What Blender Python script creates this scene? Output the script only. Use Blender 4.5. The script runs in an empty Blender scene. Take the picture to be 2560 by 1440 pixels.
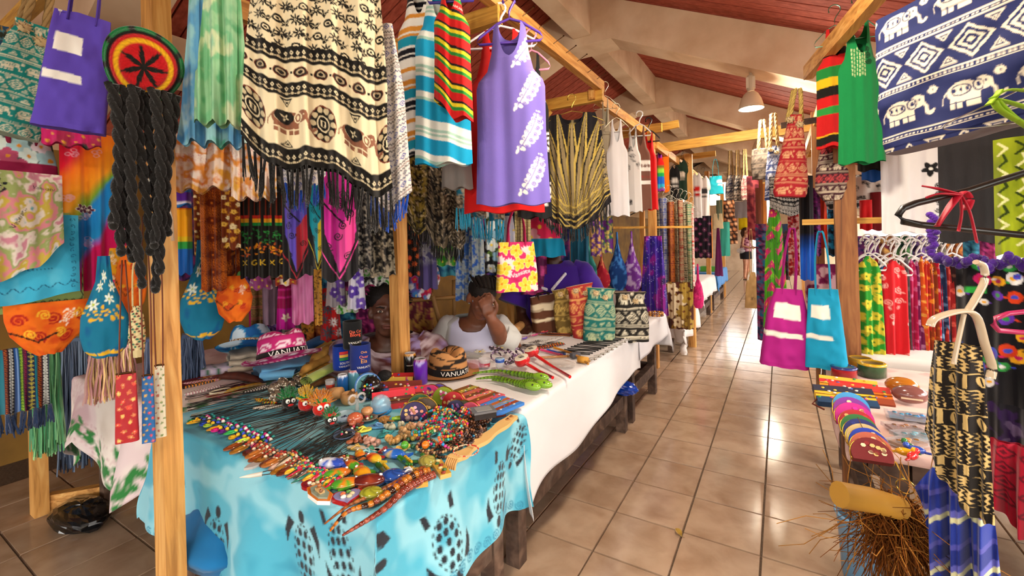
import bpy, math, random
import numpy as np
from mathutils import Vector, Matrix

# ------------------------------------------------------------------ camera, sky, exposure
SC = bpy.context.scene
COL = SC.collection
F_PX = 1111.5                      # focal length in pixels of the 2560 x 1440 frame
PCX, PCY = 1280.0, 599.0           # principal point (shifted lens)
EYE = np.array([0.0, 0.0, 1.5])
def _n(v): return v / np.linalg.norm(v)
_Y = _n(np.array([670.0, -14.0, F_PX])); _X = np.array([1844.0, -38.0, -F_PX])
_X = _n(_X - _Y * (_X @ _Y)); _Z = np.cross(_X, _Y)
RW = np.array([_X, _Y, _Z])        # camera axes (right, down, forward) -> world
RIGHT, DOWN, FWD = RW[:, 0], RW[:, 1], RW[:, 2]
cam = bpy.data.cameras.new('camera'); cam_o = bpy.data.objects.new('camera', cam); COL.objects.link(cam_o)
cam.sensor_width = 36.0; cam.lens = F_PX / 2560 * 36.0
cam.shift_y = -(720 - PCY) / 2560
cam.clip_start = 0.02; cam.clip_end = 300
M = Matrix.Identity(4)
for i in range(3):
    M[i][0] = RIGHT[i]; M[i][1] = -DOWN[i]; M[i][2] = -FWD[i]; M[i][3] = EYE[i]
cam_o.matrix_world = M
SC.camera = cam_o
SC.view_settings.view_transform = 'Standard'; SC.view_settings.look = 'None'
SC.view_settings.gamma = 1.0; SC.view_settings.use_curve_mapping = False
SC.view_settings.exposure = 1.2
W = bpy.data.worlds.new('daylight'); SC.world = W; W.use_nodes = True
bg = W.node_tree.nodes['Background']
bg.inputs['Color'].default_value = (1.0, 0.965, 0.91, 1); bg.inputs['Strength'].default_value = 3.2
sun = bpy.data.lights.new('sun', 'SUN'); sun.energy = 2.2; sun.angle = math.radians(25); sun.color = (1, .93, .82)
sun_o = bpy.data.objects.new('sun', sun); COL.objects.link(sun_o)
sun_o.rotation_euler = Vector((-0.9, 0.12, -0.5)).to_track_quat('-Z', 'Y').to_euler()
sun_o.location = (6, -5, 5)

# ------------------------------------------------------------------ helpers
def K(h, m=1.0):
    h = h.lstrip('#'); c = np.array([int(h[i:i+2], 16) / 255 for i in (0, 2, 4)])
    return np.where(c <= .04045, c / 12.92, ((c + .055) / 1.055) ** 2.4) * m
BLACK, WHITE = K('15130f'), K('f4f1ea')
def ray(px, py): return RW @ np.array([(px - PCX) / F_PX, (py - PCY) / F_PX, 1.0])
def at(px, py, d): return EYE + ray(px, py) * d
def onZ(px, py, z): r = ray(px, py); return EYE + r * ((z - EYE[2]) / r[2])
def onY(px, py, y): r = ray(px, py); return EYE + r * (y / r[1])
def onX(px, py, x): r = ray(px, py); return EYE + r * (x / r[0])
def yaw_to_eye(px):
    r = ray(px, 599); return math.atan2(-r[0], r[1])
def box(x0, y0, x1, y1, d, yo=0.0):
    """top-centre point, yaw, width and height of a hanging thing seen in a picture box at distance d"""
    cx = (x0 + x1) / 2; yaw = yaw_to_eye(cx) + math.radians(yo)
    a = np.array([math.cos(yaw), math.sin(yaw), 0]); camx = (cx - PCX) / F_PX
    k = F_PX / d * abs(a @ RIGHT - camx * (a @ FWD))
    return at(cx, y0, d), yaw, (x1 - x0) / k, (y1 - y0) * d / F_PX

def rotm(yaw=0, pitch=0, roll=0):
    return np.array((Matrix.Rotation(yaw, 3, 'Z') @ Matrix.Rotation(pitch, 3, 'X') @ Matrix.Rotation(roll, 3, 'Y')))

class MB:
    def __init__(s): s.V = []; s.F = []; s.C = []; s.S = []; s.n = 0
    def add(s, V, F, c, smooth=True):
        V = np.asarray(V, float).reshape(-1, 3); c = np.asarray(c, float)
        if c.ndim == 1: c = np.tile(c, (len(V), 1))
        s.V.append(V); s.C.append(c.reshape(-1, 3))
        for f in F: s.F.append(np.asarray(f, int) + s.n); s.S.append(smooth)
        s.n += len(V); return s
    def grid(s, P, C, closeu=False, smooth=True):
        nv, nu = P.shape[:2]; I = np.arange(nv * nu).reshape(nv, nu)
        if closeu: I = np.concatenate([I, I[:, :1]], 1)
        Q = np.stack([I[:-1, :-1], I[1:, :-1], I[1:, 1:], I[:-1, 1:]], -1).reshape(-1, 4)
        C = np.asarray(C, float)
        if C.ndim == 1: C = np.tile(C, (nv * nu, 1))
        s.V.append(P.reshape(-1, 3)); s.C.append(C.reshape(-1, 3))
        s.F.append(Q + s.n); s.S.append(smooth); s.n += nv * nu; return s
    def box(s, c, size, col, R=None, bev=0):
        h = np.asarray(size) / 2.0
        V = np.array([[x, y, z] for x in (-1, 1) for y in (-1, 1) for z in (-1, 1)]) * h
        if R is not None: V = V @ np.asarray(R).T
        return s.add(V + np.asarray(c), [(0, 1, 3, 2), (4, 6, 7, 5), (0, 4, 5, 1), (2, 3, 7, 6), (0, 2, 6, 4), (1, 5, 7, 3)], col, False)
    def beam(s, a, b, w, h, col, up=(0, 0, 1)):
        a, b = np.asarray(a, float), np.asarray(b, float); d = b - a; L = np.linalg.norm(d); d = d / L
        u = np.asarray(up, float); x = np.cross(d, u); x /= np.linalg.norm(x); u = np.cross(x, d)
        return s.box((a + b) / 2, (w, L, h), col, np.stack([x, d, u], 1))
    def tube(s, pts, r, col, n=6, closed=False, flat=1.0):
        P = np.asarray(pts, float); m = len(P); r = np.full(m, r) if np.isscalar(r) else np.asarray(r, float)
        T = np.gradient(P, axis=0) if not closed else np.roll(P, -1, 0) - np.roll(P, 1, 0)
        T /= np.linalg.norm(T, axis=1)[:, None] + 1e-9
        ref = np.array([0, 0, 1.0]) if abs(T[:, 2]).mean() < .8 else np.array([1.0, 0, 0])
        A = np.cross(T, ref); A /= np.linalg.norm(A, axis=1)[:, None] + 1e-9; B = np.cross(A, T)
        t = np.linspace(0, 2 * math.pi, n, False)
        G = P[:, None] + r[:, None, None] * (A[:, None] * np.cos(t)[None, :, None] + B[:, None] * np.sin(t)[None, :, None] * flat)
        C = np.asarray(col, float); C = np.tile(C, (m, n, 1)) if C.ndim == 1 else np.repeat(C[:, None], n, 1)
        if closed: G = np.concatenate([G, G[:1]]); C = np.concatenate([C, C[:1]])
        base = s.n; s.grid(G, C, closeu=True)
        if not closed:
            s.F.append(np.array([[base + i for i in range(n)][::-1]])); s.S.append(False)
            s.F.append(np.array([[base + (m - 1) * n + i for i in range(n)]])); s.S.append(False)
        return s
    def lathe(s, prof, col, n=16, at=(0, 0, 0), R=None, sx=1, sy=1):
        p = np.asarray(prof, float); t = np.linspace(0, 2 * math.pi, n, False)
        G = np.stack([p[:, :1] * np.cos(t) * sx, p[:, :1] * np.sin(t) * sy, np.tile(p[:, 1:2], (1, n))], -1)
        if R is not None: G = G @ np.asarray(R).T
        C = np.asarray(col, float); C = C if C.ndim == 1 else (np.repeat(C[:, None], n, 1) if C.ndim == 2 else C)
        return s.grid(G + np.asarray(at), C, closeu=True)
    def ell(s, c, r, col, nu=12, nv=8, R=None):
        v = np.linspace(0.02, math.pi - .02, nv); p = np.stack([np.sin(v), np.cos(v)], 1)
        t = np.linspace(0, 2 * math.pi, nu, False); r = np.broadcast_to(np.asarray(r, float), (3,))
        G = np.stack([p[:, :1] * np.cos(t), p[:, :1] * np.sin(t), np.tile(p[:, 1:], (1, nu))], -1) * r
        if R is not None: G = G @ np.asarray(R).T
        return s.grid(G + np.asarray(c), col, closeu=True)
    def prism(s, poly, z0, z1, col, fn=None, side=None):
        p = np.asarray(poly, float); m = len(p)
        V = np.concatenate([np.c_[p, np.full(m, z0)], np.c_[p, np.full(m, z1)]])
        if fn is not None: V = fn(V)
        F = [tuple(range(m))[::-1], tuple(range(m, 2 * m))]
        F2 = [(i, (i + 1) % m, m + (i + 1) % m, m + i) for i in range(m)]
        s.add(V, F, col, False)
        return s.add(V, F2, col if side is None else side, False)
    def build(s, name, mat, parent=None, loc=None, rz=0.0):
        me = bpy.data.meshes.new(name)
        V = np.concatenate(s.V).astype(np.float32); C = np.concatenate(s.C)
        Fs, Ss = [], []
        for f, sm in zip(s.F, s.S):
            f = np.atleast_2d(f); Fs.append(f); Ss.append(np.full(len(f), sm))
        cnt = np.concatenate([np.full(len(f), f.shape[1]) for f in Fs]); idx = np.concatenate([f.ravel() for f in Fs])
        me.vertices.add(len(V)); me.vertices.foreach_set('co', V.ravel())
        me.loops.add(len(idx)); me.loops.foreach_set('vertex_index', idx.astype(np.int32))
        me.polygons.add(len(cnt)); st = np.concatenate([[0], np.cumsum(cnt)[:-1]])
        me.polygons.foreach_set('loop_start', st.astype(np.int32))
        me.polygons.foreach_set('use_smooth', np.concatenate(Ss))
        me.update(calc_edges=True)
        at_ = me.color_attributes.new('Col', 'FLOAT_COLOR', 'POINT')
        at_.data.foreach_set('color', np.c_[C, np.ones(len(C))].astype(np.float32).ravel())
        me.materials.append(mat if not isinstance(mat, str) else MAT[mat])
        o = bpy.data.objects.new(name, me); COL.objects.link(o)
        if parent is not None: o.parent = parent
        if loc is not None: o.location = tuple(loc)
        if rz: o.rotation_euler = (0, 0, rz)
        return o

def tag(o, label=None, cat=None, group=None, kind=None):
    if label: o['label'] = label
    if cat: o['category'] = cat
    if group: o['group'] = group
    if kind: o['kind'] = kind
    return o
def thing(name, label, cat, loc=(0, 0, 0), rz=0.0, group=None):
    o = bpy.data.objects.new(name, None); COL.objects.link(o); o.empty_display_size = .05
    o.location = tuple(loc); o.rotation_euler = (0, 0, rz); return tag(o, label, cat, group)
def inst(src, parent=None, loc=None, rot=None, scale=None):
    o = src.copy(); COL.objects.link(o)
    if parent is not None: o.parent = parent
    if loc is not None: o.location = tuple(loc)
    if rot is not None: o.rotation_euler = rot
    if scale is not None: o.scale = scale
    return o
def clone(root, loc, rz=0.0, label=None, group=None, scale=None):
    r = root.copy(); COL.objects.link(r); r.location = tuple(loc); r.rotation_euler = (0, 0, rz)
    if scale: r.scale = scale
    if label: r['label'] = label
    if group: r['group'] = group
    for ch in list(root.children):
        c = ch.copy(); COL.objects.link(c); c.parent = r
        for g in list(ch.children):
            e = g.copy(); COL.objects.link(e); e.parent = c
    return r

# ------------------------------------------------------------------ materials
MAT = {}
def vc(name, rough=.85, spec=.3, sheen=0, metal=0, coat=0, bump=0, bscale=400, sss=0, alpha=None, trans=0):
    m = bpy.data.materials.new(name); m.use_nodes = True; nt = m.node_tree; b = nt.nodes['Principled BSDF']
    a = nt.nodes.new('ShaderNodeVertexColor'); a.layer_name = 'Col'
    nt.links.new(a.outputs['Color'], b.inputs['Base Color'])
    b.inputs['Roughness'].default_value = rough; b.inputs['Specular IOR Level'].default_value = spec
    b.inputs['Metallic'].default_value = metal; b.inputs['Coat Weight'].default_value = coat
    b.inputs['Sheen Weight'].default_value = sheen; b.inputs['Transmission Weight'].default_value = trans
    if sss:
        b.inputs['Subsurface Weight'].default_value = sss; b.inputs['Subsurface Radius'].default_value = (.02, .008, .004); b.inputs['Subsurface Scale'].default_value = .3
    if alpha is not None: b.inputs['Alpha'].default_value = alpha
    if bump:
        tc = nt.nodes.new('ShaderNodeTexCoord'); n = nt.nodes.new('ShaderNodeTexNoise'); n.inputs['Scale'].default_value = bscale; n.inputs['Detail'].default_value = 2
        bp = nt.nodes.new('ShaderNodeBump'); bp.inputs['Strength'].default_value = bump; bp.inputs['Distance'].default_value = .004
        nt.links.new(tc.outputs['Object'], n.inputs['Vector']); nt.links.new(n.outputs['Fac'], bp.inputs['Height']); nt.links.new(bp.outputs['Normal'], b.inputs['Normal'])
    MAT[name] = m; return m
vc('fabric', .9, .15, sheen=.15, bump=.16, bscale=420); vc('satin', .55, .4, bump=.15, bscale=90)
vc('canvas', .8, .25, bump=.15, bscale=600); vc('plastic', .35, .5); vc('gloss', .18, .5, coat=.5); vc('metal', .28, .5, metal=1)
vc('skin', .48, .4, sss=.08, bump=.08, bscale=60); vc('hair', .75, .3, bump=.9, bscale=120); vc('yarn', .95, .1, sheen=.3, bump=.8, bscale=180)
vc('paint', .6, .3); vc('foil', .12, .6, alpha=.38); vc('clear', .05, .5, trans=.9); vc('leather', .5, .4, bump=.2, bscale=150)
vc('rope', .95, .1, bump=.6, bscale=300)

def nodes_mat(name, rough, ramp, scale=(1, 1, 1), noise=4.0, detail=4, dist=0.0, bump=.15, spec=.4, rvar=0.0, coords='Object', rand=0.0, coat=0.0, blotch=None):
    """stretched-noise material: wood grain, plaster, tile"""
    m = bpy.data.materials.new(name); m.use_nodes = True; nt = m.node_tree; b = nt.nodes['Principled BSDF']; L = nt.links.new
    tc = nt.nodes.new('ShaderNodeTexCoord'); mp = nt.nodes.new('ShaderNodeMapping'); mp.inputs['Scale'].default_value = scale
    n = nt.nodes.new('ShaderNodeTexNoise'); n.inputs['Scale'].default_value = noise; n.inputs['Detail'].default_value = detail; n.inputs['Distortion'].default_value = dist
    cr = nt.nodes.new('ShaderNodeValToRGB'); el = cr.color_ramp.elements
    el[0].position, el[1].position = ramp[0][0], ramp[-1][0]
    el[0].color = (*ramp[0][1], 1); el[1].color = (*ramp[-1][1], 1)
    for p, c in ramp[1:-1]:
        e = el.new(p); e.color = (*c, 1)
    L(tc.outputs[coords], mp.inputs['Vector']); L(n.outputs['Fac'], cr.inputs['Fac'])
    oi = nt.nodes.new('ShaderNodeObjectInfo'); ad = nt.nodes.new('ShaderNodeVectorMath'); ad.operation = 'ADD'
    mu = nt.nodes.new('ShaderNodeMath'); mu.operation = 'MULTIPLY'; mu.inputs[1].default_value = 37.0
    L(oi.outputs['Random'], mu.inputs[0]); L(mp.outputs['Vector'], ad.inputs[0]); L(mu.outputs[0], ad.inputs[1]); L(ad.outputs[0], n.inputs['Vector'])
    out = cr.outputs['Color']
    if rand:
        hs = nt.nodes.new('ShaderNodeHueSaturation'); mr = nt.nodes.new('ShaderNodeMapRange')
        mr.inputs['To Min'].default_value = 1 - rand; mr.inputs['To Max'].default_value = 1 + rand
        L(oi.outputs['Random'], mr.inputs['Value']); L(mr.outputs['Result'], hs.inputs['Value']); L(out, hs.inputs['Color']); out = hs.outputs['Color']
    if blotch:
        n2 = nt.nodes.new('ShaderNodeTexNoise'); n2.inputs['Scale'].default_value = blotch[0]; n2.inputs['Detail'].default_value = 5
        r2 = nt.nodes.new('ShaderNodeMapRange'); r2.inputs['From Min'].default_value = .52; r2.inputs['From Max'].default_value = .75; r2.inputs['To Max'].default_value = blotch[2]
        mx = nt.nodes.new('ShaderNodeMix'); mx.data_type = 'RGBA'; mx.inputs['B'].default_value = (*blotch[1], 1)
        L(tc.outputs['Object'], n2.inputs['Vector']); L(n2.outputs['Fac'], r2.inputs['Value']); L(r2.outputs['Result'], mx.inputs['Factor']); L(out, mx.inputs['A']); out = mx.outputs['Result']
    L(out, b.inputs['Base Color'])
    b.inputs['Roughness'].default_value = rough; b.inputs['Specular IOR Level'].default_value = spec; b.inputs['Coat Weight'].default_value = coat
    bp = nt.nodes.new('ShaderNodeBump'); bp.inputs['Strength'].default_value = bump; bp.inputs['Distance'].default_value = .01
    L(n.outputs['Fac'], bp.inputs['Height']); L(bp.outputs['Normal'], b.inputs['Normal'])
    MAT[name] = m; return m
nodes_mat('pine', .6, [(.25, K('8f5a24')), (.5, K('c98f48')), (.75, K('dfae68'))], (14, 14, 1.2), 2.2, 5, 1.2, .12)
nodes_mat('pine_y', .6, [(.25, K('8f5a24')), (.5, K('c98f48')), (.75, K('dfae68'))], (14, 1.2, 14), 2.2, 5, 1.2, .12)
nodes_mat('pine_x', .6, [(.25, K('9a6a2a')), (.5, K('c8943c')), (.75, K('dcb056'))], (1.2, 14, 14), 2.2, 5, 1.2, .12)
nodes_mat('brown_post', .6, [(.25, K('54301a')), (.5, K('855228')), (.75, K('a06c3c'))], (14, 14, 1.2), 2.2, 5, 1.2, .12)
nodes_mat('old_wood', .7, [(.25, K('2a1d16')), (.5, K('4c372b')), (.8, K('7d6250'))], (10, 10, 10), 1.2, 6, .6, .3, blotch=(9, K('87705f'), .5))
nodes_mat('tile', .16, [(.3, K('94775f')), (.55, K('ac9179')), (.8, K('b89f87'))], (3, 3, 3), 2.0, 6, .3, .015, .5, rand=.05, blotch=(14, K('957d68'), .35))
nodes_mat('grout', .9, [(.3, K('4a3c30')), (.7, K('6a5848'))], (20, 20, 20))
nodes_mat('roof', .7, [(.3, K('8e3f31')), (.6, K('ac5443')), (.8, K('b8614f'))], (.7, 22, 22), 1.6, 4, .4, .08, .3, rand=.08)
nodes_mat('plaster', .85, [(.3, K('c9ab8c')), (.55, K('dcc2a4')), (.8, K('e6d2b8'))], (1, 1, 1), 3.0, 8, .2, .06, .2, blotch=(2.2, K('b18763'), .45))
nodes_mat('ground', .95, [(.3, K('8b8578')), (.7, K('a8a294'))], (1, 1, 1), 4)

# ------------------------------------------------------------------ painting on cloth (colour per mesh point)
RNG = np.random.RandomState(7)
def smooth_noise(h, w, fy, fx, seed, octv=3):
    r = np.random.RandomState(int(abs(seed))); out = np.zeros((h, w)); amp = 1; tot = 0
    for o in range(octv):
        gy, gx = int(fy * 2 ** o) + 3, int(fx * 2 ** o) + 3; g = r.rand(gy, gx)
        y = np.linspace(0, gy - 2.001, h); x = np.linspace(0, gx - 2.001, w); yi, xi = y.astype(int), x.astype(int)
        ty, tx = y - yi, x - xi; ty = ty * ty * (3 - 2 * ty); tx = tx * tx * (3 - 2 * tx); ty = ty[:, None]; tx = tx[None]
        a = g[yi][:, xi] * (1 - tx) + g[yi][:, xi + 1] * tx; b = g[yi + 1][:, xi] * (1 - tx) + g[yi + 1][:, xi + 1] * tx
        out += amp * (a * (1 - ty) + b * ty); tot += amp; amp *= .5
    return out / tot
_txt = {}
def text_tris(s):
    if s not in _txt:
        c = bpy.data.curves.new('t', 'FONT'); c.body = s; c.resolution_u = 3; o = bpy.data.objects.new('t', c)
        me = bpy.data.meshes.new_from_object(o); me.calc_loop_triangles()
        V = np.array([v.co[:2] for v in me.vertices]); T = np.array([t.vertices[:] for t in me.loop_triangles])
        V = V - V.min(0); V = V / max(V[:, 0].max(), 1e-6); _txt[s] = (V, T)
        bpy.data.objects.remove(o); bpy.data.curves.remove(c); bpy.data.meshes.remove(me)
    return _txt[s]
class Cv:
    """canvas: x in 0..1, y in 0..asp (downwards)"""
    def __init__(s, w, h, bg):
        s.w, s.h = w, h; s.asp = h / w; s.a = np.tile(np.asarray(bg, float), (h, w, 1))
    def _win(s, x0, y0, x1, y1):
        w = s.w; a, b = max(0, int(x0 * w) - 1), min(s.w, int(x1 * w) + 2); c, d = max(0, int(y0 * w) - 1), min(s.h, int(y1 * w) + 2)
        if a >= b or c >= d: return None
        X, Y = np.meshgrid((np.arange(a, b) + .5) / w, (np.arange(c, d) + .5) / w); return a, b, c, d, X, Y
    def _put(s, win, m, col):
        a, b, c, d = win[:4]; sub = s.a[c:d, a:b]; sub[m] = col
    def rect(s, x0, y0, x1, y1, col):
        w = s._win(x0, y0, x1, y1)
        if w: s._put(w, (w[4] >= x0) & (w[4] < x1) & (w[5] >= y0) & (w[5] < y1), col)
    def ell(s, cx, cy, rx, ry, col, rot=0, inner=0):
        R = max(rx, ry); w = s._win(cx - R, cy - R, cx + R, cy + R)
        if not w: return
        X, Y = w[4] - cx, w[5] - cy; c, n = math.cos(rot), math.sin(rot)
        q = ((X * c + Y * n) / rx) ** 2 + ((-X * n + Y * c) / ry) ** 2; s._put(w, (q <= 1) & (q >= inner * inner), col)
    def poly(s, pts, col):
        p = np.asarray(pts, float); w = s._win(*p.min(0), *p.max(0))
        if not w: return
        X, Y = w[4], w[5]; ins = np.zeros(X.shape, bool); j = len(p) - 1
        for i in range(len(p)):
            xi, yi = p[i]; xj, yj = p[j]
            if yi != yj: ins ^= ((yi > Y) != (yj > Y)) & (X < (xj - xi) * (Y - yi) / (yj - yi) + xi)
            j = i
        s._put(w, ins, col)
    def line(s, pts, wd, col):
        p = np.asarray(pts, float)
        for a, b in zip(p[:-1], p[1:]):
            w = s._win(min(a[0], b[0]) - wd, min(a[1], b[1]) - wd, max(a[0], b[0]) + wd, max(a[1], b[1]) + wd)
            if not w: continue
            d = b - a; L = d @ d + 1e-12; t = np.clip(((w[4] - a[0]) * d[0] + (w[5] - a[1]) * d[1]) / L, 0, 1)
            s._put(w, (w[4] - a[0] - t * d[0]) ** 2 + (w[5] - a[1] - t * d[1]) ** 2 < wd * wd / 4, col)
    def text(s, t, x, y, width, col, rot=0, sh=0):
        V, T = text_tris(t); P = V * width; P = np.c_[P[:, 0] + sh * P[:, 1], -P[:, 1]]; c, n = math.cos(rot), math.sin(rot)
        P = np.c_[P[:, 0] * c - P[:, 1] * n + x, P[:, 0] * n + P[:, 1] * c + y]
        for q in T: s.poly(P[q], col)
    def at(s, U, Vv):
        x = np.clip((U * s.w).astype(int), 0, s.w - 1); y = np.clip((Vv * s.h).astype(int), 0, s.h - 1); return s.a[y, x]

def ctint(c, k): return np.clip(np.asarray(c) * k, 0, 1)
def elephant(cv, x, y, s, col, bgc, flip=1):
    e = lambda dx, dy, rx, ry, c, r=0: cv.ell(x + flip * dx * s, y + dy * s, rx * s, ry * s, c, r * flip)
    e(0, -.03, .33, .22, col); e(.36, -.1, .15, .15, col)
    for lx in (-.22, -.08, .1, .23): cv.rect(*sorted((x + flip * (lx - .055) * s, x + flip * (lx + .055) * s))[:1], y, max(x + flip * (lx - .055) * s, x + flip * (lx + .055) * s), y + .33 * s, col)
    cv.line([(x + flip * q[0] * s, y + q[1] * s) for q in [(.46, -.06), (.53, .08), (.54, .2), (.6, .26), (.67, .2)]], .07 * s, col)
    cv.line([(x + flip * q[0] * s, y + q[1] * s) for q in [(-.32, -.08), (-.4, .04), (-.41, .18)]], .025 * s, col)
    e(.27, -.08, .1, .13, bgc); e(.27, -.08, .07, .1, col); e(.27, -.08, .035, .055, bgc); e(.41, -.13, .022, .022, bgc)
    e(-.06, -.06, .2, .13, bgc); e(-.06, -.06, .165, .1, col)
    for k in range(3): e(-.18 + .12 * k, -.06, .03, .055, bgc)
    for lx in (-.15, .16): cv.line([(x + flip * (lx - .13) * s, y + .2 * s), (x + flip * (lx + .13) * s, y + .2 * s)], .022 * s, bgc)
def diamond(cv, x, y, s, col, bgc, n=3):
    for k in range(n * 2 - 1):
        q = s * (1 - k / (n * 2 - 1)); cv.poly([(x - q, y), (x, y - q), (x + q, y), (x, y + q)], col if k % 2 == 0 else bgc)
def tri(cv, x, y, s, col, bgc, up=1):
    for k, c in ((1, col), (.62, bgc), (.34, col)): cv.poly([(x - s * k, y + up * s * .7 * k), (x + s * k, y + up * s * .7 * k), (x, y - up * s * .7 * k)], c)
def flower(cv, x, y, r, col, mid, n=5, rot=0, w=.42, edge=None):
    for k in range(n):
        t = rot + 2 * math.pi * k / n
        if edge is not None: cv.ell(x + .55 * r * math.cos(t), y + .55 * r * math.sin(t), .55 * r, w * r * 1.15, edge, t)
        cv.ell(x + .52 * r * math.cos(t), y + .52 * r * math.sin(t), .48 * r, w * r, col, t)
    cv.ell(x, y, .2 * r, .2 * r, mid)
def leaf(cv, x, y, r, col, rot, vein=None):
    c, n = math.cos(rot), math.sin(rot); T = lambda a, b: (x + r * (a * c - b * n), y + r * (a * n + b * c))
    cv.poly([T(0, 0), T(.3, .2), (T(.65, .2)), T(1, 0), T(.65, -.2), T(.3, -.2)], col)
    if vein is not None: cv.line([T(0, 0), T(1, 0)], r * .05, vein)
def spiral(cv, x, y, r, col, wd, turns=2, rot=0, dirn=1):
    t = np.linspace(.3, turns * 2 * math.pi, 14 * turns); q = r * t / t[-1]
    cv.line(np.c_[x + q * np.cos(rot + dirn * t), y + q * np.sin(rot + dirn * t)], wd, col)
def turtle(cv, x, y, s, col, bgc, rot=0):
    c, n = math.cos(rot), math.sin(rot); T = lambda a, b: (x + s * (.8 * a * c - b * n), y + s * (.8 * a * n + b * c))
    E = lambda a, b, rx, ry, cc, r=0: cv.ell(*T(a, b), rx * s, ry * s, cc, rot + r)
    t = np.linspace(0, 2 * math.pi, 40)
    for k in range(0, 40, 2): cv.line([T(.36 * math.cos(t[k]), .5 * math.sin(t[k])), T(.36 * math.cos(t[k] + .09), .5 * math.sin(t[k] + .09))], .035 * s, col)
    E(0, -.64, .085, .11, col)
    for sg in (-1, 1):
        cv.poly([T(sg * .28, -.5), T(sg * .46, -.6), T(sg * .6, -.35), T(sg * .58, -.1), T(sg * .46, -.32)], col)
        cv.poly([T(sg * .26, .5), T(sg * .4, .48), T(sg * .44, .76), T(sg * .3, .72)], col)
    for row, (by, xs) in enumerate([(-.36, (-.1, .1)), (-.17, (-.22, 0, .22)), (.03, (-.24, 0, .24)), (.22, (-.18, .0, .18)), (.39, (-.08, .1))]):
        for bx_ in xs: cv.poly([T(bx_ - .075, by - .02), T(bx_ - .02, by - .08), T(bx_ + .06, by - .055), T(bx_ + .07, by + .03), T(bx_, by + .075), T(bx_ - .065, by + .05)], col)

def P_eleph(w, h, bgc, fg, s=.36, seed=0, start=0, fg2=None, seq=(0, 1, 2)):
    cv = Cv(w, h, bgc); y = -.02; k = start; fg2 = fg if fg2 is None else fg2
    while y < cv.asp:
        kind = seq[k % len(seq)]
        if kind == 0:
            for i in range(-1, int(1 / s) + 2): elephant(cv, (i + .45) * s, y + .36 * s, s * .8, fg, bgc)
            for i in range(-1, int(1 / s) + 2): flower(cv, (i + .98) * s, y + .16 * s, s * .08, fg, bgc, 6)
            y += .78 * s
        elif kind == 1:
            for i in range(int(1.4 / s) + 2):
                X = (i * .72 + .2) * s; diamond(cv, X, y + .36 * s, s * .33, fg2, bgc, 3); tri(cv, X + .36 * s, y + .12 * s, .13 * s, fg2, bgc, -1); tri(cv, X + .36 * s, y + .6 * s, .13 * s, fg2, bgc, 1)
            y += .74 * s
        else:
            for i in range(int(2.4 / s) + 2): tri(cv, (i * .42 + .1) * s, y + .2 * s, .17 * s, fg, bgc, 1 if i % 2 else -1)
            y += .42 * s
        for q, wd in ((.0, .03), (.1, .022)): cv.rect(0, y + q * s, 1, y + (q + wd) * s, fg)
        for i in range(int(1 / (.07 * s)) + 1): cv.rect(i * .07 * s, y + .045 * s, i * .07 * s + .035 * s, y + .085 * s, fg)
        y += .15 * s; k += 1
    return cv
def P_floral(w, h, bgc, cols, mid, n=14, r=.16, seed=1, leafc=None, edge=None, petals=5, pw=.42):
    cv = Cv(w, h, bgc); R = np.random.RandomState(int(abs(seed)))
    m = int(math.ceil(math.sqrt(n * cv.asp))); k = max(1, int(round(n / m))); pts = []
    for i in range(m):
        for j in range(k): pts.append(((j + .5 + (.25 if i % 2 else -.15)) / k + R.uniform(-.1, .1) / k, (i + .5 + R.uniform(-.2, .2)) / m * cv.asp))
    if leafc is not None:
        for (x, y) in pts:
            for q in range(3): leaf(cv, x, y, r * R.uniform(1.1, 1.8), leafc[R.randint(len(leafc))], R.uniform(0, 6.28), ctint(bgc, .8))
    for i, (x, y) in enumerate(pts): flower(cv, x, y, r * R.uniform(.75, 1.15), cols[i % len(cols)], mid, petals, R.uniform(0, 6), pw, edge)
    return cv
def P_tie(w, h, cols, seed=1, fx=3, fy=4, speck=None, streak=False):
    cv = Cv(w, h, cols[0]); n = smooth_noise(h, w, fy, fx, seed, 4)
    n = (n - n.min()) / (n.max() - n.min()); x = n * (len(cols) - 1) * .999; i = x.astype(int); t = (x - i)[..., None]; t = np.clip((t - .25) / .5, 0, 1)
    C = np.array(cols); cv.a = C[i] * (1 - t) + C[np.minimum(i + 1, len(cols) - 1)] * t
    if speck is not None:
        m = (np.random.RandomState(seed + 5).rand(h, w) > .9) & (smooth_noise(h, w, fy * 2, fx * 2, seed + 9) > .52); cv.a[m] = speck
    return cv
def P_stripes(w, h, seq, tilt=0):
    """seq of (thickness, colour), repeated down the cloth"""
    cv = Cv(w, h, seq[0][1]); y = 0; k = 0
    while y < cv.asp + .5 * abs(tilt):
        t, c = seq[k % len(seq)]
        cv.poly([(-.01, y), (1.01, y - tilt), (1.01, y + t - tilt), (-.01, y + t)], c); y += t; k += 1
    return cv
def P_tapa(w, h, bgc, fg, seed=2, n=5):
    cv = Cv(w, h, bgc); R = np.random.RandomState(int(abs(seed))); y = 0; k = 0
    while y < cv.asp:
        bh = R.uniform(.16, .3)
        if k % 3 == 2:
            for i in range(3): 
                x = (i + .5) / 3; cv.rect(x - .15, y, x + .12, y + bh, fg); cv.ell(x - .02, y + bh / 2, .05, bh * .38, bgc, .3 - .3 * i); cv.line([(x - .03, y + bh * .25), (x, y + bh * .75)], .02, fg)
        else:
            m = R.randint(3, 6)
            for i in range(m * 2):
                x0 = i / m / 2; pts = [(x0 + .5 / m * (j % 2) * .55 + R.uniform(-.015, .015), y + bh * j / 6) for j in range(7)]
                cv.line(pts, R.uniform(.025, .055), fg)
        y += bh; cv.line([(t, y + .012 * math.sin(t * 30 + k)) for t in np.linspace(0, 1, 20)], .03, fg); y += .03; k += 1
    return cv
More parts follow.
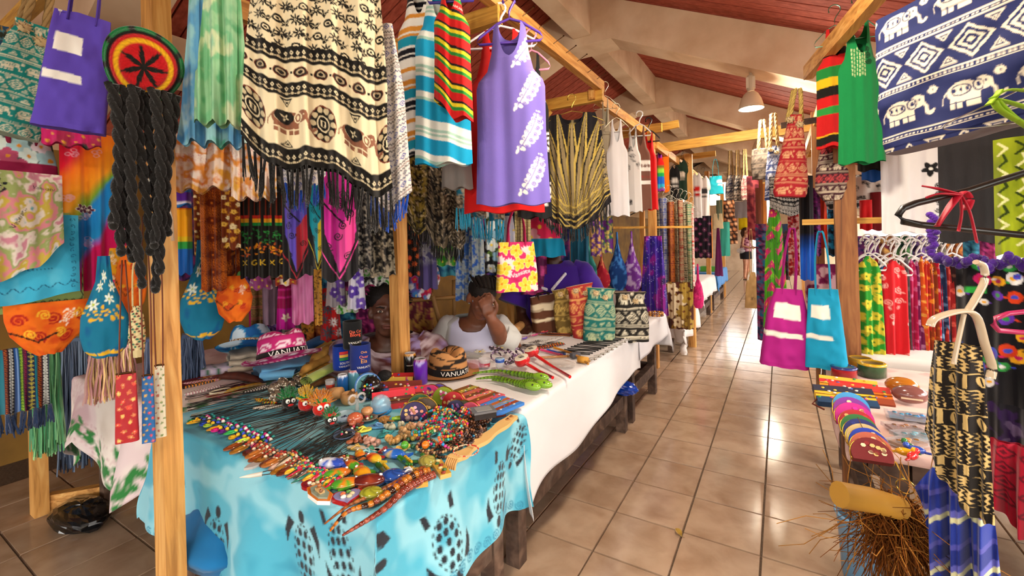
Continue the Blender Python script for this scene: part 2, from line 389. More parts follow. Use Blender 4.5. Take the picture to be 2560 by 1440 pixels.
def P_swirl(w, h, bgc, cols, seed=3, n=14, r=.13, wd=.025):
    cv = Cv(w, h, bgc); R = np.random.RandomState(int(abs(seed)))
    for i in range(n):
        x, y = R.rand(), R.rand() * cv.asp; c = cols[i % len(cols)]; q = r * R.uniform(.6, 1.3)
        spiral(cv, x, y, q, c, wd, 2, R.uniform(0, 6), R.choice([-1, 1])); leaf(cv, x, y + q, q * 1.4, c, R.uniform(0, 6.28), bgc)
    return cv
def P_batik(w, h, cols, seed=1, f=6, thr=(.45, .56)):
    cv = Cv(w, h, cols[0]); n = smooth_noise(h, w, f * h / w, f, seed, 4); cv.a[n > thr[0]] = cols[1]
    if len(cols) > 2: cv.a[n > thr[1]] = cols[2]
    if len(cols) > 3: cv.a[smooth_noise(h, w, f * 2 * h / w, f * 2, seed + 3, 2) > .7] = cols[3]
    return cv
def P_bands(w, h, bands, seed=1):
    """ethnic bands: list of (height, bg, fg, motif)"""
    cv = Cv(w, h, bands[0][1]); y = 0; k = 0
    while y < cv.asp:
        t, b, f, mo = bands[k % len(bands)]; cv.rect(0, y, 1, y + t, b)
        if mo == 'd':
            for i in range(int(1 / t) + 2): diamond(cv, (i + .3) * t, y + t / 2, t * .42, f, b, 2)
        elif mo == 'z':
            x = np.arange(0, 1.2, t * .35); cv.line(np.c_[x, y + t / 2 + (np.arange(len(x)) % 2 - .5) * t * .55], t * .18, f)
        elif mo == 'e':
            for i in range(int(1 / t) + 2): elephant(cv, (i + .5) * t * 1.05, y + t * .48, t * .95, f, b)
        elif mo == 'o':
            for i in range(int(1.4 / t) + 2): cv.ell((i + .5) * t * .7, y + t / 2, t * .28, t * .34, f); cv.ell((i + .5) * t * .7, y + t / 2, t * .12, t * .16, b)
        elif mo == 'l': cv.rect(0, y + t * .35, 1, y + t * .65, f)
        elif mo == 'f':
            for i in range(int(1 / t) + 2): flower(cv, (i + .4) * t, y + t * .5, t * .42, f, b, 8, k, .2)
        y += t; k += 1
    return cv
# ------------------------------------------------------------------ the hall
TX, TY, OX, OY = .347, .3515, -.102, 2.008
mb = MB(); mb.box((-1.5, 9, -.06), (14, 40, .1), BLACK)
floor = tag(mb.build('floor', 'grout'), 'glossy beige ceramic tile floor of the market hall', None, kind='structure')
g = .005
mb = MB(); hx, hy = TX / 2 - g / 2, TY / 2 - g / 2
V = [(-hx, -hy, 0), (hx, -hy, 0), (hx, hy, 0), (-hx, hy, 0), (-hx + .003, -hy + .003, .012), (hx - .003, -hy + .003, .012), (hx - .003, hy - .003, .012), (-hx + .003, hy - .003, .012)]
mb.add(V, [(4, 5, 6, 7), (0, 1, 5, 4), (1, 2, 6, 5), (2, 3, 7, 6), (3, 0, 4, 7)], BLACK, False)
t0 = None; R_ = random.Random(3); rest = MB()
for j in range(-6, 82):
    for i in range(-12, 8):
        x, y = OX + (i + .5) * TX, OY + (j + .5) * TY
        near = -5 <= j <= 9 and -12 <= i <= 5
        if near:
            l = (x, y, -.012 + R_.uniform(-.0006, .0006))
            if t0 is None: t0 = mb.build('tile', 'tile', floor, l)
            else: inst(t0, floor, l)
        else:
            rest.add(np.array(V[4:]) + [x, y, -.012], [(0, 1, 2, 3)], BLACK, False)
tag(rest.build('tile_field', 'tile', floor), kind='stuff')
mb = MB(); mb.box((0, 10, -.2), (120, 120, .1), BLACK)
tag(mb.build('trim_1', 'ground'), 'grey paved ground outside the hall', None, kind='structure')

RX, RZ, SL = -1.8, 4.17, .462          # ridge line and slope of the roof
def roofz(x): return RZ - SL * abs(x - RX)
XR, XL = 2.6, -6.2
ceil = bpy.data.objects.new('ceiling', None); COL.objects.link(ceil); tag(ceil, 'sloping ceiling of narrow red-brown boards', None, kind='structure')
bw = .115; proto = {}
for side, xe in ((1, XR), (-1, XL)):
    for k in range(-10, 125):
        y = k * bw
        if side not in proto:
            mb = MB(); L = math.hypot(xe - RX, SL * (xe - RX)); a = np.array([RX, 0, RZ]); b = np.array([xe, 0, roofz(xe)])
            mb.beam(a, b, bw - .012, .02, BLACK); proto[side] = mb.build('ceiling_board', 'roof', ceil, (0, y, .012))
        else: inst(proto[side], ceil, (0, y, .012 + .003 * (k % 2)))
mb = MB()
for xe in (XR, XL): mb.beam((RX, 4.5, RZ + .055), (xe, 4.5, roofz(xe) + .055), 34, .03, BLACK)
mb.build('roof_deck', 'grout', ceil)
nodes_mat('ochre', .8, [(.3, K('6a4a1c')), (.6, K('8a6526')), (.8, K('9a7430'))], (1, 1, 1), 3, 6)
mb = MB(); mb.box((-4.75, 9.0, 1.1), (.12, 21, 2.3), BLACK); tag(mb.build('wall_left', 'ochre'), 'ochre painted low wall at the back of the left stalls', None, kind='structure')
mb = MB(); mb.box((2.75, 9.0, .5), (.12, 21, 1.1), BLACK); tag(mb.build('wall_right', 'ochre'), 'ochre low wall along the open right side of the hall', None, kind='structure')
mb = MB(); mb.box((-3.2, 21, 1.4), (4.4, .15, 2.8), BLACK); mb.box((1.3, 21, 1.4), (2.8, .15, 2.8), BLACK); tag(mb.build('wall_back', 'plaster'), 'cream wall with an opening at the far end of the hall', None, kind='structure')

def roof_beam(y, th=.34):
    mb = MB(); bot = lambda x: 3.60 if -2.11 <= x <= -1.49 else 3.60 - SL * (max(x + 1.49, -2.11 - x))
    xs = [XL, -2.11, -1.49, XR]; top = [XL, RX, XR]
    poly = [(x, bot(x)) for x in xs] + [(x, roofz(x) - .002) for x in top[::-1]]
    mb.prism(poly, 0, th, BLACK, lambda V: np.c_[V[:, 0], y + V[:, 2], V[:, 1]])
    return mb.build('roof_beam', 'plaster', ceil)
BY = [-1.33, 1.0, 4.57, 7.5, 10.45, 13.4, 16.3, 19.2]
for y in BY[1:]: roof_beam(y)
for a, b in zip(BY[1:-1], BY[2:]):
    mb = MB(); mb.box((-1.81, (a + .34 + b) / 2, 3.92), (.2, b - a - .34, .46), BLACK); mb.build('ridge_purlin', 'plaster', ceil)
for a, b in zip(BY[:-1], BY[1:]):
    mb = MB(); mb.box((-4.05, (a + .34 + b) / 2, 2.94), (.24, b - a - .34, .34), BLACK); mb.build('side_purlin', 'plaster', ceil)

def pendant(px, py, y, label, up):
    p = onY(px, py, y); s = .09
    t = thing('pendant_lamp', label, 'lamp', p, group='bell pendant lamps over the aisle')
    c = K('c9b49c'); mb = MB(); prof = [(.025, .16), (.04, .155), (.062, .135), (.085, .09), (.1, .04), (.108, 0), (.103, 0), (.094, .04), (.08, .085), (.03, .14)]
    mb.lathe(prof, c, 24); mb.build('lamp_shade', 'paint', t)
    mb = MB(); mb.lathe([(.001, .03), (.05, .028), (.085, .03), (.09, .036), (.001, .05)], K('fff4e0'), 20)
    e = bpy.data.materials.get('lamp_glow') or bpy.data.materials.new('lamp_glow'); e.use_nodes = True
    b = e.node_tree.nodes['Principled BSDF']; b.inputs['Emission Color'].default_value = (1, .93, .8, 1); b.inputs['Emission Strength'].default_value = 14
    mb.build('bulb_panel', e, t)
    mb = MB(); mb.lathe([(.03, .16), (.034, .2), (.034, .3), (.028, .31), (.001, .31)], K('bfae98'), 12); mb.box((.0, .0, .24), (.075, .06, .1), K('cbbba6')); mb.build('ballast_box', 'paint', t)
    mb = MB(); mb.tube([(0, 0, .31), (0, 0, up)], .012, K('b8a893'), 8); mb.lathe([(.04, up - .02), (.04, up), (.001, up)], K('b8a893'), 12); mb.build('stem', 'paint', t)
    l = bpy.data.lights.new('pendant', 'POINT'); l.energy = 42; l.color = (1, .88, .7); l.shadow_soft_size = .1
    o = bpy.data.objects.new('pendant_light', l); COL.objects.link(o); o.parent = t; o.location = (0, 0, -.03)
pendant(1878, 272, 4.72, 'bell-shaped pendant lamp hanging over the aisle, the nearer one', .37)
pendant(1900, 374, 7.65, 'smaller bell pendant lamp farther down, behind the grey elephant bag', .4)
def added_lamp(y, label): clone(bpy.data.objects['pendant_lamp'], (-.2, y, 2.65), 0, label)
added_lamp(1.75, 'added bell pendant lamp out of view above the nearest table, brightening its goods'); added_lamp(-1.2, 'added bell pendant lamp out of view behind the viewer, brightening the tables')  # two unseen lamps added to brighten the goods on the tables
pendant(1915, 425, 10.6, 'farthest small pendant lamp down the aisle', .4)

# ------------------------------------------------------------------ timber stall frames
PINE = BLACK
def frame(label, loc):
    return thing('stall_frame', label, 'stall frame', loc)
def stick(root, name, a, b, w, h, mat, up=(0, 0, 1)):
    mb = MB(); o = np.array(root.location); mb.beam(np.array(a, float) - o, np.array(b, float) - o, w, h, BLACK, up); return mb.build(name, mat, root)
fr = frame('yellow pine stall frame holding the hanging clothes over the two long tables', (-1.9, .72, 0))
P1 = (-1.905, .72); 
stick(fr, 'post', (-1.84, .705, 0), (-1.962, .735, 2.9), .088, .06, 'pine', (0, 1, 0))
stick(fr, 'post', (-3.62, .76, 0), (-3.66, .76, 2.75), .09, .06, 'pine', (0, 1, 0))
for x, y in ((-1.84, 1.82), (-2.0, 3.32), (-2.0, 4.67)):
    stick(fr, 'post', (x, y, 0), (x - .02, y, 2.62), .07, .08, 'pine', (0, 1, 0))
stick(fr, 'front_rail', (-4.2, .72, 2.8), (-1.0, .72, 2.8), .045, .09, 'pine_x')
stick(fr, 'aisle_rail', (-1.2, .6, 2.70), (-1.2, 3.42, 2.70), .05, .085, 'pine_y')
stick(fr, 'aisle_rail', (-1.25, 3.32, 2.63), (-1.2, 4.75, 2.60), .045, .085, 'pine_y')
for y in (1.82, 3.32, 4.67):
    stick(fr, 'cross_bar', (-2.3, y + .05, 2.62), (-1.02 if y > 4 else -1.17, y + .05, 2.62), .045, .09, 'pine_x')
    stick(fr, 'brace', (-2.0, y, 2.2), (-1.62, y, 2.57), .04, .07, 'pine_x')
stick(fr, 'inner_rail', (-2.05, 1.0, 2.55), (-2.05, 4.8, 2.55), .045, .09, 'pine_y')
nail = None
for k in range(11):
    y = 1.35 + k * .19
    if nail is None:
        mb = MB(); mb.tube([(0, 0, 0), (.07, 0, .03)], .0025, K('6b5138'), 5); mb.lathe([(.006, 0), (.006, .003), (.001, .003)], K('6b5138'), 8, (.07, 0, .03)); nail = mb.build('nail', 'metal', fr, (-1.175 + 1.9, y - .72, 2.7))
    else: inst(nail, fr, (-1.175 + 1.9, y - .72, 2.7 + .01 * (k % 3)))
stick(fr, 'floor_rail', (-3.62, .8, .05), (-2.9, 1.7, .05), .05, .09, 'pine_y')
mb = MB()
for k in range(7):
    t = np.linspace(0, 2 * math.pi, 13); mb.tube(np.c_[.055 * np.cos(t), .045 * np.sin(t), 1.71 + .006 * k + .012 * np.sin(t + k)], .004, K('d9d3c6'), 4, True)
mb.tube([(.05, -.02, 1.72), (.09, -.01, 1.66), (.1, 0, 1.6), (.11, 0, 1.52)], .006, K('d9d3c6'), 4)
mb.build('tape_wrap', 'foil', fr, (-.03, 0, 0))

fb = frame('pine stall frame farther down the left side with a long cross beam over the aisle', (-2.0, 6.2, 0))
for x, y in ((-1.25, 5.2), (-2.1, 5.2), (-1.2, 7.2), (-1.2, 9.4), (-1.2, 12), (-2.1, 8)):
    stick(fb, 'post', (x, y, 0), (x, y, 2.75), .08, .08, 'pine', (0, 1, 0))
stick(fb, 'cross_beam', (-1.5, 5.75, 2.6), (.75, 5.75, 2.66), .05, .11, 'pine_x')
stick(fb, 'cross_bar', (-1.6, 5.25, 2.72), (-.95, 5.25, 2.76), .045, .08, 'pine_x')
stick(fb, 'cross_bar', (-1.5, 7.25, 2.7), (-.8, 7.25, 2.72), .045, .08, 'pine_x')
stick(fb, 'aisle_rail', (-1.2, 5.2, 2.55), (-1.05, 10, 2.35), .045, .09, 'pine_y')
stick(fb, 'clothes_bar', (-1.9, 5.0, 1.62), (-.85, 5.35, 1.6), .025, .025, 'pine_x')
stick(fb, 'post', (-1.04, 6.4, 0), (-1.04, 6.4, 2.6), .09, .07, 'pine', (0, 1, 0))

fc = frame('brown wooden stall frame on the right with a rack bar for shirts', (.34, 3.2, 0))
stick(fc, 'post', (.34, 3.2, 0), (.315, 3.2, 2.5), .1, .08, 'brown_post', (0, 1, 0))
stick(fc, 'post', (.3, 4.9, 0), (.3, 4.9, 2.6), .08, .08, 'brown_post', (0, 1, 0))
stick(fc, 'post', (.3, 7.6, 0), (.3, 7.6, 2.6), .09, .08, 'pine', (0, 1, 0))
stick(fc, 'slanting_rail', (.75, .5, 2.48), (.17, 3.4, 2.52), .05, .085, 'pine_y')
stick(fc, 'rack_bar', (.12, 3.33, 1.57), (2.2, 3.33, 1.56), .035, .035, 'pine_x')
stick(fc, 'top_rail', (.3, 3.2, 2.5), (.3, 9.5, 2.55), .045, .09, 'pine_y')
stick(fc, 'bag_bar', (.02, 3.95, 2.32), (.9, 3.95, 2.36), .03, .04, 'old_wood')
stick(fc, 'cross_bar', (-.1, 6.9, 2.5), (.5, 6.9, 2.53), .05, .08, 'pine_x')
stick(fc, 'cross_bar', (-.5, 9.5, 2.42), (.5, 9.5, 2.45), .05, .08, 'pine_x')
stick(fc, 'post', (1.9, 3.3, 0), (1.9, 3.3, 2.2), .08, .08, 'brown_post', (0, 1, 0))
# ------------------------------------------------------------------ tables and cloths
TZ = .76
def table(label, x0, x1, y0, y1, z=TZ, st_x=None, w=.07):
    cx, cy = (x0 + x1) / 2, (y0 + y1) / 2; t = thing('trestle_table', label, 'table', (cx, cy, 0))
    def bx_(n, a, b): 
        a, b = np.array(a), np.array(b); mb = MB(); mb.box((a + b) / 2 - [cx, cy, 0], b - a, BLACK); return mb.build(n, 'old_wood', t)
    n = max(2, int((x1 - x0) / .25)); 
    for k in range(n):
        a = x0 + (x1 - x0) * k / n; bx_('top_plank', (a + .003, y0, z - .045), (a + (x1 - x0) / n - .003, y1, z - .012))
    for x in (x0 + .05, x1 - .05 - w):
        for y in (y0 + .05, y1 - .05 - w): bx_('leg', (x, y, .0), (x + w, y + w, z - .05))
        bx_('stretcher', (x + .005, y0 + .06 + w, .2), (x + w - .005, y1 - .06 - w, .29)); bx_('apron', (x, y0 + .06 + w, z - .14), (x + w - .02, y1 - .06 - w, z - .05))
    for y in (y0 + .055, y1 - .05 - w): bx_('stretcher', (x0 + .06 + w, y, .21), (x1 - .06 - w, y + .05, .29)); bx_('apron', (x0 + .06 + w, y, z - .14), (x1 - .06 - w, y + .045, z - .05))
    mb = MB()
    for x in (x1 - .05,): mb.lathe([(.012, 0), (.012, .006), (.001, .008)], K('8c7a68'), 8, (x - cx, y1 - .085 - cy, .42), rotm(0, 0, math.pi / 2))
    mb.build('bolt', 'metal', t); return t
table('dark wooden table under the turquoise turtle cloth', -2.28, -.97, .86, 1.62)
table('dark wooden table under the white cloth beside the aisle, nearer one', -1.76, -.99, 1.68, 3.46)
table('dark wooden table at the end of the white row, next to the galaxy dress', -1.76, -.99, 3.5, 4.42)
table('dark wooden table left of the pine post under the green-leaf cloth', -3.5, -2.36, .92, 1.62)
table('weathered grey table on the right of the aisle carrying round coin purses', .25, 1.25, 1.98, 3.12)
table('dark wooden table behind the pink and turquoise tote bags', .25, 1.2, 3.42, 5.0)

def over(name, label, x0, x1, y0, y1, drops, paint, z=TZ, wob=.012, seed=0, res=.012, group=None, hem=None, mat='fabric', folds=9):
    """cloth laid over a table; drops = overhang at (x0, x1, y0, y1) sides; hem(side,t) scales the drop"""
    R = np.random.RandomState(seed); dx0, dx1, dy0, dy1 = drops
    us = np.arange(x0 - dx0, x1 + dx1 + res * .5, res); vs = np.arange(y0 - dy0, y1 + dy1 + res * .5, res)
    U, Vv = np.meshgrid(us, vs); nz = smooth_noise(len(vs), len(us), 6, 8, seed, 3) - .5
    ox = np.where(U > x1, U - x1, np.where(U < x0, U - x0, 0)); oy = np.where(Vv > y1, Vv - y1, np.where(Vv < y0, Vv - y0, 0))
    if hem is not None: ox, oy = hem(U, Vv, ox, oy)
    d = np.hypot(ox, oy); rr = .018
    def bend(o):
        a = np.abs(o); h = np.where(a < rr * 1.57, rr * np.sin(np.minimum(a / rr, 1.57)), rr); return np.sign(o) * h
    drop = np.where(d < rr * 1.57, rr * (1 - np.cos(np.minimum(d / rr, 1.57))), d - rr * .57)
    ph = R.uniform(0, 6); amp = wob * np.clip(drop / .25, 0, 1.6)
    corner = np.clip(np.minimum(np.abs(ox), np.abs(oy)) / .1, 0, 1)
    fy = amp * (np.sin(Vv * folds + ph) + .6 * np.sin(Vv * folds * 2.3 + 1 + ph)) + .05 * drop
    fx = amp * (np.sin(U * folds + ph) + .6 * np.sin(U * folds * 2.1 + 2 + ph)) + .05 * drop
    X = np.clip(U, x0, x1) + bend(ox) + np.sign(ox) * (fy + corner * .05 * drop); Y = np.clip(Vv, y0, y1) + bend(oy) + np.sign(oy) * (fx + corner * .05 * drop)
    Z = z - .004 - drop + nz * .006 * (d < .001)
    Z = np.maximum(Z, .03)
    cv = paint(2 * len(us), 2 * len(vs)); cv.a = cv.a.reshape(len(vs), 2, len(us), 2, 3).mean((1, 3)); mb = MB(); c = np.array([(x0 + x1) / 2, (y0 + y1) / 2, z])
    mb.grid(np.stack([X, Y, Z], -1) - c, cv.a[::-1] if True else cv.a); o = mb.build(name, mat, None, c)
    if res > .006: sm = o.modifiers.new('thick', 'SOLIDIFY'); sm.thickness = .002; sm.offset = 1
    return tag(o, label, 'tablecloth', group)
INK = K('20242c')
def paint_turtle(w, h):
    cols = [K('2a86a2'), K('4aa3bc'), K('86c2d0'), K('50a8c0'), K('3794b2')]
    cv = P_tie(w, h, cols, 4, 5, 5)
    # canvas: x from table left overhang to right overhang, y from far side (top) to near side (bottom)
    sx = (1.31 + .1 + .40); f = lambda X, Y: ((X + 2.28 + .1) / sx, (1.62 + .04 - Y) / sx)
    for X, Y, s, r in ((-1.78, .52, .19, .12), (-1.28, .62, .19, -.1), (-2.13, .6, .19, -.2), (-.86, .75, .2, .6), (-.72, 1.1, .2, 1.35), (-.74, 1.42, .19, 1.9), (-.86, 1.58, .15, 2.1), (-1.1, .7, .17, 2.8), (-1.5, .95, .15, 1)):
        turtle(cv, *f(X, Y), s / sx, INK, None, r)
    for Y in np.arange(.45, 1.65, .05):
        x, y = f(-.60 + .01 * math.sin(Y * 20), Y); spiral(cv, x, y, .018 / sx * 1.2, K('2f7f9c'), .003, 2, Y * 9)
    for X in np.arange(-2.2, -.6, .05):
        x, y = f(X, .43); spiral(cv, x, y, .018 / sx * 1.2, K('2f7f9c'), .003, 2, X * 9)
    return cv
def hem_blue(U, V, ox, oy):
    return ox * np.where(ox > 0, .80 + .28 * np.clip((V - 1.0) / .6, -.6, 1) ** 2 + .08 * np.sin(V * 7), 1), oy * (1 + .06 * np.sin(U * 6))
over('turtle_tablecloth', 'turquoise tie-dye tablecloth printed with black turtles on the nearest table', -2.29, -.96, .85, 1.63, (.1, .40, .44, .03), paint_turtle, seed=3, wob=.02, res=.0055, hem=hem_blue)
def plain(c, v=.06, sd=1):
    def f(w, h):
        cv = Cv(w, h, c); n = smooth_noise(h, w, 6, 6, sd, 3)[..., None]; cv.a = cv.a * (1 - v + 2 * v * n); return cv
    return f
over('white_tablecloth', 'long white tablecloth on the middle table beside the aisle', -1.78, -.98, 1.66, 3.47, (.05, .42, .12, .02), plain(K('d8d4d4'), .05, 3), seed=5, res=.016, z=TZ + .006, folds=5,
     hem=lambda U, V, ox, oy: (ox * np.where(ox > 0, .82 + .2 * np.clip((2.6 - V) / .9, -.5, 1) + .03 * np.sin(V * 9), 1), oy))
over('white_tablecloth', 'short white tablecloth on the last table of the white row', -1.78, -.98, 3.49, 4.44, (.05, .24, .02, .34), plain(K('d8d5d8'), .05, 4), seed=6, res=.02, z=TZ + .003, folds=6)
def paint_leaf(w, h):
    cv = P_tie(w, h, [K('d8cbc0'), K('e6dbd2'), K('ddc8c8'), K('c9a9ae'), K('e2d8cf')], 8, 4, 4, speck=K('b06a78')); R = np.random.RandomState(4)
    for k in range(20):
        x = .02 + k / 20; y = cv.asp * (.93 + .03 * math.sin(k))
        for q in range(5): leaf(cv, x + R.uniform(-.02, .02), y + R.uniform(-.03, .02), .055, K('2f7a3a'), R.uniform(0, 6.3))
    for k in range(16):
        for q in range(5): leaf(cv, .955 + R.uniform(-.02, .02), cv.asp * k / 16, .05, K('35683a'), R.uniform(0, 6.3))
    return cv
over('leaf_print_tablecloth', 'cream tablecloth with a green leaf border draped at the left of the pine post', -3.52, -2.34, .9, 1.63, (.08, .04, .42, .02), paint_leaf, seed=9, res=.012, wob=.03, z=TZ + .003,
     hem=lambda U, V, ox, oy: (ox, oy * (.75 + .55 * np.clip(np.abs(np.sin((U + 3.3) * 3.6)), 0, 1))))
def paint_pink(w, h):
    cv = P_tie(w, h, [K('caa79a'), K('dcb9ac'), K('d8b3a9'), K('b98f86')], 12, 6, 6)
    for k in range(40): diamond(cv, RNG.rand(), RNG.rand() * cv.asp, .03, K('b57a72'), K('dcb9ac'), 3)
    return cv
over('pink_tablecloth', 'faded pink patterned tablecloth hanging off the right-hand table', .23, 1.26, 1.97, 3.13, (.26, .05, .05, .02), paint_pink, seed=11, res=.016,
     hem=lambda U, V, ox, oy: (ox * np.where(ox < 0, .45 + .3 * np.sin(V * 5 + 1.2) + .25 * np.sin(V * 13), 1), oy))
over('white_tablecloth', 'white cloth on the table behind the pink tote bag', .23, 1.22, 3.4, 5.02, (.14, .02, .1, .05), plain(K('d8cfc8'), .06, 5), seed=13, res=.03)
# ------------------------------------------------------------------ cloth goods
def interp(tab, v):
    t = np.asarray(tab, float); return np.interp(v, t[:, 0], t[:, 1])
_hk = {}
def hanger(loc, rz, w, col, label, kind='wire', group=None, drop=.11):
    key = (kind, tuple(np.round(col, 3)), round(w, 2))
    if key not in _hk:
        mb = MB(); r = {'wire': .0028, 'plastic': .006, 'fat': .009}[kind]; t = np.linspace(-.3, math.pi * 1.15, 12)
        hook = [(.028 * math.cos(a), 0, .085 + .028 * math.sin(a)) for a in t[::-1]]
        mb.tube(hook + [(.022, 0, .05), (0, 0, .03), (0, 0, 0)] if False else [(0, 0, 0), (0, 0, .03), (.006, 0, .045)] + [(.028 * math.cos(a) , 0, .085 + .028 * math.sin(a)) for a in t], r, col, 6)
        h = w * .5
        mb.tube([(0, 0, 0), (h * .35, 0, -.018), (h * .9, 0, -.075), (h, 0, -.095), (h * .9, 0, -.108), (0, 0, -.108), (-h * .9, 0, -.108), (-h, 0, -.095), (-h * .9, 0, -.075), (-h * .35, 0, -.018)], r, col, 6, True)
        o = mb.build('coat_hanger', 'plastic' if kind != 'wire' else 'metal'); _hk[key] = o
    else:
        o = inst(_hk[key])
    o.location = tuple(loc); o.rotation_euler = (0, 0, rz); return tag(o, label, 'hanger', group)

def ss(paint, w, h):
    c = paint(2 * w, 2 * h); k = min(c.a.shape[0] // 2, h); c.a = c.a[:2 * k, :2 * w].reshape(k, 2, w, 2, 3).mean((1, 3)); c.w, c.h = w, k; return c
def drape(name, label, cat, bx, paint, mat='fabric', folds=4, amp=.012, dep=.025, L=None, Rr=None, neck=None, hem=.009, bot=None, res=3.0, group=None, hang=None, seed=None, sway=.0, fringe=None, yo=None, twist=0.0, top=None):
    """hanging cloth or garment: bx=(x0,y0,x1,y1,distance[,turn]); L/Rr outline tables in half-widths; paint(w,h)->canvas"""
    global _ds
    seed = int(abs(bx[0] * 7 + bx[1] * 3 + bx[4] * 11)) % 9973 if seed is None else seed
    P, yaw, Wd, H = box(*bx[:5], bx[5] if len(bx) > 5 else 0)
    pw, ph = bx[2] - bx[0], bx[3] - bx[1]; R = np.random.RandomState(seed); f0, f1 = R.uniform(0, 6.28, 2)
    nu = int(np.clip(pw / res, 8, 240)); nv = int(np.clip(ph / res, 8, 260)); cv = ss(paint, nu, max(4, int(nu * H / Wd))); hw = Wd / 2
    L = L or [(0, -1), (1, -1)]; Rr = Rr or [(0, 1), (1, 1)]
    mb = MB(); v = np.linspace(0, 1, nv)[:, None]; bottom = None; tops = None
    for sgn_y, nuu in ((-1, max(4, nu // 2)), (1, max(4, min(nu // 4, 14)))):
        for side in (0, 1):
            s = np.linspace(0, 1, nuu)[None]; edge = interp(L if side == 0 else Rr, v[:, 0])[:, None]
            if neck:
                nd = neck[1] * (1 if sgn_y < 0 else .45); q = np.clip(1 - (v / nd) ** 2, 0, 1); ne = (-1 if side == 0 else 1) * neck[0] * np.sqrt(q)
            else: ne = 0 * v
            mid = (interp(L, v[:, 0]) + interp(Rr, v[:, 0]))[:, None] * .5 * np.clip(v * 3, 0, 1)
            x = edge * (1 - s) + (ne + (mid if not neck else mid * (v > neck[1]))) * s; u = np.clip(x / 2 + .5, 0, 1)
            ed = np.abs((x - mid) / np.maximum(np.abs(edge - mid), .2)); 
            fold = amp * (.3 + .7 * v) * (np.sin(2 * math.pi * folds * u + f0 + 1.1 * np.sin(2.5 * v + f1)) + .4 * np.sin(2 * math.pi * folds * 2.3 * u + f1))
            y = sgn_y * dep * np.clip(1 - ed ** 4, 0, 1) * (.4 + .6 * np.minimum(1, v * 5)) + fold + twist * (u - .5) * v
            bo = np.interp(u[-1:], np.linspace(0, 1, len(bot)), bot) if bot is not None else 0
            to = np.interp(u[:1], np.linspace(0, 1, len(top)), top) if top is not None else 0
            z = -H * (to + (1 - to) * v * (1 + bo)) - .8 * hem * v ** 7 * np.sin(2 * math.pi * folds * u + f0 + .8)
            xx = x * hw + sway * np.sin(3 * v + f1) * v
            if side == 1: xx, y, z, u = xx[:, ::-1], y[:, ::-1], z[:, ::-1], u[:, ::-1]
            G = np.stack(np.broadcast_arrays(xx, y, z), -1); C = cv.at(np.broadcast_to(u, G.shape[:2]), np.broadcast_to(v, G.shape[:2]))
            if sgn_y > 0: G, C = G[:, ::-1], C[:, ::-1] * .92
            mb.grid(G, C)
            if sgn_y < 0: bottom = G[-1] if bottom is None else np.concatenate([bottom, G[-1]])
    if fringe:
        n, ln, fc, rr = fringe; root = thing(name, label, cat, P, yaw, group); mb.build('cloth', mat, root); tas = []
        for var in range(3):
            m2 = MB(); R2 = np.random.RandomState(var)
            for q in range(4):
                a = R2.uniform(-.5, .5, 4) * rr * 3.2; m2.tube([(a[0] * .3, a[1] * .3, 0), (a[0] * .5, a[1] * .5, -ln * .3), (a[0] + a[2], a[1], -ln * .65), (a[0] + a[3] * 1.5, a[1] * 1.2, -ln * R2.uniform(.85, 1.05))], [rr, rr, rr * .9, rr * .5], fc, 4)
            tas.append(m2)
        src = None; pr = []
        for k in range(n):
            p = bottom[int((k + .5) / n * (len(bottom) - 1))]
            if k < 3: o = tas[k].build('tassel', 'yarn', root, p); pr.append(o)
            else: o = inst(pr[k % 3], root, p)
            o.rotation_euler = (R.uniform(-.1, .1), R.uniform(-.16, .16), R.uniform(0, 6))
    else:
        root = tag(mb.build(name, mat, None, P, yaw), label, cat, group)
    if hang:
        hc, hl = hang[0], hang[1]; k = hang[2] if len(hang) > 2 else 'wire'
        hanger(P + np.array([0, 0, .02]), yaw, min(max(Wd * .9, .2), .44), hc, hl, k)
    return root

TANK_L = [(0, -.42), (.06, -.45), (.16, -.5), (.26, -.62), (.32, -.86), (.36, -.92), (.6, -.92), (1, -1)]
mirror = lambda T: [(a, -b) for a, b in T]
def tank(label, bx, paint, neck=(.3, .24), hang=None, name='tank_top', cat='tank top', **k):
    kw = dict(L=TANK_L, Rr=mirror(TANK_L), neck=neck, folds=2, amp=.006, dep=.03); kw.update(k)
    return drape(name, label, cat, bx, paint, hang=hang, **kw)
TEE_L = [(0, -.4), (.04, -.62), (.1, -.86), (.26, -1.0), (.34, -.98), (.345, -.8), (.5, -.78), (1, -.82)]
def tee(label, bx, paint, **k):
    kw = dict(L=TEE_L, Rr=mirror(TEE_L), neck=(.26, .09), folds=3, amp=.012, dep=.035); kw.update(k)
    return drape('t_shirt', label, 'shirt', bx, paint, **kw)
SIDE = [(0, -.25), (.05, -.7), (.14, -1), (.5, -.85), (1, -.95)]
def solid(c, v=.05, sd=1):
    def f(w, h):
        cv = Cv(w, h, c); n = smooth_noise(h, w, 5, 4, sd, 3)[..., None]; cv.a = cv.a * (1 - v + 2 * v * n); return cv
    return f

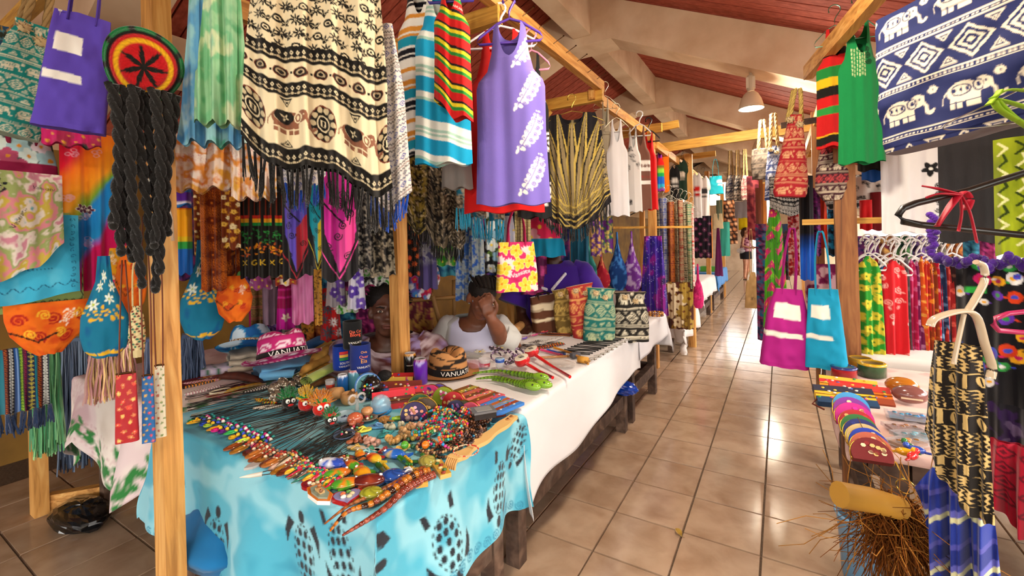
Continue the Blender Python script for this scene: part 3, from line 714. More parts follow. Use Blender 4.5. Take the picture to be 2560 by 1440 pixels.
def sack(label, bx, paint, name='bag', cat='bag', mat='canvas', prof=((0, .95), (1, 1)), depth=.4, sq=.55, lining=None, res=2.6, crush=.012, group=None, tilt=0.0, lean=0.0, bias=0.0):
    """open bag; prof width table down the bag; returns Empty root (top centre), width, height"""
    P, yaw, Wd, H = box(*bx[:5], bx[5] if len(bx) > 5 else 0); root = thing(name, label, cat, P, yaw, group); root.rotation_euler = (lean, tilt, yaw)
    pw, ph = bx[2] - bx[0], bx[3] - bx[1]; nu = int(np.clip(pw / res * 2, 24, 320)); nv = int(np.clip(ph / res, 12, 200)); cv = ss(paint, nu // 2, max(4, int(nu / 2 * H / Wd)))
    v = np.linspace(0, 1, nv)[:, None]; t = np.linspace(0, 2 * math.pi, 2001); c, s = np.cos(t), np.sin(t)
    cx = np.sign(c) * np.abs(c) ** sq; sy = np.sign(s) * np.abs(s) ** sq; ln = np.concatenate([[0], np.cumsum(np.hypot(np.diff(cx), depth * np.diff(sy)))]); tq = np.linspace(0, ln[-1], nu, False); cx, sy = np.interp(tq, ln, cx)[None], np.interp(tq, ln, sy)[None]; w = interp(prof, v[:, 0])[:, None] * Wd / 2
    nz = smooth_noise(nv, nu // 2, 5, 4, int(bx[0]) + 3, 2); nz = np.concatenate([nz, nz[:, ::-1]], 1)[:, :nu]
    if nz.shape[1] < nu: nz = np.pad(nz, ((0, 0), (0, nu - nz.shape[1])), 'edge')
    dv = depth * Wd / 2 * np.clip(.35 + v * 1.3, .3, 1) * np.where(v > .97, .97, 1)
    X = w * cx + bias * v * Wd; Y = -dv * sy + (nz - .5) * crush * 2; Z = -H * v + (nz - .5) * crush * (v > .02)
    mb = MB(); G = np.stack(np.broadcast_arrays(X, Y, Z), -1); U = np.broadcast_to(.5 + .5 * cx, G.shape[:2]); C = cv.at(U, np.broadcast_to(v, G.shape[:2])); base = mb.n
    mb.grid(G, C, closeu=True)
    b = G[-1].mean(0); mb.add(np.concatenate([G[-1], [b]]), [(i, nu, (i + 1) % nu) for i in range(nu)], C[-1].mean(0))
    mb.build('body', mat, root)
    if lining is not None:
        m2 = MB(); k = max(3, nv // 3); m2.grid((G[:k] * [.97, .93, 1])[:, ::-1], np.asarray(lining), closeu=True); m2.build('lining', 'canvas', root)
    return root, Wd, H
def strap(root, pts, r, col, name='handle', mat='canvas', flat=.3, n=6, sub=None):
    P = np.asarray(pts, float); t = np.linspace(0, len(P) - 1, max(8, len(P) * 4)); i = np.minimum(t.astype(int), len(P) - 2); f = (t - i)[:, None]
    p0, p1, p2, p3 = P[np.maximum(i - 1, 0)], P[i], P[i + 1], P[np.minimum(i + 2, len(P) - 1)]
    Q = .5 * (2 * p1 + (p2 - p0) * f + (2 * p0 - 5 * p1 + 4 * p2 - p3) * f ** 2 + (3 * p1 - p0 - 3 * p2 + p3) * f ** 3)
    mb = MB(); mb.tube(Q, r, col, n, flat=flat); return mb.build(name, mat, root)
def rope(root, pts, r, col, name='rope'):
    P = np.asarray(pts, float); t = np.linspace(0, len(P) - 1, 24); i = np.minimum(t.astype(int), len(P) - 2); f = (t - i)[:, None]; Q = P[i] * (1 - f) + P[i + 1] * f; mb = MB()
    for s in range(3):
        a = np.linspace(0, 16, 24) + s * 2.094; mb.tube(Q + np.c_[np.cos(a), np.sin(a) , 0 * a] * r * .55, r * .62, col * (1 - .1 * s), 5)
    return mb.build(name, 'rope', root)
def pompom(root, p, r, col=None):
    col = K('cbb083') if col is None else col; mb = MB(); R = np.random.RandomState(3); mb.ell(p, r * .75, col, 8, 6)
    for k in range(26):
        d = _n(R.normal(size=3)); mb.tube([np.array(p) + d * r * .5, np.array(p) + d * r * 1.05], [r * .16, r * .05], col * R.uniform(.75, 1.1), 4)
    return mb.build('pompom', 'yarn', root)
def tote(label, bx, col, stripes=(), handles=None, hl=.25, hw=.2, paint=None, lining=None, prof=((0, .8), (1, 1)), depth=.38, hcol=None, tilt=0.0, name='tote_bag', grab=None, lean=0.0, **k):
    def pt(w, h):
        cv = solid(col, .03)(w, h)
        for v0, v1, u0, u1, c in stripes: cv.poly([(u0, v0 * cv.asp), (u1, v0 * cv.asp + .02), (u1 + .02, v1 * cv.asp + .02), (u0 + .01, v1 * cv.asp)], c)
        return cv
    root, Wd, H = sack(label, bx, paint or pt, name, 'bag', prof=prof, depth=depth, sq=.45, lining=lining if lining is not None else K('ddd6cc'), tilt=tilt, lean=lean, **k)
    hc = ctint(col, .9) if hcol is None else hcol; tw = prof[0][1] * Wd / 2; dd = depth * Wd / 2 * .35
    g_ = np.array(grab) if grab is not None else None
    for s in (-1, 1):
        a, b = (-tw * .5, s * dd, -.03), (tw * .5, s * dd, -.03); m1 = (-tw * hw, s * .012, hl * .96); m2 = (tw * hw, s * .012, hl * .96)
        strap(root, [a, (-tw * .45, s * dd * .8, hl * .5), m1, (0, s * .01, hl), m2, (tw * .45, s * dd * .8, hl * .5), b], .011, hc, flat=.3)
    return root
E_PROF = ((0, .62), (.06, .55), (.14, .7), (.35, .9), (.7, 1), (.93, .97), (1, .86))
def drawbag(label, bx, bgc, fg, s=.5, ropes=.3, prof=E_PROF, ropec=None, pom=True, tilt=0.0, start=0, fg2=None, depth=.45, name='drawstring_bag', group=None, standing=False, lean=0.0):
    root, Wd, H = sack(label, bx, lambda w, h: P_eleph(w, h, bgc, fg, s, start=start, fg2=fg2), name, 'bag', prof=prof, depth=depth, sq=.75, lining=K('b9a588'), tilt=tilt, group=group, lean=lean)
    rc = K('a4865a') if ropec is None else ropec
    if ropes:
        for s_ in (-1, 1):
            rope(root, [(s_ * Wd * .16, 0, -.03), (s_ * Wd * .12, -.02, ropes * .5), (s_ * .012, -.01, ropes)], .011, rc); rope(root, [(s_ * Wd * .22, .03, -.03), (s_ * Wd * .15, .03, ropes * .5), (s_ * .02, .02, ropes)], .011, rc)
    if pom:
        for x in (-.17, .12): pompom(root, (Wd * x, -depth * Wd * .3, -.035 - .03 * (x > 0)), .026)
    return root
SL_PROF = ((0, .1), (.2, .14), (.42, .45), (.6, .88), (.78, 1), (.92, .85), (1, .5))
def sling(label, bx, paint, prof=SL_PROF, depth=.5, group=None, tilt=0.0, mat='canvas'):
    root, Wd, H = sack(label, bx, paint, 'sling_bag', 'bag', mat, prof=prof, depth=depth, sq=.9, crush=.008, group=group, tilt=tilt); return root
# ---- left front: things hung on the front rail
tealc, cream = K('12807a'), K('d8d2b8')
drawbag('teal drawstring bag printed with cream elephants, at the top left', (8, 62, 168, 350, 1.72, 12), tealc, cream, .42, .32, tilt=.16)
drape('work_shirt', 'dark olive shirt with blue VANUATU lettering behind the teal bag', 'shirt', (-30, 70, 75, 400, 2.0, 10), lambda w, h: (lambda cv: ([cv.text('VANUATU', .1, .3 + .28 * k, .9, K('4f93a8'), -.2) for k in range(6)], [cv.text('LA', .3, .2 + .8 * k, .3, K('d8a32a')) for k in range(3)], cv)[-1])(P_batik(w, h, [K('2c3128'), K('3d3a2a'), K('27496a')], 4, 3)), folds=3)
tote('purple canvas tote bag with two white stripes, beside the crocheted hat', (118, 40, 300, 330, 1.52, -8), K('5b45b4'), ((.2, .36, .12, .55, WHITE), (.54, .61, .03, .6, WHITE)), hl=.22, prof=((0, .78), (.4, .88), (1, 1)), depth=.35, tilt=.1)
def tam():
    p = at(360, 165, 1.4); r = thing('knitted_tam_hat', 'red, gold, green and black crocheted hat with long black dreadlocks on the pine post', 'hat', p, yaw_to_eye(360) - .15)
    r.rotation_euler = (0, 0, yaw_to_eye(360) - .12)
    n = 72; rg = np.linspace(0, 1, 26); t = np.linspace(0, 2 * math.pi, n, False); G = np.zeros((26, n, 3)); C = np.zeros((26, n, 3)); rad = .1
    red, yel, grn, blk = K('c0161c'), K('e8b21c'), K('14733c'), K('191714')
    for i, q in enumerate(rg):
        wob = 1 + .05 * np.sin(3 * t + .6) * q; rr = rad * np.sin(min(q, 1) * 1.75) / math.sin(1.75 if q > .9 else 1.57) if False else rad * (np.sin(q * 1.9)) * 1.0
        G[i, :, 0] = rr * wob * np.cos(t); G[i, :, 2] = rr * wob * np.sin(t) * 1.16; G[i, :, 1] = -.055 * np.cos(q * 1.9) + .003 * np.sin(40 * q)
        for j, a in enumerate(t):
            star = .42 * (abs(((a * 7 / (2 * math.pi)) % 1) - .5) * 2) ** 1.4 + .06
            c = blk if q < star * .72 else red if q < .36 else yel if q < .44 else red if q < .52 else blk if q < .59 else (grn if (a * 9 / (2 * math.pi)) % 1 < .72 else blk)
            C[i, j] = c * (.85 + .15 * math.sin(j * 2.2) * math.sin(i * 3))
    mb = MB(); mb.grid(G @ rotm(.1, .38, .1).T, C, closeu=True); mb.build('crown', 'yarn', r)
    R = np.random.RandomState(2)
    for k in range(9):
        x0 = -.072 + .017 * k; ln = [.42, .5, .52, .6, .5, .62, .48, .56, .44][k]; mb = MB(); m = 40; z = np.linspace(-.08, -.08 - ln, m); sw = .012 * np.sin(np.linspace(0, 4, m) + k)
        for s in range(2):
            a = np.linspace(0, ln * 62, m) + s * math.pi; rad_ = np.linspace(.0115, .008, m); mb.tube(np.c_[x0 * (1 - .1 * np.linspace(0, 1, m)) + sw + .007 * np.cos(a), -.02 + .02 * (k % 3 - 1) + .007 * np.sin(a), z], rad_, K('1d1b1a') * R.uniform(.8, 1.2), 6)
        mb.ell((x0 * .9 + sw[-1], -.02 + .02 * (k % 3 - 1), z[-1] - .005), (.013, .013, .014), K('191714'), 6, 5); mb.build('dreadlock', 'yarn', r)
tam()
# purses hung on long leather straps
for (x0, y0, x1, y1, d, st, bgc, cols, lab) in ((285, 935, 345, 1104, 1.42, 650, K('a5151c'), [K('d8402a'), K('e8b05a'), K('c86a3a')], 'red'), (352, 940, 386, 1106, 1.46, 540, K('1d5f9a'), [K('c8a04a'), K('c8304a')], 'blue'), (384, 915, 413, 1092, 1.5, 520, K('d8ccb0'), [K('b0402a'), K('5a7a3a')], 'cream')):
    rt, Wd, H = sack(f'{lab} floral brocade phone purse on a long brown leather strap', (x0, y0, x1, y1, d, -15), lambda w, h: P_floral(w, h, bgc, cols, K('e8d0a0'), 22, .12, int(x0), [K('b89040'), cols[-1]]), 'phone_purse', 'purse', 'satin', ((0, .85), (1, 1)), .35, .5, res=1.6, crush=.002)
    up = (y0 - st) * d / F_PX
    for s in (-1, 1): strap(rt, [(s * Wd * .3, 0, -.005), (s * .012, .0, up * .5), (.004 * s, 0, up)], .004, K('6b3016'), 'strap', 'leather', .5)
    strap(rt, [(-Wd * .42, 0, .002), (0, 0, .004), (Wd * .42, 0, .002)], .003, K('4a3018'), 'zip', 'metal', 1)
# woven palm pouch
rt, Wd, H = sack('small woven palm-leaf pouch in green, maroon and cream below the dreadlocks', (318, 765, 364, 892, 1.55), lambda w, h: (lambda cv: ([cv.poly([(i * .25 + (j % 2) * .125, j * .18), (i * .25 + .125 + (j % 2) * .125, j * .18 - .09), (i * .25 + .25 + (j % 2) * .125, j * .18), (i * .25 + .125 + (j % 2) * .125, j * .18 + .09)], [K('14604c'), K('6a1e20'), K('d8c898')][(i + 2 * j) % 3]) for i in range(-1, 5) for j in range(0, 18)], cv)[-1])(Cv(w, h, K('c8b888'))), 'woven_pouch', 'pouch', 'canvas', ((0, .4), (.2, .8), (.6, 1), (.9, .8), (1, .5)), .6, .9, res=1.6, crush=.002)
strap(rt, [(-.01, 0, 0), (-.008, 0, .12), (0, 0, .16), (.008, 0, .12), (.01, 0, 0)], .003, K('c8b888'), 'cord', 'rope', 1)
# painted cloths, lower left
def p_van(w, h):
    cv = P_tie(w, h, [K('d9c8bc'), K('cf8a9c'), K('e6dcd0'), K('9cab6a'), K('d98a96'), K('c9b44a'), K('e2d8cc'), K('6fb0b8')], 21, 4, 5)
    cv.text('Vanuatu', .58, .3, .3, INK, .3); cv.text('Vanuatu', .35, 1.0, .36, INK, -1.1); turtle(cv, .1, .28, .26, INK, None, 1.2); return cv
drape('painted_cloth', 'pink and white tie-dye cloth lettered Vanuatu, folded over the blue cloth', 'cloth', (-40, 430, 160, 690, 1.66, 20), p_van, folds=2, amp=.006, dep=.012, bot=[.05, .0, -.1, -.3], res=2)
def p_wave(w, h):
    cv = P_tie(w, h, [K('2f9cc2'), K('3fb0d6'), K('55bbdc')], 3, 3, 3); y = cv.asp * .86
    cv.line([(t, y + .03 * math.sin(t * 40)) for t in np.linspace(0, 1, 120)], .012, K('1c5f86')); cv.text('anuatu.....', .0, cv.asp * .66, .7, K('1c5f86'))
    for k in range(12): spiral(cv, .92, .08 + k * cv.asp / 13, .035, K('1c5f86'), .01, 1, k)
    return cv
drape('painted_cloth', 'sky-blue cloth with a drawn wave border and handwriting', 'cloth', (-40, 535, 203, 748, 1.71, 18), p_wave, folds=1, amp=.005, dep=.01, bot=[.05, .02, 0, -.04], res=2)
def p_zig(w, h):
    cv = Cv(w, h, K('9cb86a')); x = np.arange(0, 1.05, .04); cv.line(np.c_[x, cv.asp * .93 + (np.arange(len(x)) % 2) * .05], .012, INK); cv.line(np.c_[.96 + (np.arange(20) % 2) * .03, np.linspace(0, cv.asp, 20)], .012, INK); return cv
drape('painted_cloth', 'pale green cloth with a black zigzag border peeking under the blue cloth', 'cloth', (-40, 530, 212, 772, 1.78, 16), p_zig, folds=1, amp=.004, dep=.008, res=2.4)
tote('maroon-banded floral tote bag above the pink tie-dye cloth', (-40, 345, 150, 448, 1.85, 10), K('7c1236'), paint=lambda w, h: (lambda cv: (cv.rect(0, cv.asp * .62, 1, cv.asp, K('8a1440')), cv)[-1])(P_floral(w, h, K('4a5a58'), [K('cfe0dc'), K('9ec4cc'), K('d8c8d4'), K('b04a6a')], K('d8902a'), 9, .2, 5)), hl=.1, depth=.3, lining=K('5a1028'))
drape('floral_cloth', 'dark pink hibiscus cloth peeking under the purple tote bag', 'cloth', (105, 320, 255, 365, 1.75), lambda w, h: P_floral(w, h, K('3a1c3c'), [K('c8246a'), K('b0305a')], K('e8b03a'), 12, .16, 6, [K('2a4a3a')]), folds=3)
def p_rain(w, h):
    cv = Cv(w, h, K('b8145a')); n = smooth_noise(h, w, 4, 3, 8, 3); Y, X = np.mgrid[0:h, 0:w] / w; q = X * .9 + Y * .55 + (n - .5) * .35
    st = [(-1, K('b8145a')), (.42, K('c8142e')), (.6, K('e06a14')), (.98, K('e0901c')), (1.13, K('6a9a2c')), (1.2, K('1a7ac0')), (1.55, K('1f8ac8')), (1.62, K('9a5ab0')), (1.7, K('c8145a')), (2.1, K('c8145a'))]
    pos = np.array([s[0] for s in st]); C = np.array([s[1] for s in st])
    cv.a = np.stack([np.interp(q, pos, C[:, k]) for k in range(3)], -1); R = np.random.RandomState(1)
    for k in range(16):
        x, y = R.rand(), R.rand() * cv.asp; c = cv.a[min(h - 1, int(y * w)), min(w - 1, int(x * w))] * .5 + .3 * K('f0a0c0') + .1
        for q2 in range(4): cv.ell(x + R.uniform(-.06, .06), y + R.uniform(-.06, .06), .045, .04, c, 0, .6)
    for k in range(4): flower(cv, .25 + .6 * R.rand(), R.rand() * cv.asp, .085, K('4a1432'), K('e8e0d0'), 5, k, .3, K('e8d8d0'))
    return cv
drape('rainbow_sarong', 'magenta, orange and blue rainbow batik sarong behind the dreadlocks', 'sarong', (150, 335, 318, 722, 1.95, 6), p_rain, folds=3, amp=.022, res=1.8)
def p_orange(sd):
    def f(w, h):
        cv = P_tie(w, h, [K('d8540e'), K('e06a12'), K('c8480c')], sd, 3, 3)
        for k in range(5): spiral(cv, .15 + .2 * k, cv.asp * (.3 + .35 * (k % 2)), .1, K('a81e10'), .03, 2, k)
        for k in range(4): spiral(cv, .25 + .2 * k, cv.asp * (.6 - .35 * (k % 2)), .08, K('e8b02a'), .022, 2, k + 2, -1)
        turtle(cv, .74, cv.asp * .3, .2, K('e8dcc8'), None, .5); cv.line([(0, cv.asp * .5), (.3, cv.asp * .75), (.6, cv.asp * .6)], .03, K('2a1208')); return cv
    return f
HALF = ((0, 1), (.3, .98), (.6, .86), (.85, .55), (1, .3))
sling('orange cloth bag with a white turtle and red swirls, lowest at the far left', (12, 755, 226, 882, 1.75, 8), p_orange(1), prof=HALF, depth=.25)
def p_teal(w, h):
    cv = P_tie(w, h, [K('0e5c8a'), K('0f6e8e'), K('0c4f86')], 5, 3, 3); R = np.random.RandomState(3)
    for k in range(12): cv.ell(R.rand(), cv.asp * R.choice([.5, .95, .62]), .05, .05, K('dca81e'))
    for k in range(26): cv.ell(R.rand(), cv.asp * (.58 + .05 * math.sin(k)), .035, .03, K('e0b020')); cv.ell(R.rand(), cv.asp * .96, .035, .03, K('e0b020'))
    for x, y in ((.3, .3), (.65, .42), (.2, .48), (.5, .2), (.85, .3)): flower(cv, x, y * cv.asp, .16, K('dfe6da'), K('a8b83a'), 6, x * 9, .2, K('3a6a3a'))
    return cv
sling('teal sling bag with white flowers left of the pine post', (196, 640, 322, 890, 1.72), p_teal, prof=((0, .25), (.25, .35), (.42, .62), (.6, .95), (.78, 1), (.93, .85), (1, .5)))
sling('teal sling bag with white flowers right of the pine post', (446, 600, 562, 846, 2.15), p_teal, prof=((0, .2), (.25, .3), (.42, .6), (.6, .95), (.78, 1), (.93, .8), (1, .4)))
sling('orange sling bag with red swirls beside the straw hats', (538, 690, 632, 802, 2.1), p_orange(4), prof=((0, .5), (.2, .8), (.5, 1), (.8, .85), (1, .4)))
sling('orange sling bag tucked behind the dreadlocks', (284, 615, 368, 780, 1.85), p_orange(7), prof=((0, .4), (.3, .8), (.6, 1), (.85, .8), (1, .4)))
sling('yellow and teal leaf print bag strap beside the dreadlocks', (268, 620, 325, 700, 1.9), lambda w, h: P_swirl(w, h, K('d8960e'), [K('12786a'), K('e8dcc0'), K('b83a14')], 4), prof=((0, .8), (.5, 1), (1, .7)))
WV = [(.07, K('1c2440'), K('c8b83a'), 'd'), (.04, K('0e6a7a'), K('0e6a7a'), ''), (.05, K('5a2a2a'), K('d8702a'), 'z'), (.07, K('16161c'), K('d8d8d0'), 'o'), (.04, K('1a4a8a'), K('7a9ac8'), 'l'), (.05, K('4a7a2a'), K('a8c83a'), 'd'), (.05, K('6a1e4a'), K('c83a6a'), 'z')]
def p_woven(w, h):
    c = P_bands(h, w, WV); cv = Cv(w, h, BLACK); cv.a = np.transpose(c.a, (1, 0, 2))[:h, :w]; return cv
drape('woven_shawl', 'blue striped woven shawl with knotted fringe at the bottom left', 'shawl', (-20, 868, 125, 1025, 1.85, 10), p_woven, folds=4, amp=.02, res=1.8, fringe=(12, .09, K('2a3a5a'), .005))
def raffia(label, bx, cols, n=70, seed=1):
    P, yaw, Wd, H = box(*bx); r = thing('raffia_skirt', label, 'skirt', P, yaw); R = np.random.RandomState(seed); mb = MB()
    for k in range(n * 3):
        x = R.uniform(-.5, .5) * Wd; y = R.uniform(-.04, .04); c = cols[R.randint(len(cols))] * R.uniform(.75, 1.2); ln = H * R.uniform(.85, 1.02); w = R.uniform(.0015, .0035)
        z = np.linspace(0, -ln, 7); j = np.cumsum(R.uniform(-.006, .006, 7)); xs = x * np.linspace(.85, 1.05, 7) + j; tw = R.uniform(-1, 1)
        A = np.c_[xs - w, y + tw * w + 0 * z, z]; B = np.c_[xs + w, y - tw * w + j, z]; mb.grid(np.stack([A, B], 1), c)
    tag(mb.build('strands', 'satin', r), kind='stuff'); mb = MB(); mb.box((0, 0, .005), (Wd * .9, .07, .02), cols[0]); mb.build('waistband', 'fabric', r); return r
raffia('green raffia grass skirt behind the striped shawl', (80, 872, 150, 1135, 2.1), [K('6fae7a'), K('8fc88a'), K('4f9a6a')], 60, 1)
raffia('blue-grey raffia grass skirt hanging over the leaf-print cloth', (148, 850, 225, 1170, 2.65), [K('5f7088'), K('7f90a8'), K('4a5670')], 70, 2)
raffia('pink and yellow raffia grass skirt behind the red purse', (218, 872, 335, 1000, 2.1), [K('d8a8a0'), K('d8b878'), K('c89090')], 70, 3)
raffia('slate blue raffia skirt just left of the pine post', (362, 850, 412, 1010, 2.4), [K('5f7098'), K('7f8fb0')], 40, 4)
raffia('slate blue raffia skirt just right of the pine post', (452, 840, 508, 960, 2.5), [K('4a5a78'), K('6a7a98')], 40, 5)

# ---- tie-dye tops and the elephant shawls
drape('tie_dye_dress', 'sky-blue tie-dye dress hung behind the green one', 'dress', (436, -140, 612, 362, 1.62, -6), lambda w, h: P_tie(w, h, [K('4fa88c'), K('8fc4cc'), K('5fa0cc'), K('bcd8d4'), K('4f98c8')], 31, 4, 6), folds=4, amp=.02, L=[(0, -.5), (.3, -.62), (1, -1)], Rr=[(0, .5), (.3, .62), (1, 1)], hem=.012, res=2.4)
drape('tie_dye_dress', 'mint-green tie-dye dress with a ruffled hem next to the elephant shawl', 'dress', (474, -140, 632, 312, 1.5, -8), lambda w, h: P_tie(w, h, [K('5fae7c'), K('9cd0a4'), K('7fc494'), K('cfe0b8'), K('8fc8a8')], 33, 4, 6), folds=4, amp=.02, L=[(0, -.5), (.55, -.7), (.7, -.8), (.72, -.9), (1, -1.0)], Rr=[(0, .5), (.55, .7), (.7, .8), (.72, .95), (1, 1.0)], hem=.012, res=2.4)
p_spl = lambda sd: (lambda w, h: P_tie(w, h, [K('e6d8cc'), K('e8dcd4'), K('d88a3a'), K('e6d0c0'), K('d8a040'), K('e8e0d8')], sd, 4, 3, speck=K('c03a5a')))
drape('tie_dye_skirt', 'white skirt splashed with orange and pink, left of its twin', 'skirt', (434, 340, 602, 470, 1.75, -5), p_spl(3), folds=3, amp=.02, hem=.012, bot=[.05, .08, 0, 0], res=2)
drape('tie_dye_skirt', 'white skirt splashed with orange and pink, partly behind the elephant shawl', 'skirt', (575, 345, 690, 498, 1.8, -5), p_spl(9), folds=3, amp=.018, hem=.012, res=2)
def p_shawl(w, h):
    ivory, blk, rust = K('e6d8b4'), K('161412'), K('6a2c1c'); cv = Cv(w, h, ivory); R = np.random.RandomState(5); A = cv.asp
    y1, y2 = A * .40, A * .92
    for k in range(15):
        for j in range(10):
            x, y = (j + .5 * (k % 2)) / 9 + R.uniform(-.02, .02), k * A / 15
            if (k + j) % 3 == 0: cv.ell(x, y, .032, .028, blk); cv.ell(x, y, .02, .015, ivory, 0, .5)
            else: flower(cv, x, y, .042, blk, ivory, 8, k + j, .14)
            for q in range(4): leaf(cv, x + .045, y + .02, .034, blk, 1.57 * q + k)
            cv.line([(x, y), (x + .05, y + .04), (x + .08, y)], .006, blk)
    for (a, b) in ((y1, A * .48), (A * .575, A * .65), (A * .9, A)):
        cv.rect(.0, a, 1, b, blk); m = (a + b) / 2
        for i in range(26): cv.poly([(i / 25 - .014, m - .012), (i / 25, m - .028), (i / 25 + .014, m - .012), (i / 25, m + .004)], ivory); cv.ell(i / 25, m - .012, .005, .006, blk); cv.ell(i / 25, m + .022, .013, .009, K('c8b894')); cv.ell(i / 25 + .02, m + .022, .004, .004, ivory)
    cv.rect(0, A * .48, 1, A * .575, ivory)
    for i in range(9):
        x = i / 8; m = A * .528; cv.ell(x, m, .046, .036, rust); cv.ell(x, m, .04, .03, blk); cv.ell(x, m, .028, .02, K('b8a484'), 0, .6); cv.rect(x + .058, m - .008, x + .072, m + .008, blk)
    cv.rect(0, A * .65, 1, A * .9, ivory)
    for i, x in enumerate((.07, .51, .95)):
        m = A * .775; cv.ell(x, m, .088, .125, rust); cv.ell(x, m, .08, .115, blk)
        for q in range(10): cv.ell(x + .066 * math.cos(q * .628), m + .095 * math.sin(q * .628), .018, .02, K('c8b894'))
        cv.ell(x, m, .042, .056, ivory); cv.ell(x, m, .034, .046, blk); cv.rect(x - .016, m - .022, x + .016, m + .022, ivory); cv.rect(x - .006, m - .02, x + .006, m + .02, blk)
    for x in (.28, .72):
        m = A * .775; br = K('8a5a44'); elephant(cv, x, m - .01, .27, br, ivory); cv.ell(x - .012, m - .035, .058, .045, blk); flower(cv, x - .012, m - .035, .026, ivory, blk, 4, .4, .2)
        for s in (-1, 1): tri(cv, x, m + s * .135, .04, blk, ivory, s)
    return cv
drape('elephant_shawl', 'large ivory shawl printed with black flowers and brown elephants, black tassels', 'shawl', (606, -60, 990, 418, 1.36, -4), p_shawl, folds=5, amp=.02, dep=.03, L=[(0, -.82), (.5, -.95), (1, -1)], Rr=[(0, .82), (.5, .9), (.75, .88), (1, .95)], bot=[-.14, .0, .02, .0, .06, .16, .1], res=1.5, hem=.006, fringe=(30, .125, K('1a1817'), .0032))
def p_blue_geo(w, h):
    return P_bands(w, h, [(.16, K('d8d2cc'), K('1e3f9a'), 'd'), (.08, K('d8d2cc'), K('2a2a30'), 'z'), (.06, K('d8d2cc'), K('6a3a2a'), 'o'), (.08, K('d8d2cc'), K('2a2a30'), 'z'), (.12, K('d4cec8'), K('20305a'), 'd'), (.08, K('d8d2cc'), K('24366a'), 'z')])
drape('geometric_shawl', 'white shawl with blue and black geometric bands and royal blue tassels', 'shawl', (905, 60, 1022, 500, 1.5, -10), p_blue_geo, folds=2, amp=.02, L=[(0, -.2), (.4, -.6), (1, -1)], Rr=[(0, .3), (.4, .75), (1, 1)], bot=[-.05, .0, .06, .02, -.06], res=1.7, fringe=(11, .075, K('1c4cb0'), .0032))
drape('geometric_shawl', 'lower tip of a white zigzag shawl with blue tassels below the elephant shawl', 'shawl', (708, 380, 815, 455, 1.55), p_blue_geo, folds=2, amp=.015, bot=[.1, .3, .1, -.2], res=1.8, fringe=(9, .08, K('1c4cb0'), .003))
# ---- second row inside the stall
p_fan = lambda w, h: (lambda cv: ([cv.line([(.5 + .06 * math.cos(a), y + .06 * math.sin(a)), (.5 + .75 * math.cos(a), y + .6 * math.sin(a))], .022, K('6a2408')) for y in np.arange(.2, cv.asp + .4, .8) for a in np.arange(0, 6.28, .12)], cv)[-1])(P_tie(w, h, [K('c05a14'), K('d8741e'), K('b04e10')], 3, 2, 5))
p_gold = lambda w, h: P_floral(w, h, K('6a2a0c'), [K('d8b048'), K('e0d0a0'), K('c8902a')], K('8a3a0c'), 22, .16, 5, [K('b8781e')])
drape('orange_sarong', 'orange batik sarong with fine fan lines, front one beside the teal sling', 'sarong', (498, 455, 562, 725, 2.0, -8), p_fan, folds=2, amp=.02, res=1.8)
drape('orange_sarong', 'orange fan-pattern sarong folded behind, ending in a wide fan', 'sarong', (540, 460, 622, 705, 2.15, -8), p_fan, folds=3, amp=.02, bot=[.05, 0, -.1, -.2], res=1.8)
drape('gold_sarong', 'gold and white flowered sarong strip between the orange ones', 'sarong', (552, 455, 600, 622, 1.96, -8), p_gold, folds=2, amp=.012, res=1.8)
drape('gold_sarong', 'gold flowered sarong at the left edge of the orange ones', 'sarong', (482, 460, 512, 640, 2.2), p_gold, folds=1, amp=.012, res=2)
drape('purple_scarf', 'purple and blue scarf end beside the tape on the pine post', 'scarf', (430, 470, 478, 515, 1.9), lambda w, h: P_stripes(w, h, [(.3, K('1c5a9a')), (.6, K('4a1a7a')), (.1, K('d8d0d8'))]), folds=1)
drape('rainbow_scarf', 'yellow, green and blue scarf just right of the pine post', 'scarf', (438, 520, 480, 685, 2.0), lambda w, h: P_stripes(w, h, [(.1, K('b03a1a')), (2.0, K('d89414')), (.4, K('c8a81c')), (.5, K('2a8a3a')), (.8, K('1a5aa8')), (9, K('1a5aa8'))]), folds=2)
def p_rasta(w, h):
    cv = Cv(w, h, K('14100e')); A = cv.asp; R = np.random.RandomState(2)
    for k in range(8): cv.line([(.1 + k * .12, 0), (.1 + k * .12, A * .3)], .025, K('7a2a12'))
    for i in range(4):
        x = .14 + i * .25; cv.rect(x - .1, A * .28, x + .08, A * .32, K('b02418')); cv.rect(x - .1, A * .32, x + .08, A * .36, K('d89a18')); cv.rect(x - .1, A * .36, x + .08, A * .4, K('1a7a34'))
    for i in range(60): leaf(cv, R.rand(), A * R.uniform(.45, .6), .08, [K('1a6a2c'), K('2a8a3a')][i % 2], R.uniform(0, 6))
    for i in range(50): leaf(cv, R.rand(), A * R.uniform(.62, .74), .09, [K('d88a14'), K('b0501a')][i % 2], R.uniform(0, 6))
    for i in range(5): cv.text('XGK'[i % 3], .05 + i * .2, A * .86, .12, K('d8b02a'))
    return cv
drape('rasta_sarong', 'black sarong with red, gold and green lion print', 'sarong', (598, 480, 712, 692, 2.05, -6), p_rasta, folds=4, amp=.016, res=1.6)
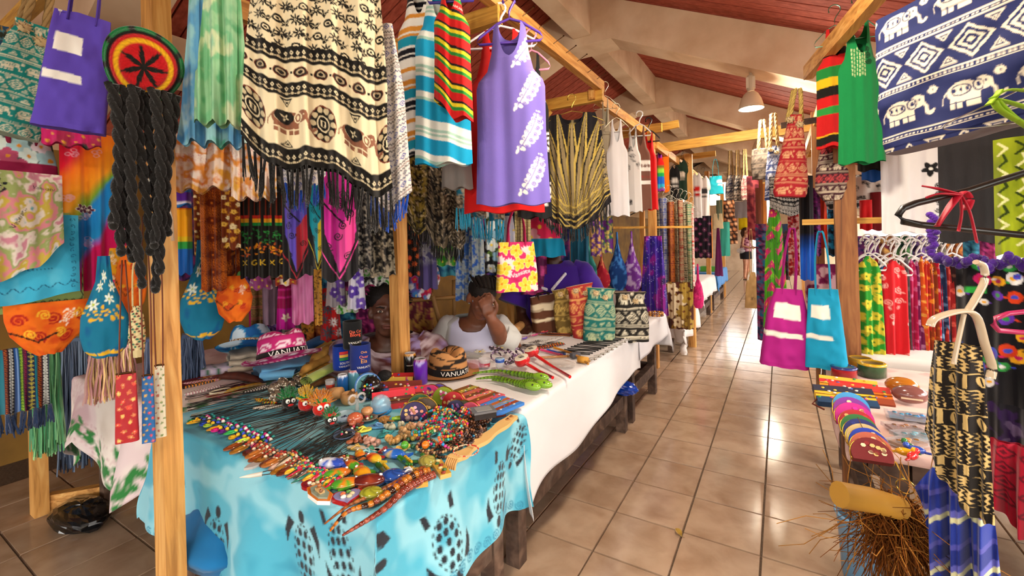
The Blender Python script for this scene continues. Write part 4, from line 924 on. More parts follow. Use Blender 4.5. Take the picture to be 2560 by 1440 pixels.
def p_maori(c1, c2, sd):
    def f(w, h):
        cv = Cv(w, h, K('1c1a1c')); A = cv.asp
        cv.poly([(.1, 0), (.85, 0), (.95, A * .6), (.5, A * .94), (.12, A * .6)], c1); cv.poly([(.5, A * .55), (.95, A * .4), (.9, A * .7), (.5, A * .94)], c2)
        R = np.random.RandomState(sd)
        for k in range(9): spiral(cv, .2 + .6 * R.rand(), A * (.08 + .8 * k / 9), .13, K('1c1a1c'), .03, 2, k, R.choice([-1, 1]))
        cv.line([(.0, A * .75), (.5, A * .99), (1, A * .7)], .03, c2); cv.line([(.0, A * .3), (.6, A * .5)], .05, K('1c1a1c')); return cv
    return f
drape('maori_sarong', 'black sarong with blue, purple and red tattoo swirls', 'sarong', (702, 420, 778, 690, 1.8, -8), p_maori(K('5a4ab0'), K('b02a3a'), 2), folds=2, amp=.02, bot=[.04, .02, 0, -.02], res=1.6)
drape('maori_sarong', 'black sarong with teal and rainbow V-shaped swirls', 'sarong', (766, 420, 822, 665, 1.75, -8), p_maori(K('1a8a9a'), K('c8b02a'), 3), folds=1, amp=.02, bot=[-.05, .05, 0], res=1.6)
drape('maori_sarong', 'black sarong with hot pink spirals right of the others', 'sarong', (800, 415, 892, 692, 1.7, -6), p_maori(K('b8248a'), K('d0408a'), 4), folds=2, amp=.02, bot=[.0, .04, .03, -.03], res=1.5)
# ---- tank tops on the aisle rail
teal2, org = K('1a9ab8'), K('e0963a')
tank('white tank top with orange, teal and black stripes and yellow trim', (985, -70, 1112, 392, 2.0, -12), lambda w, h: P_stripes(w, h, [(.16, WHITE), (.1, org), (.04, WHITE), (.05, org), (.18, teal2), (.05, WHITE), (.1, K('1a1a24')), (.03, WHITE), (.06, K('1a1a24')), (.16, WHITE), (.08, org)], .12), res=2, hang=(K('2a2a2a'), 'black wire hanger holding the striped white tank top'))
tank('turquoise and white striped tank top with pale green bands', (1028, -60, 1172, 412, 1.92, -14), lambda w, h: P_stripes(w, h, [(.3, K('18a0d0')), (.14, K('eef2ea')), (.05, K('a8cfc0')), (.03, K('eef2ea')), (.04, K('a8cfc0')), (.06, K('eef2ea')), (.26, K('18a0d0')), (.1, K('eef2ea')), (.05, K('a8cfc0'))], -.3), res=2, hang=(K('d8d8d0'), 'white wire hanger holding the turquoise striped tank top'))
def p_kid(w, h):
    cv = P_stripes(w, h, [(.2, K('c81e1e')), (.06, K('1c1c20')), (.09, K('e8d02a')), (.09, K('2a8a3a')), (.22, K('cc2020')), (.06, K('1c1c20')), (.09, K('e8d02a')), (.09, K('2a8a3a'))], -.28); cv.text('VANUATU', .5, .75, .4, WHITE, .25); return cv
tank('small red tank top with yellow, green and black stripes lettered VANUATU', (1078, -50, 1176, 296, 1.8, -12), p_kid, res=1.7, hang=(K('3a2a8a'), 'purple plastic hanger holding the small red striped tank top', 'plastic'), bot=[-.15, 0, .02])
tank('plain scarlet tank top behind the lilac one', (1150, 75, 1352, 530, 2.2, -6), solid(K('d01c1c'), .05), res=3, hang=(K('e8e0e8'), 'white hanger holding the scarlet tank top', 'plastic'))
def p_lilac(w, h):
    cv = solid(K('7a6ac0'), .05, 3)(w, h)
    lil = K('7a6ac0')
    for k in range(4):
        x, y = .74 + .02 * k, .33 + k * .56
        ax = lambda t: (x - .19 + .27 * t + .05 * math.sin(3.1 * t), y + .27 - .55 * t)
        for t in np.linspace(.08, .95, 9):
            px_, py_ = ax(t); r = .095 * math.sin(math.pi * min(1, t * .9 + .08)) ** .7
            cv.ell(px_ + r * .55, py_ + r * .25, r * .75, r * .5, WHITE, .5); cv.ell(px_ - r * .25, py_ - r * .1, r * .5, r * .42, WHITE)
        for t in np.linspace(.15, .9, 6):
            px_, py_ = ax(t); spiral(cv, px_ + .055, py_ + .03, .032, lil, .012, 2, t * 5); spiral(cv, px_ - .035, py_, .024, lil, .01, 1, t * 7, -1)
        cv.line([ax(t) for t in np.linspace(0, 1, 12)], .014, lil); cv.ell(*ax(0), .02, .04, WHITE, .5)
    return cv
tank('lilac tank top printed with four white scroll leaves', (1180, 58, 1366, 512, 2.0, -8), p_lilac, res=1.7, neck=(.3, .19), hang=(K('5a3aa8'), 'purple hanger holding the lilac tank top', 'plastic'))
p_bw = lambda w, h: P_swirl(w, h, K('1a1a1c'), [WHITE], 4, 7, .2, .05)
tank('black tank top with white tattoo scrolls half hidden by the lilac one', (1285, 135, 1372, 545, 2.35, -10), p_bw, hang=(K('d88aa8'), 'pink plastic hanger holding the black scroll tank top', 'plastic'))
tank('light grey tank top below the turquoise striped one', (1100, 330, 1180, 472, 2.15, -10), solid(K('8a8480'), .06))
def p_ikat(w, h):
    blk, gold, tan = K('17151a'), K('b8a050'), K('8a7a58'); cv = Cv(w, h, blk); A = cv.asp
    for k in range(-7, 8):
        a = k * .2; x0 = .5 + .02 * k
        for q, c in ((.075, gold), (.045, blk), (.026, tan)):
            m = .85; cv.poly([(x0, A * .9), (x0 + math.sin(a) * m * .5 - q * 1.2, A * .9 - math.cos(a) * m * A * .55), (x0 + math.sin(a) * m * 1.1, A * .9 - math.cos(a) * m * A * 1.15), (x0 + math.sin(a) * m * .5 + q * 1.2, A * .9 - math.cos(a) * m * A * .55)], c)
    for k in range(10):
        for s in (0, 1): cv.line([(0, A * .1 * k), (.5, A * .1 * k + A * .3)] if s else [(1, A * .1 * k), (.5, A * .1 * k + A * .3)], .012, tan) if k > 5 else None
    for i in range(8): diamond(cv, .08, A * (.1 + .1 * i), .05, tan, blk, 2); diamond(cv, .92, A * (.1 + .1 * i), .05, tan, blk, 2)
    for y in (.78, .84, .9, .95): 
        x = np.linspace(0, 1, 14); cv.line(np.c_[x, A * y + .03 * (np.arange(14) % 2) - .08 * A * np.abs(x - .5) * 2 + .04], .018, gold)
    return cv
drape('ikat_poncho', 'black and gold feather-pattern poncho with fringe on a wire hanger', 'poncho', (1338, 285, 1522, 545, 2.95, -6), p_ikat, folds=5, amp=.02, dep=.04, L=[(0, -.62), (.2, -.78), (1, -1)], Rr=[(0, .62), (.2, .78), (1, 1)], neck=(.3, .1), bot=[-.12, .05, .12, .04, -.15], res=1.5, fringe=(26, .09, K('1b1a1c'), .0035), hang=(K('c8b05a'), 'brass wire hanger holding the gold feather poncho'))
GR = [(1496, 245, 1530, 540, 3.6, K('a89c86'), 'beige'), (1512, 300, 1570, 540, 3.5, K('e8e6ea'), 'plain white')]
for x0, y0, x1, y1, d, c, n in GR: tank(f'{n} tank top beside the gold feather poncho', (x0, y0, x1, y1, d, 5), solid(c, .04), hang=(K('d8d0b8'), f'pale wire hanger holding the {n} tank top'))
tank('white tank top with black scroll print', (1562, 320, 1602, 530, 3.9, 5), lambda w, h: P_swirl(w, h, K('e8e6e4'), [K('222226')], 5, 9, .2, .05))
def p_brown(w, h):
    cv = solid(K('7c5446'), .05)(w, h); A = cv.asp; cv.rect(.05, A * .42, .95, A * .54, WHITE)
    for k in range(5): spiral(cv, .15 + .18 * k, A * .48, .08, K('7c5446'), .03, 2, k)
    cv.text('ANTU', .3, A * .63, .6, K('b0282a')); cv.rect(.05, A * .66, .95, A * .7, WHITE); return cv
tank('brown tank top lettered ANTU between white scroll bands', (1572, 315, 1626, 525, 3.95, 5), p_brown, res=1.8, hang=(K('e8e8e8'), 'white hanger holding the brown tank top', 'plastic'))
tank('bright red tank top at the end of the rail', (1602, 330, 1642, 525, 4.1, 8), solid(K('d8181c'), .04), hang=(K('1a1a1a'), 'black plastic hanger holding the red tank top at the rail end', 'plastic'))
# pink hibiscus tote and dresses in the stall
def p_hib(w, h):
    cv = solid(K('c82a66'), .03)(w, h); R = np.random.RandomState(4); A = cv.asp
    for k in range(9):
        x, y = R.rand(), R.rand() * A
        for q in range(7): leaf(cv, x, y, .17, K('e6d0cc'), -2.2 + q * .5)
    for x, y in ((.15, .12), (.45, .2), (.12, .6), (.78, .45), (.5, .5), (.9, .85), (.3, 1.1), (.65, 1.0), (.95, .2), (.08, .95)): flower(cv, x, y * A / 1.15, .16, K('e8c43a'), K('d8861c'), 5, x * 9, .36, K('f0dc8a'))
    cv.text('Vanuatu', .3, .82 * A / 1.15, .5, WHITE, -.2); return cv
tote('pink tote bag with yellow frangipani flowers lettered Vanuatu', (1240, 605, 1342, 728, 2.85, 20), K('b8245a'), paint=p_hib, hl=.2, prof=((0, .86), (1, 1)), depth=.3, res=1.4, tilt=.0, lining=K('8a1a44'))
p_hib2 = lambda bgc, cols, lf, sd: (lambda w, h: P_floral(w, h, bgc, cols, K('e8c83a'), 9, .26, sd, lf))
IN = [  # interior clothes: box, distance, paint, label
 ((1008, 385, 1068, 560, 2.75), lambda w, h: P_batik(w, h, [K('16140f'), K('5a5024'), K('8a7a34'), K('c8b890')], 5, 9), 'black and gold paisley shawl left of the others', 'shawl'),
 ((1060, 385, 1125, 590, 2.8), lambda w, h: P_batik(w, h, [K('100f10'), K('3a342a'), K('6a5e4a'), K('b0a088')], 7, 10), 'black paisley shawl in the middle with dark fringe', 'shawl'),
 ((1112, 440, 1160, 600, 2.85), lambda w, h: P_batik(w, h, [K('1a1816'), K('7a6a50'), K('2a2a2a'), K('c8b8a0')], 9, 9), 'black and beige paisley shawl below the grey tank top', 'shawl'),
 ((1008, 540, 1048, 690, 2.9), lambda w, h: P_floral(w, h, K('1a1412'), [K('c8481c'), K('d8602a')], K('8a2a10'), 16, .18, 3, None, None, 7, .16), 'black dress with orange starbursts beside the middle post', 'dress'),
 ((1042, 540, 1092, 722, 2.95), lambda w, h: (lambda cv: (P_blend(cv, K('4a4070'), .55), cv)[-1])(P_batik(w, h, [K('8c8a94'), K('a8a6ac'), K('4e4a78')], 3, 5)), 'grey and purple hibiscus dress', 'dress'),
 ((1084, 480, 1138, 664, 3.0), p_hib2(K('b0a888'), [K('3a8a2a'), K('4a9a34')], [K('2a7a24'), K('5a9a3a')], 6), 'cream dress with big green leaves', 'dress'),
 ((1134, 520, 1176, 750, 3.0), lambda w, h: P_batik(w, h, [K('8a9294'), K('9aa4a8'), K('3a64a8'), K('2a50a0')], 5, 5, (.4, .55)), 'blue and grey batik dress, left one', 'dress'),
 ((1166, 520, 1212, 760, 2.95), lambda w, h: P_batik(w, h, [K('2a58a8'), K('8a9aa0'), K('a0a8a8'), K('2a50a0')], 8, 5, (.42, .55)), 'blue and grey batik dress, right one', 'dress'),
 ((1204, 520, 1262, 682, 3.05), p_hib2(K('15161a'), [K('d8e0e0'), K('8ab0c8')], [K('4a6a2a'), K('5a7a34')], 3), 'black dress with white hibiscus behind the pink tote', 'dress'),
 ((1226, 540, 1292, 640, 3.1), p_hib2(K('dcdce0'), [K('5a7ac8'), K('c8d0e8')], None, 8), 'white dress with blue hibiscus behind the pink tote', 'dress'),
 ((1310, 520, 1412, 642, 3.3), lambda w, h: (lambda cv: (cv.rect(0, cv.asp * .62, 1, cv.asp, K('148ab0')), cv)[-1])(p_hib2(K('14607a'), [K('c83a6a'), K('e0a0b0'), K('d82a5a')], [K('2a5a3a')], 5)(w, h)), 'turquoise dress with pink flowers above the woman in purple', 'dress'),
 ((1285, 470, 1325, 605, 2.9), lambda w, h: P_bands(w, h, [(.12, K('b0a070'), K('4a4430'), 'd'), (.1, K('a09060'), K('3a3424'), 'z')]), 'cream and olive zigzag scarf end below the scarlet tank top', 'scarf'),
 ((1474, 540, 1502, 640, 3.7), lambda w, h: P_batik(w, h, [K('4a2470'), K('5a3080'), K('c8a048')], 4, 5), 'purple and gold sarong under the poncho', 'sarong'),
 ((1500, 540, 1532, 632, 3.75), lambda w, h: P_batik(w, h, [K('c8b060'), K('1a6a4a'), K('6a2a80')], 6, 4), 'green and gold leaf sarong under the beige tank top', 'sarong'),
 ((620, 680, 682, 722, 2.5), p_hib2(K('d0ccc8'), [K('a04a8a')], None, 4), 'white dress hem with purple orchids under the lion sarong', 'dress'),
 ((655, 700, 692, 812, 2.7), solid(K('7a6070'), .2, 3), 'mauve grey scarf beside the magenta dress', 'scarf'),
 ((626, 715, 676, 812, 2.9), lambda w, h: P_bands(w, h, [(.5, K('5a4424'), K('7a5a34'), 'd'), (.12, K('a0604a'), K('4a2a1a'), 'l')]), 'brown bordered scarf behind the blue straw hat', 'scarf'),
 ((622, 770, 672, 830, 3.0), solid(K('8a0e4a'), .1), 'magenta skirt hem behind the blue straw hat', 'skirt'),
 ((688, 705, 738, 822, 2.6), lambda w, h: (lambda cv: (cv.rect(0, cv.asp * .12, 1, cv.asp * .18, K('d02a8a')), cv.rect(0, cv.asp * .3, 1, cv.asp * .34, K('d02a8a')), cv.rect(0, cv.asp * .55, 1, cv.asp, K('b8168a')), flower(cv, .5, cv.asp * .74, .22, K('e8dcc0'), K('d8b02a'), 5, .3, .3), cv)[-1])(solid(K('98104e'), .05)(w, h)), 'magenta dress with one cream frangipani', 'dress'),
 ((688, 668, 742, 712, 2.45), p_hib2(K('c8b8a8'), [K('a03a2a'), K('d8c8b8')], None, 9), 'cream ruffled top with red roses above the magenta dress', 'top'),
 ((728, 680, 782, 808, 2.5), lambda w, h: P_tie(w, h, [K('a8487a'), K('c878a4'), K('b85a90')], 5, 3, 1), 'sheer pink scarf in the second row', 'scarf'),
 ((770, 680, 792, 790, 2.6), p_hib2(K('8a9aa8'), [K('4a6a8a'), K('c8d0d4')], None, 3), 'pale blue floral scarf next to the sheer pink one', 'scarf'),
 ((784, 672, 804, 812, 2.55), lambda w, h: (lambda cv: ([cv.ell(RNG.rand(), RNG.rand() * cv.asp, .07, .09, K('3a2410')) for _ in range(80)], cv)[-1])(Cv(w, h, K('c8923a'))), 'leopard print scarf, narrow one', 'scarf'),
 ((752, 785, 784, 832, 2.7), lambda w, h: (lambda cv: ([cv.ell(RNG.rand(), RNG.rand() * cv.asp, .05, .06, K('3a2410')) for _ in range(60)], cv)[-1])(Cv(w, h, K('b87a24'))), 'leopard print skirt hem behind the pink hat', 'skirt'),
 ((798, 720, 852, 850, 2.75), lambda w, h: P_floral(w, h, K('b01c1c'), [K('4a4a52'), K('c8c4c0')], K('8a1a1a'), 6, .3, 5, None, None, 9, .14), 'red dress with grey leaf sprays behind the coolers', 'dress'),
 ((812, 668, 866, 765, 2.55), lambda w, h: P_floral(w, h, K('8c8488'), [K('4a2a78'), K('5a3a88')], K('c8c0c8'), 5, .3, 7), 'grey dress with purple flowers', 'dress'),
 ((866, 665, 914, 772, 2.5), lambda w, h: P_floral(w, h, K('d0ccd8'), [K('5a3aa0'), K('6a4ab0')], K('e8e0f0'), 5, .34, 8), 'white dress with large purple hibiscus', 'dress'),
 ((826, 728, 896, 782, 2.8), lambda w, h: P_floral(w, h, K('3a9a1c'), [K('e0e8d8')], K('a8c83a'), 12, .14, 9), 'bright green dress with white blossoms', 'dress'),
 ((886, 440, 930, 670, 2.3), lambda w, h: P_batik(w, h, [K('141416'), K('2a2a30'), K('8a8478')], 12, 8), 'black dress with small white print left of the middle post', 'dress'),
 ((920, 470, 985, 690, 2.4), lambda w, h: P_batik(w, h, [K('121214'), K('4a463c'), K('a89c84')], 14, 9), 'black and cream tapa print dress behind the middle post', 'dress'),
 ((905, 660, 975, 712, 2.6), lambda w, h: P_batik(w, h, [K('1a1a1e'), K('cac6c0'), K('3a8a2a')], 3, 7), 'black and white printed scarf above the seated woman', 'scarf'),
 ((1296, 580, 1316, 640, 3.2), solid(K('b03a4a'), .1), 'rose coloured scarf end beside the pink tote', 'scarf'),
 ((1425, 560, 1470, 700, 4.4), solid(K('16506a'), .2), 'dark teal cloth hanging behind the second inner post', 'cloth'),
]
def P_blend(cv, c, f):
    t = np.clip((np.linspace(0, 1, cv.h) - f) / .15, 0, 1)[:, None, None]; cv.a = cv.a * (1 - t) + c * t
for bx, pt, lab, cat in IN:
    fr_ = (10, .09, K('141312'), .0035) if cat == 'shawl' else None
    drape(cat if cat != 'top' else 'ruffled_top', lab, cat, bx, pt, folds=2, amp=.02, res=2.0, fringe=fr_, bot=([-.1, .1, .16, .05] if cat == 'shawl' else None), L=([(0, -.7), (1, -1)] if cat == 'dress' else None), Rr=([(0, .7), (1, 1)] if cat == 'dress' else None))
# turquoise tassel scarves
for k, (x0, y0, x1, y1) in enumerate(((1140, 455, 1176, 520), (1178, 510, 1215, 545), (1222, 520, 1262, 550))):
    drape('tasselled_scarf', ['turquoise tassel scarf end under the turquoise striped tank top', 'short turquoise tassel scarf end in the middle', 'turquoise tassel scarf end under the scarlet hem'][k], 'scarf', (x0, y0, x1, y1, 2.7), lambda w, h: P_batik(w, h, [K('1a6a88'), K('b8a890'), K('3a3228')], 4, 5), folds=1, fringe=(6, .14, K('2a9ac0'), .004), group='turquoise tassel scarves')
# dark rear layer: rows of stock at the back of the stall
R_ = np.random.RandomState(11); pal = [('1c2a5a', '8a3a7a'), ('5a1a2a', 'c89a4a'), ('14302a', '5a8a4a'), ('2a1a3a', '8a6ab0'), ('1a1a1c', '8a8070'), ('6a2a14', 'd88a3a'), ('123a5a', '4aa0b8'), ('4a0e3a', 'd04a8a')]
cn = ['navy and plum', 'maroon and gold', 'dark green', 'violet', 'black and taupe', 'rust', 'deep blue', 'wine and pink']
for k in range(17):
    x0 = 425 + k * 58; a, b = pal[k % 8]
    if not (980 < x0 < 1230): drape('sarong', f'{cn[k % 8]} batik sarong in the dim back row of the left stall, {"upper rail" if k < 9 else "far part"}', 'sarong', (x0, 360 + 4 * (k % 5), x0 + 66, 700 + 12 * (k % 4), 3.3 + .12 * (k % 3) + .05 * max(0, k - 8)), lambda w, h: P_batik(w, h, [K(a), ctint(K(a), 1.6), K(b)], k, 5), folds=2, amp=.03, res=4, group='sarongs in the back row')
for k in range(7):
    x0 = 640 + k * 62; a, b = pal[(k + 3) % 8]
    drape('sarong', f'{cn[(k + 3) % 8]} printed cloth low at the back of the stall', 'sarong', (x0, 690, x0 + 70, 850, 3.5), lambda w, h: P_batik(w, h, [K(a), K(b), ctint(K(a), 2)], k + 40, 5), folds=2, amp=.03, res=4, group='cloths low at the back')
for k in range(6):
    x0 = 1010 + k * 60; a, b = pal[(k + 5) % 8]
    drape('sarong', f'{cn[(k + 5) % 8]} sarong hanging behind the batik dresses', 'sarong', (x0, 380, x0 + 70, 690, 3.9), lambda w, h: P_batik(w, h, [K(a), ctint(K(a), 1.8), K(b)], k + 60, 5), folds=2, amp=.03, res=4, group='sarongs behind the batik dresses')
# ---- farther down the left side
def p_cloth(bgc, fg, sd): return lambda w, h: P_bands(w, h, [(.5, bgc, fg, 'f'), (.2, fg, bgc, 'd'), (.35, bgc, fg, 'e'), (.15, bgc, fg, 'z')])
RK = [(1632, 500, 1652, 640, 5.4, '8a8478', '1c1a18', 'black and grey'), (1646, 495, 1668, 705, 5.35, '8a8a92', '1e3a8a', 'blue and silver'), (1664, 490, 1682, 640, 5.4, '7a7464', '221c16', 'dark taupe'), (1668, 505, 1686, 730, 5.3, 'a0581a', '6a1c10', 'rust orange'), (1682, 500, 1700, 725, 5.3, '8a7c60', '1c1814', 'tan and black'), (1694, 500, 1708, 720, 5.25, 'a89878', '8a1c1c', 'cream and red'), (1704, 505, 1720, 725, 5.25, 'b0a484', '24201a', 'cream and black'), (1714, 510, 1730, 720, 5.2, 'a89c78', '2a6a4a', 'cream and green'), (1724, 520, 1734, 715, 5.2, 'd8d0c8', 'c8301a', 'white and scarlet')]
for x0, y0, x1, y1, d, a, b, n in RK:
    drape('rolled_sarong', f'{n} patterned sarong hanging in the packed rack at the rail end', 'sarong', (x0, y0, x1, y1, d), p_cloth(K(a), K(b), int(x0)), mat='satin', folds=1, amp=.02, dep=.05, res=1.6, group='packed sarongs on the rack', hang=(K('c8c4b8'), f'pale clip hanger over the {n} sarong'))
drape('wrap_skirt', 'brown cloth with large cream hibiscus at the foot of the packed rack', 'cloth', (1668, 705, 1732, 822, 5.2), lambda w, h: P_floral(w, h, K('4a2018'), [K('d8c8a8'), K('a88a3a')], K('6a3a1a'), 6, .3, 3, [K('8a6a2a')], None, 5, .36), folds=3, amp=.03, res=1.4)
def p_gal(w, h):
    cv = P_tie(w, h, [K('140c3a'), K('241a7a'), K('3a1a8a'), K('8a1a8a'), K('1a1450')], 5, 3, 6); R = np.random.RandomState(2)
    for k in range(120): cv.ell(R.rand(), R.rand() * cv.asp, .012, .012, K('b8b0e8'))
    return cv
drape('galaxy_dress', 'purple galaxy print dress beyond the end of the white table', 'dress', (1596, 590, 1668, 790, 4.75), p_gal, folds=4, amp=.03, L=[(0, -.6), (1, -1)], Rr=[(0, .6), (1, 1)], res=1.4)
for x0, y0, x1, y1, a, b, n in ((1448, 590, 1492, 715, '0f5a5a', '3a8a80', 'dark teal'), (1480, 630, 1525, 722, '9a142a', 'd88a5a', 'red'), (1518, 580, 1566, 725, '0f3a7a', '3a7ac0', 'royal blue'), (1554, 578, 1602, 730, '6a2a8a', 'b8a0c8', 'violet paisley')):
    sling(f'{n} sling bag hanging behind the standing elephant bags', (x0, y0, x1, y1, 5.0), lambda w, h: P_batik(w, h, [K(a), K(a), K(b)], int(x0), 4, (.4, .58)), group='sling bags on the rear bar')
tank('rainbow striped tank top beside the pine post', (1638, 372, 1660, 478, 5.4), lambda w, h: P_stripes(w, h, [(.5, K('2a9ac0')), (.6, K('8a2a9a')), (.9, K('c8181c')), (.3, K('7a5a2a')), (.6, K('8ac83a')), (.5, K('1a9a4a')), (.8, K('1a5ac0'))]))
drape('orange_dress', 'orange dress behind the rainbow tank top', 'dress', (1654, 385, 1672, 480, 5.5), solid(K('d8640e'), .2), folds=1)
for x0, y0, x1, y1, d, c, c2, n in ((1672, 415, 1700, 520, 5.9, '141416', 'c8c4c0', 'black'), (1686, 400, 1720, 500, 6.0, '1c3024', 'c8b8a8', 'dark green'), (1708, 415, 1730, 520, 6.3, '3a3a34', '8a8878', 'charcoal'), (1728, 432, 1756, 545, 6.6, 'd8d4d4', 'c8201c', 'white and red'), (1740, 440, 1776, 545, 6.9, 'dcd8d8', '3a3a40', 'white')):
    tee(f'{n} souvenir t-shirt on the far stretch of the rail', (x0, y0, x1, y1, d), lambda w, h: (lambda cv: (cv.rect(.25, cv.asp * .3, .75, cv.asp * .42, K(c2)), cv.rect(.3, cv.asp * .46, .7, cv.asp * .52, ctint(K(c2), .7)), cv)[-1])(solid(K(c), .04)(w, h)), group='t-shirts on the far rail', hang=(K('222222'), f'dark hanger holding the {n} souvenir t-shirt'))
tote('turquoise tote bag hanging high over the far aisle', (1770, 440, 1808, 485, 7.5), K('1aa0b4'), ((.25, .35, .6, 1, WHITE), (.5, .56, .65, 1, WHITE)), hl=.28, depth=.3)
tote('cream cotton tote bag hanging far down the left side', (1780, 534, 1808, 572, 9.0), K('c8b894'), hl=.5, depth=.25)
drape('purple_sarong', 'dark sarong with plum flowers over the maroon table', 'sarong', (1732, 540, 1778, 645, 6.6), lambda w, h: P_floral(w, h, K('1a1420'), [K('8a3a6a'), K('5a2a4a')], K('c8b0a0'), 20, .12, 5), folds=4, amp=.03, res=1.6)
drape('orange_scarf', 'orange and white scarf strip beside the plum-flowered sarong', 'scarf', (1772, 545, 1780, 645, 6.7), solid(K('d87a1c'), .3), folds=1)
drape('plum_dress', 'plum coloured dress standing beyond the maroon table', 'dress', (1784, 570, 1806, 690, 8.2), solid(K('5a1a4a'), .2), folds=2, L=[(0, -.3), (1, -1)], Rr=[(0, .3), (1, 1)])
drape('teal_blouse', 'sea-green blouse hanging farther down the left', 'blouse', (1800, 555, 1824, 640, 9.5), solid(K('3a9a8a'), .15), folds=2)
drape('spotted_sarong', 'dark brown sarong with pale dots far down the left', 'sarong', (1808, 500, 1842, 610, 10), lambda w, h: P_floral(w, h, K('2a140c'), [K('c87a4a'), K('d8a07a')], K('e8c8a0'), 26, .11, 5), folds=2)
drape('green_cloth', 'grey-green cloth at the far end of the left row', 'cloth', (1790, 500, 1806, 560, 9), solid(K('5a6a5a'), .2), folds=1)
drape('yellow_dress', 'yellow dress glowing at the far end of the aisle', 'dress', (1846, 538, 1868, 575, 15), solid(K('e8c81a'), .1), folds=2)
for k, (x0, x1, d) in enumerate(((1812, 1842, 7.6), (1832, 1858, 7.4), (1850, 1876, 7.2))):
    drawbag(['navy', 'black', 'dusty pink'][k] + ' elephant drawstring bag in the bunch of three over the aisle', (x0, 438, x1, 500 + 4 * (k == 1), d), K(['2a2c40', '1e1c20', '7a4448'][k]), K('b8a898'), .5, .42, pom=False, group='bunch of three elephant bags')
drape('burgundy_dress', 'burgundy dress right of the bunch of elephant bags', 'dress', (1866, 440, 1902, 600, 6.8), lambda w, h: P_batik(w, h, [K('4a0e1c'), K('6a1a2a'), K('8a3a3a')], 5, 5), folds=2)
drape('grey_cloth', 'plain grey cloth sheet at the end of the aisle', 'cloth', (1836, 498, 1872, 545, 9.2), solid(K('7a7478'), .1), folds=2)
sk = [(1896, 430, 1906, 620, '6a3a1a'), (1902, 460, 1916, 640, 'a0602a'), (1888, 470, 1902, 600, '5a2a1c')]
for x0, y0, x1, y1, c in sk: drape('bead_scarf', {'6a3a1a': 'brown', 'a0602a': 'amber', '5a2a1c': 'russet'}[c] + ' beaded scarf strip hanging under the grey elephant bag', 'scarf', (x0, y0, x1, y1, 5.6), solid(K(c), .3), folds=1)
# tables and stock beyond
for i, (x0, x1, y0, y1, c, lab) in enumerate(((-2.1, -1.15, 5.9, 7.2, '4a1418', 'maroon cloth over the first table of the far left row'), (-2.1, -1.1, 7.5, 9.2, 'd8d4d4', 'white cloth over the second table of the far left row'), (-2.1, -1.1, 9.6, 11.5, '3a7ab8', 'blue cloth over the third table of the far left row'))):
    table('wooden table with ' + ['maroon', 'white', 'blue'][i] + ' cloth in the far left row', x0, x1, y0, y1); over('far_tablecloth', lab, x0 - .01, x1 + .01, y0 - .01, y1 + .01, (.02, .3, .3, .1), plain(K(c), .05), seed=20 + i, res=.05)
over('white_undercloth', 'white undercloth hanging below the maroon cloth', -2.12, -1.13, 5.88, 7.22, (.02, .6, .55, .02), plain(K('d8d2d0'), .05), z=TZ - .004, seed=31, res=.05, wob=.03)
mb = MB(); mb.box((0, 0, .05), (.35, .25, .1), K('5aa83a')); tag(mb.build('green_box', 'paint', None, (-1.25, 10.0, TZ + .002)), 'green box on the blue-clothed table far down the left', 'box')
sling('hot pink crocheted sling bag hanging at the maroon table corner', (1730, 660, 1758, 770, 5.6), lambda w, h: P_batik(w, h, [K('c81a6a'), K('d83a80'), K('9a1250')], 3, 6), prof=((0, .15), (.35, .25), (.5, .7), (.75, 1), (.93, .9), (1, .6)))
for k in range(3):
    mb = MB(); p = np.array([-1.35 - .28 * k, 6.2 + .25 * k, TZ]); mb.lathe([(.001, 0), (.11, 0), (.13, .08), (.12, .09), (.1, .02), (.001, .02)], K(['7a4a2a', '8a7a3a', '6a3a3a'][k]), 14); o = mb.build('trinket_basket', 'rope', None, p); tag(o, ['brown', 'olive', 'plum'][k] + ' basket of trinkets on the maroon table', 'basket', 'baskets on the maroon table')

# ---- right side, over the aisle
drawbag('grey and brown elephant bag hanging on the dark bar over the aisle', (1876, 372, 1938, 448, 4.3, 0), K('64564a'), K('2e2824'), .42, .28, prof=((0, .9), (.5, 1), (1, .9)), pom=False)
drawbag('blue and white elephant bag next to the grey one', (1908, 365, 1962, 500, 4.1, 0), K('2c3a68'), K('c8c8d0'), .6, .3, prof=((0, .5), (.4, .8), (1, 1)), pom=True)
drawbag('red elephant bag hanging in front of the blue one', (1946, 288, 2032, 492, 2.75, 8), K('a01c28'), K('d8a87a'), .5, .16, tilt=.08, prof=((0, .38), (.3, .62), (.8, 1), (.95, 1), (1, .9)), ropec=K('c8ac62'), depth=.55)
drape('elephant_pouch', 'black and white elephant-band cloth bag under the blue elephant bag', 'bag', (1922, 440, 2010, 540, 3.4, 8), lambda w, h: P_bands(w, h, [(.16, K('16161a'), K('c8c4bc'), 'e'), (.1, K('c8c4bc'), K('16161a'), 'o'), (.06, K('16161a'), K('c8c4bc'), 'z'), (.12, K('16161a'), K('d0ccc4'), 'o')]), mat='canvas', folds=1, dep=.06, bot=[-.25, -.05, .0, -.15], res=1.5)
drawbag('maroon and navy elephant-band bag behind the red one', (2034, 362, 2132, 500, 2.6, 6), K('3a1420'), K('c8b8a0'), .4, .4, prof=((0, .6), (.4, .9), (.8, 1), (1, .6)), fg2=K('c84a4a'), pom=False, ropec=K('b89a4a'), depth=.5, start=1)
drawbag('black and white diamond-print bag behind the brown right-hand post', (2050, 440, 2172, 522, 3.3, 6), K('1a1a1c'), K('c8c4bc'), .5, 0, prof=((0, .8), (.5, 1), (1, .7)), pom=False, start=1)
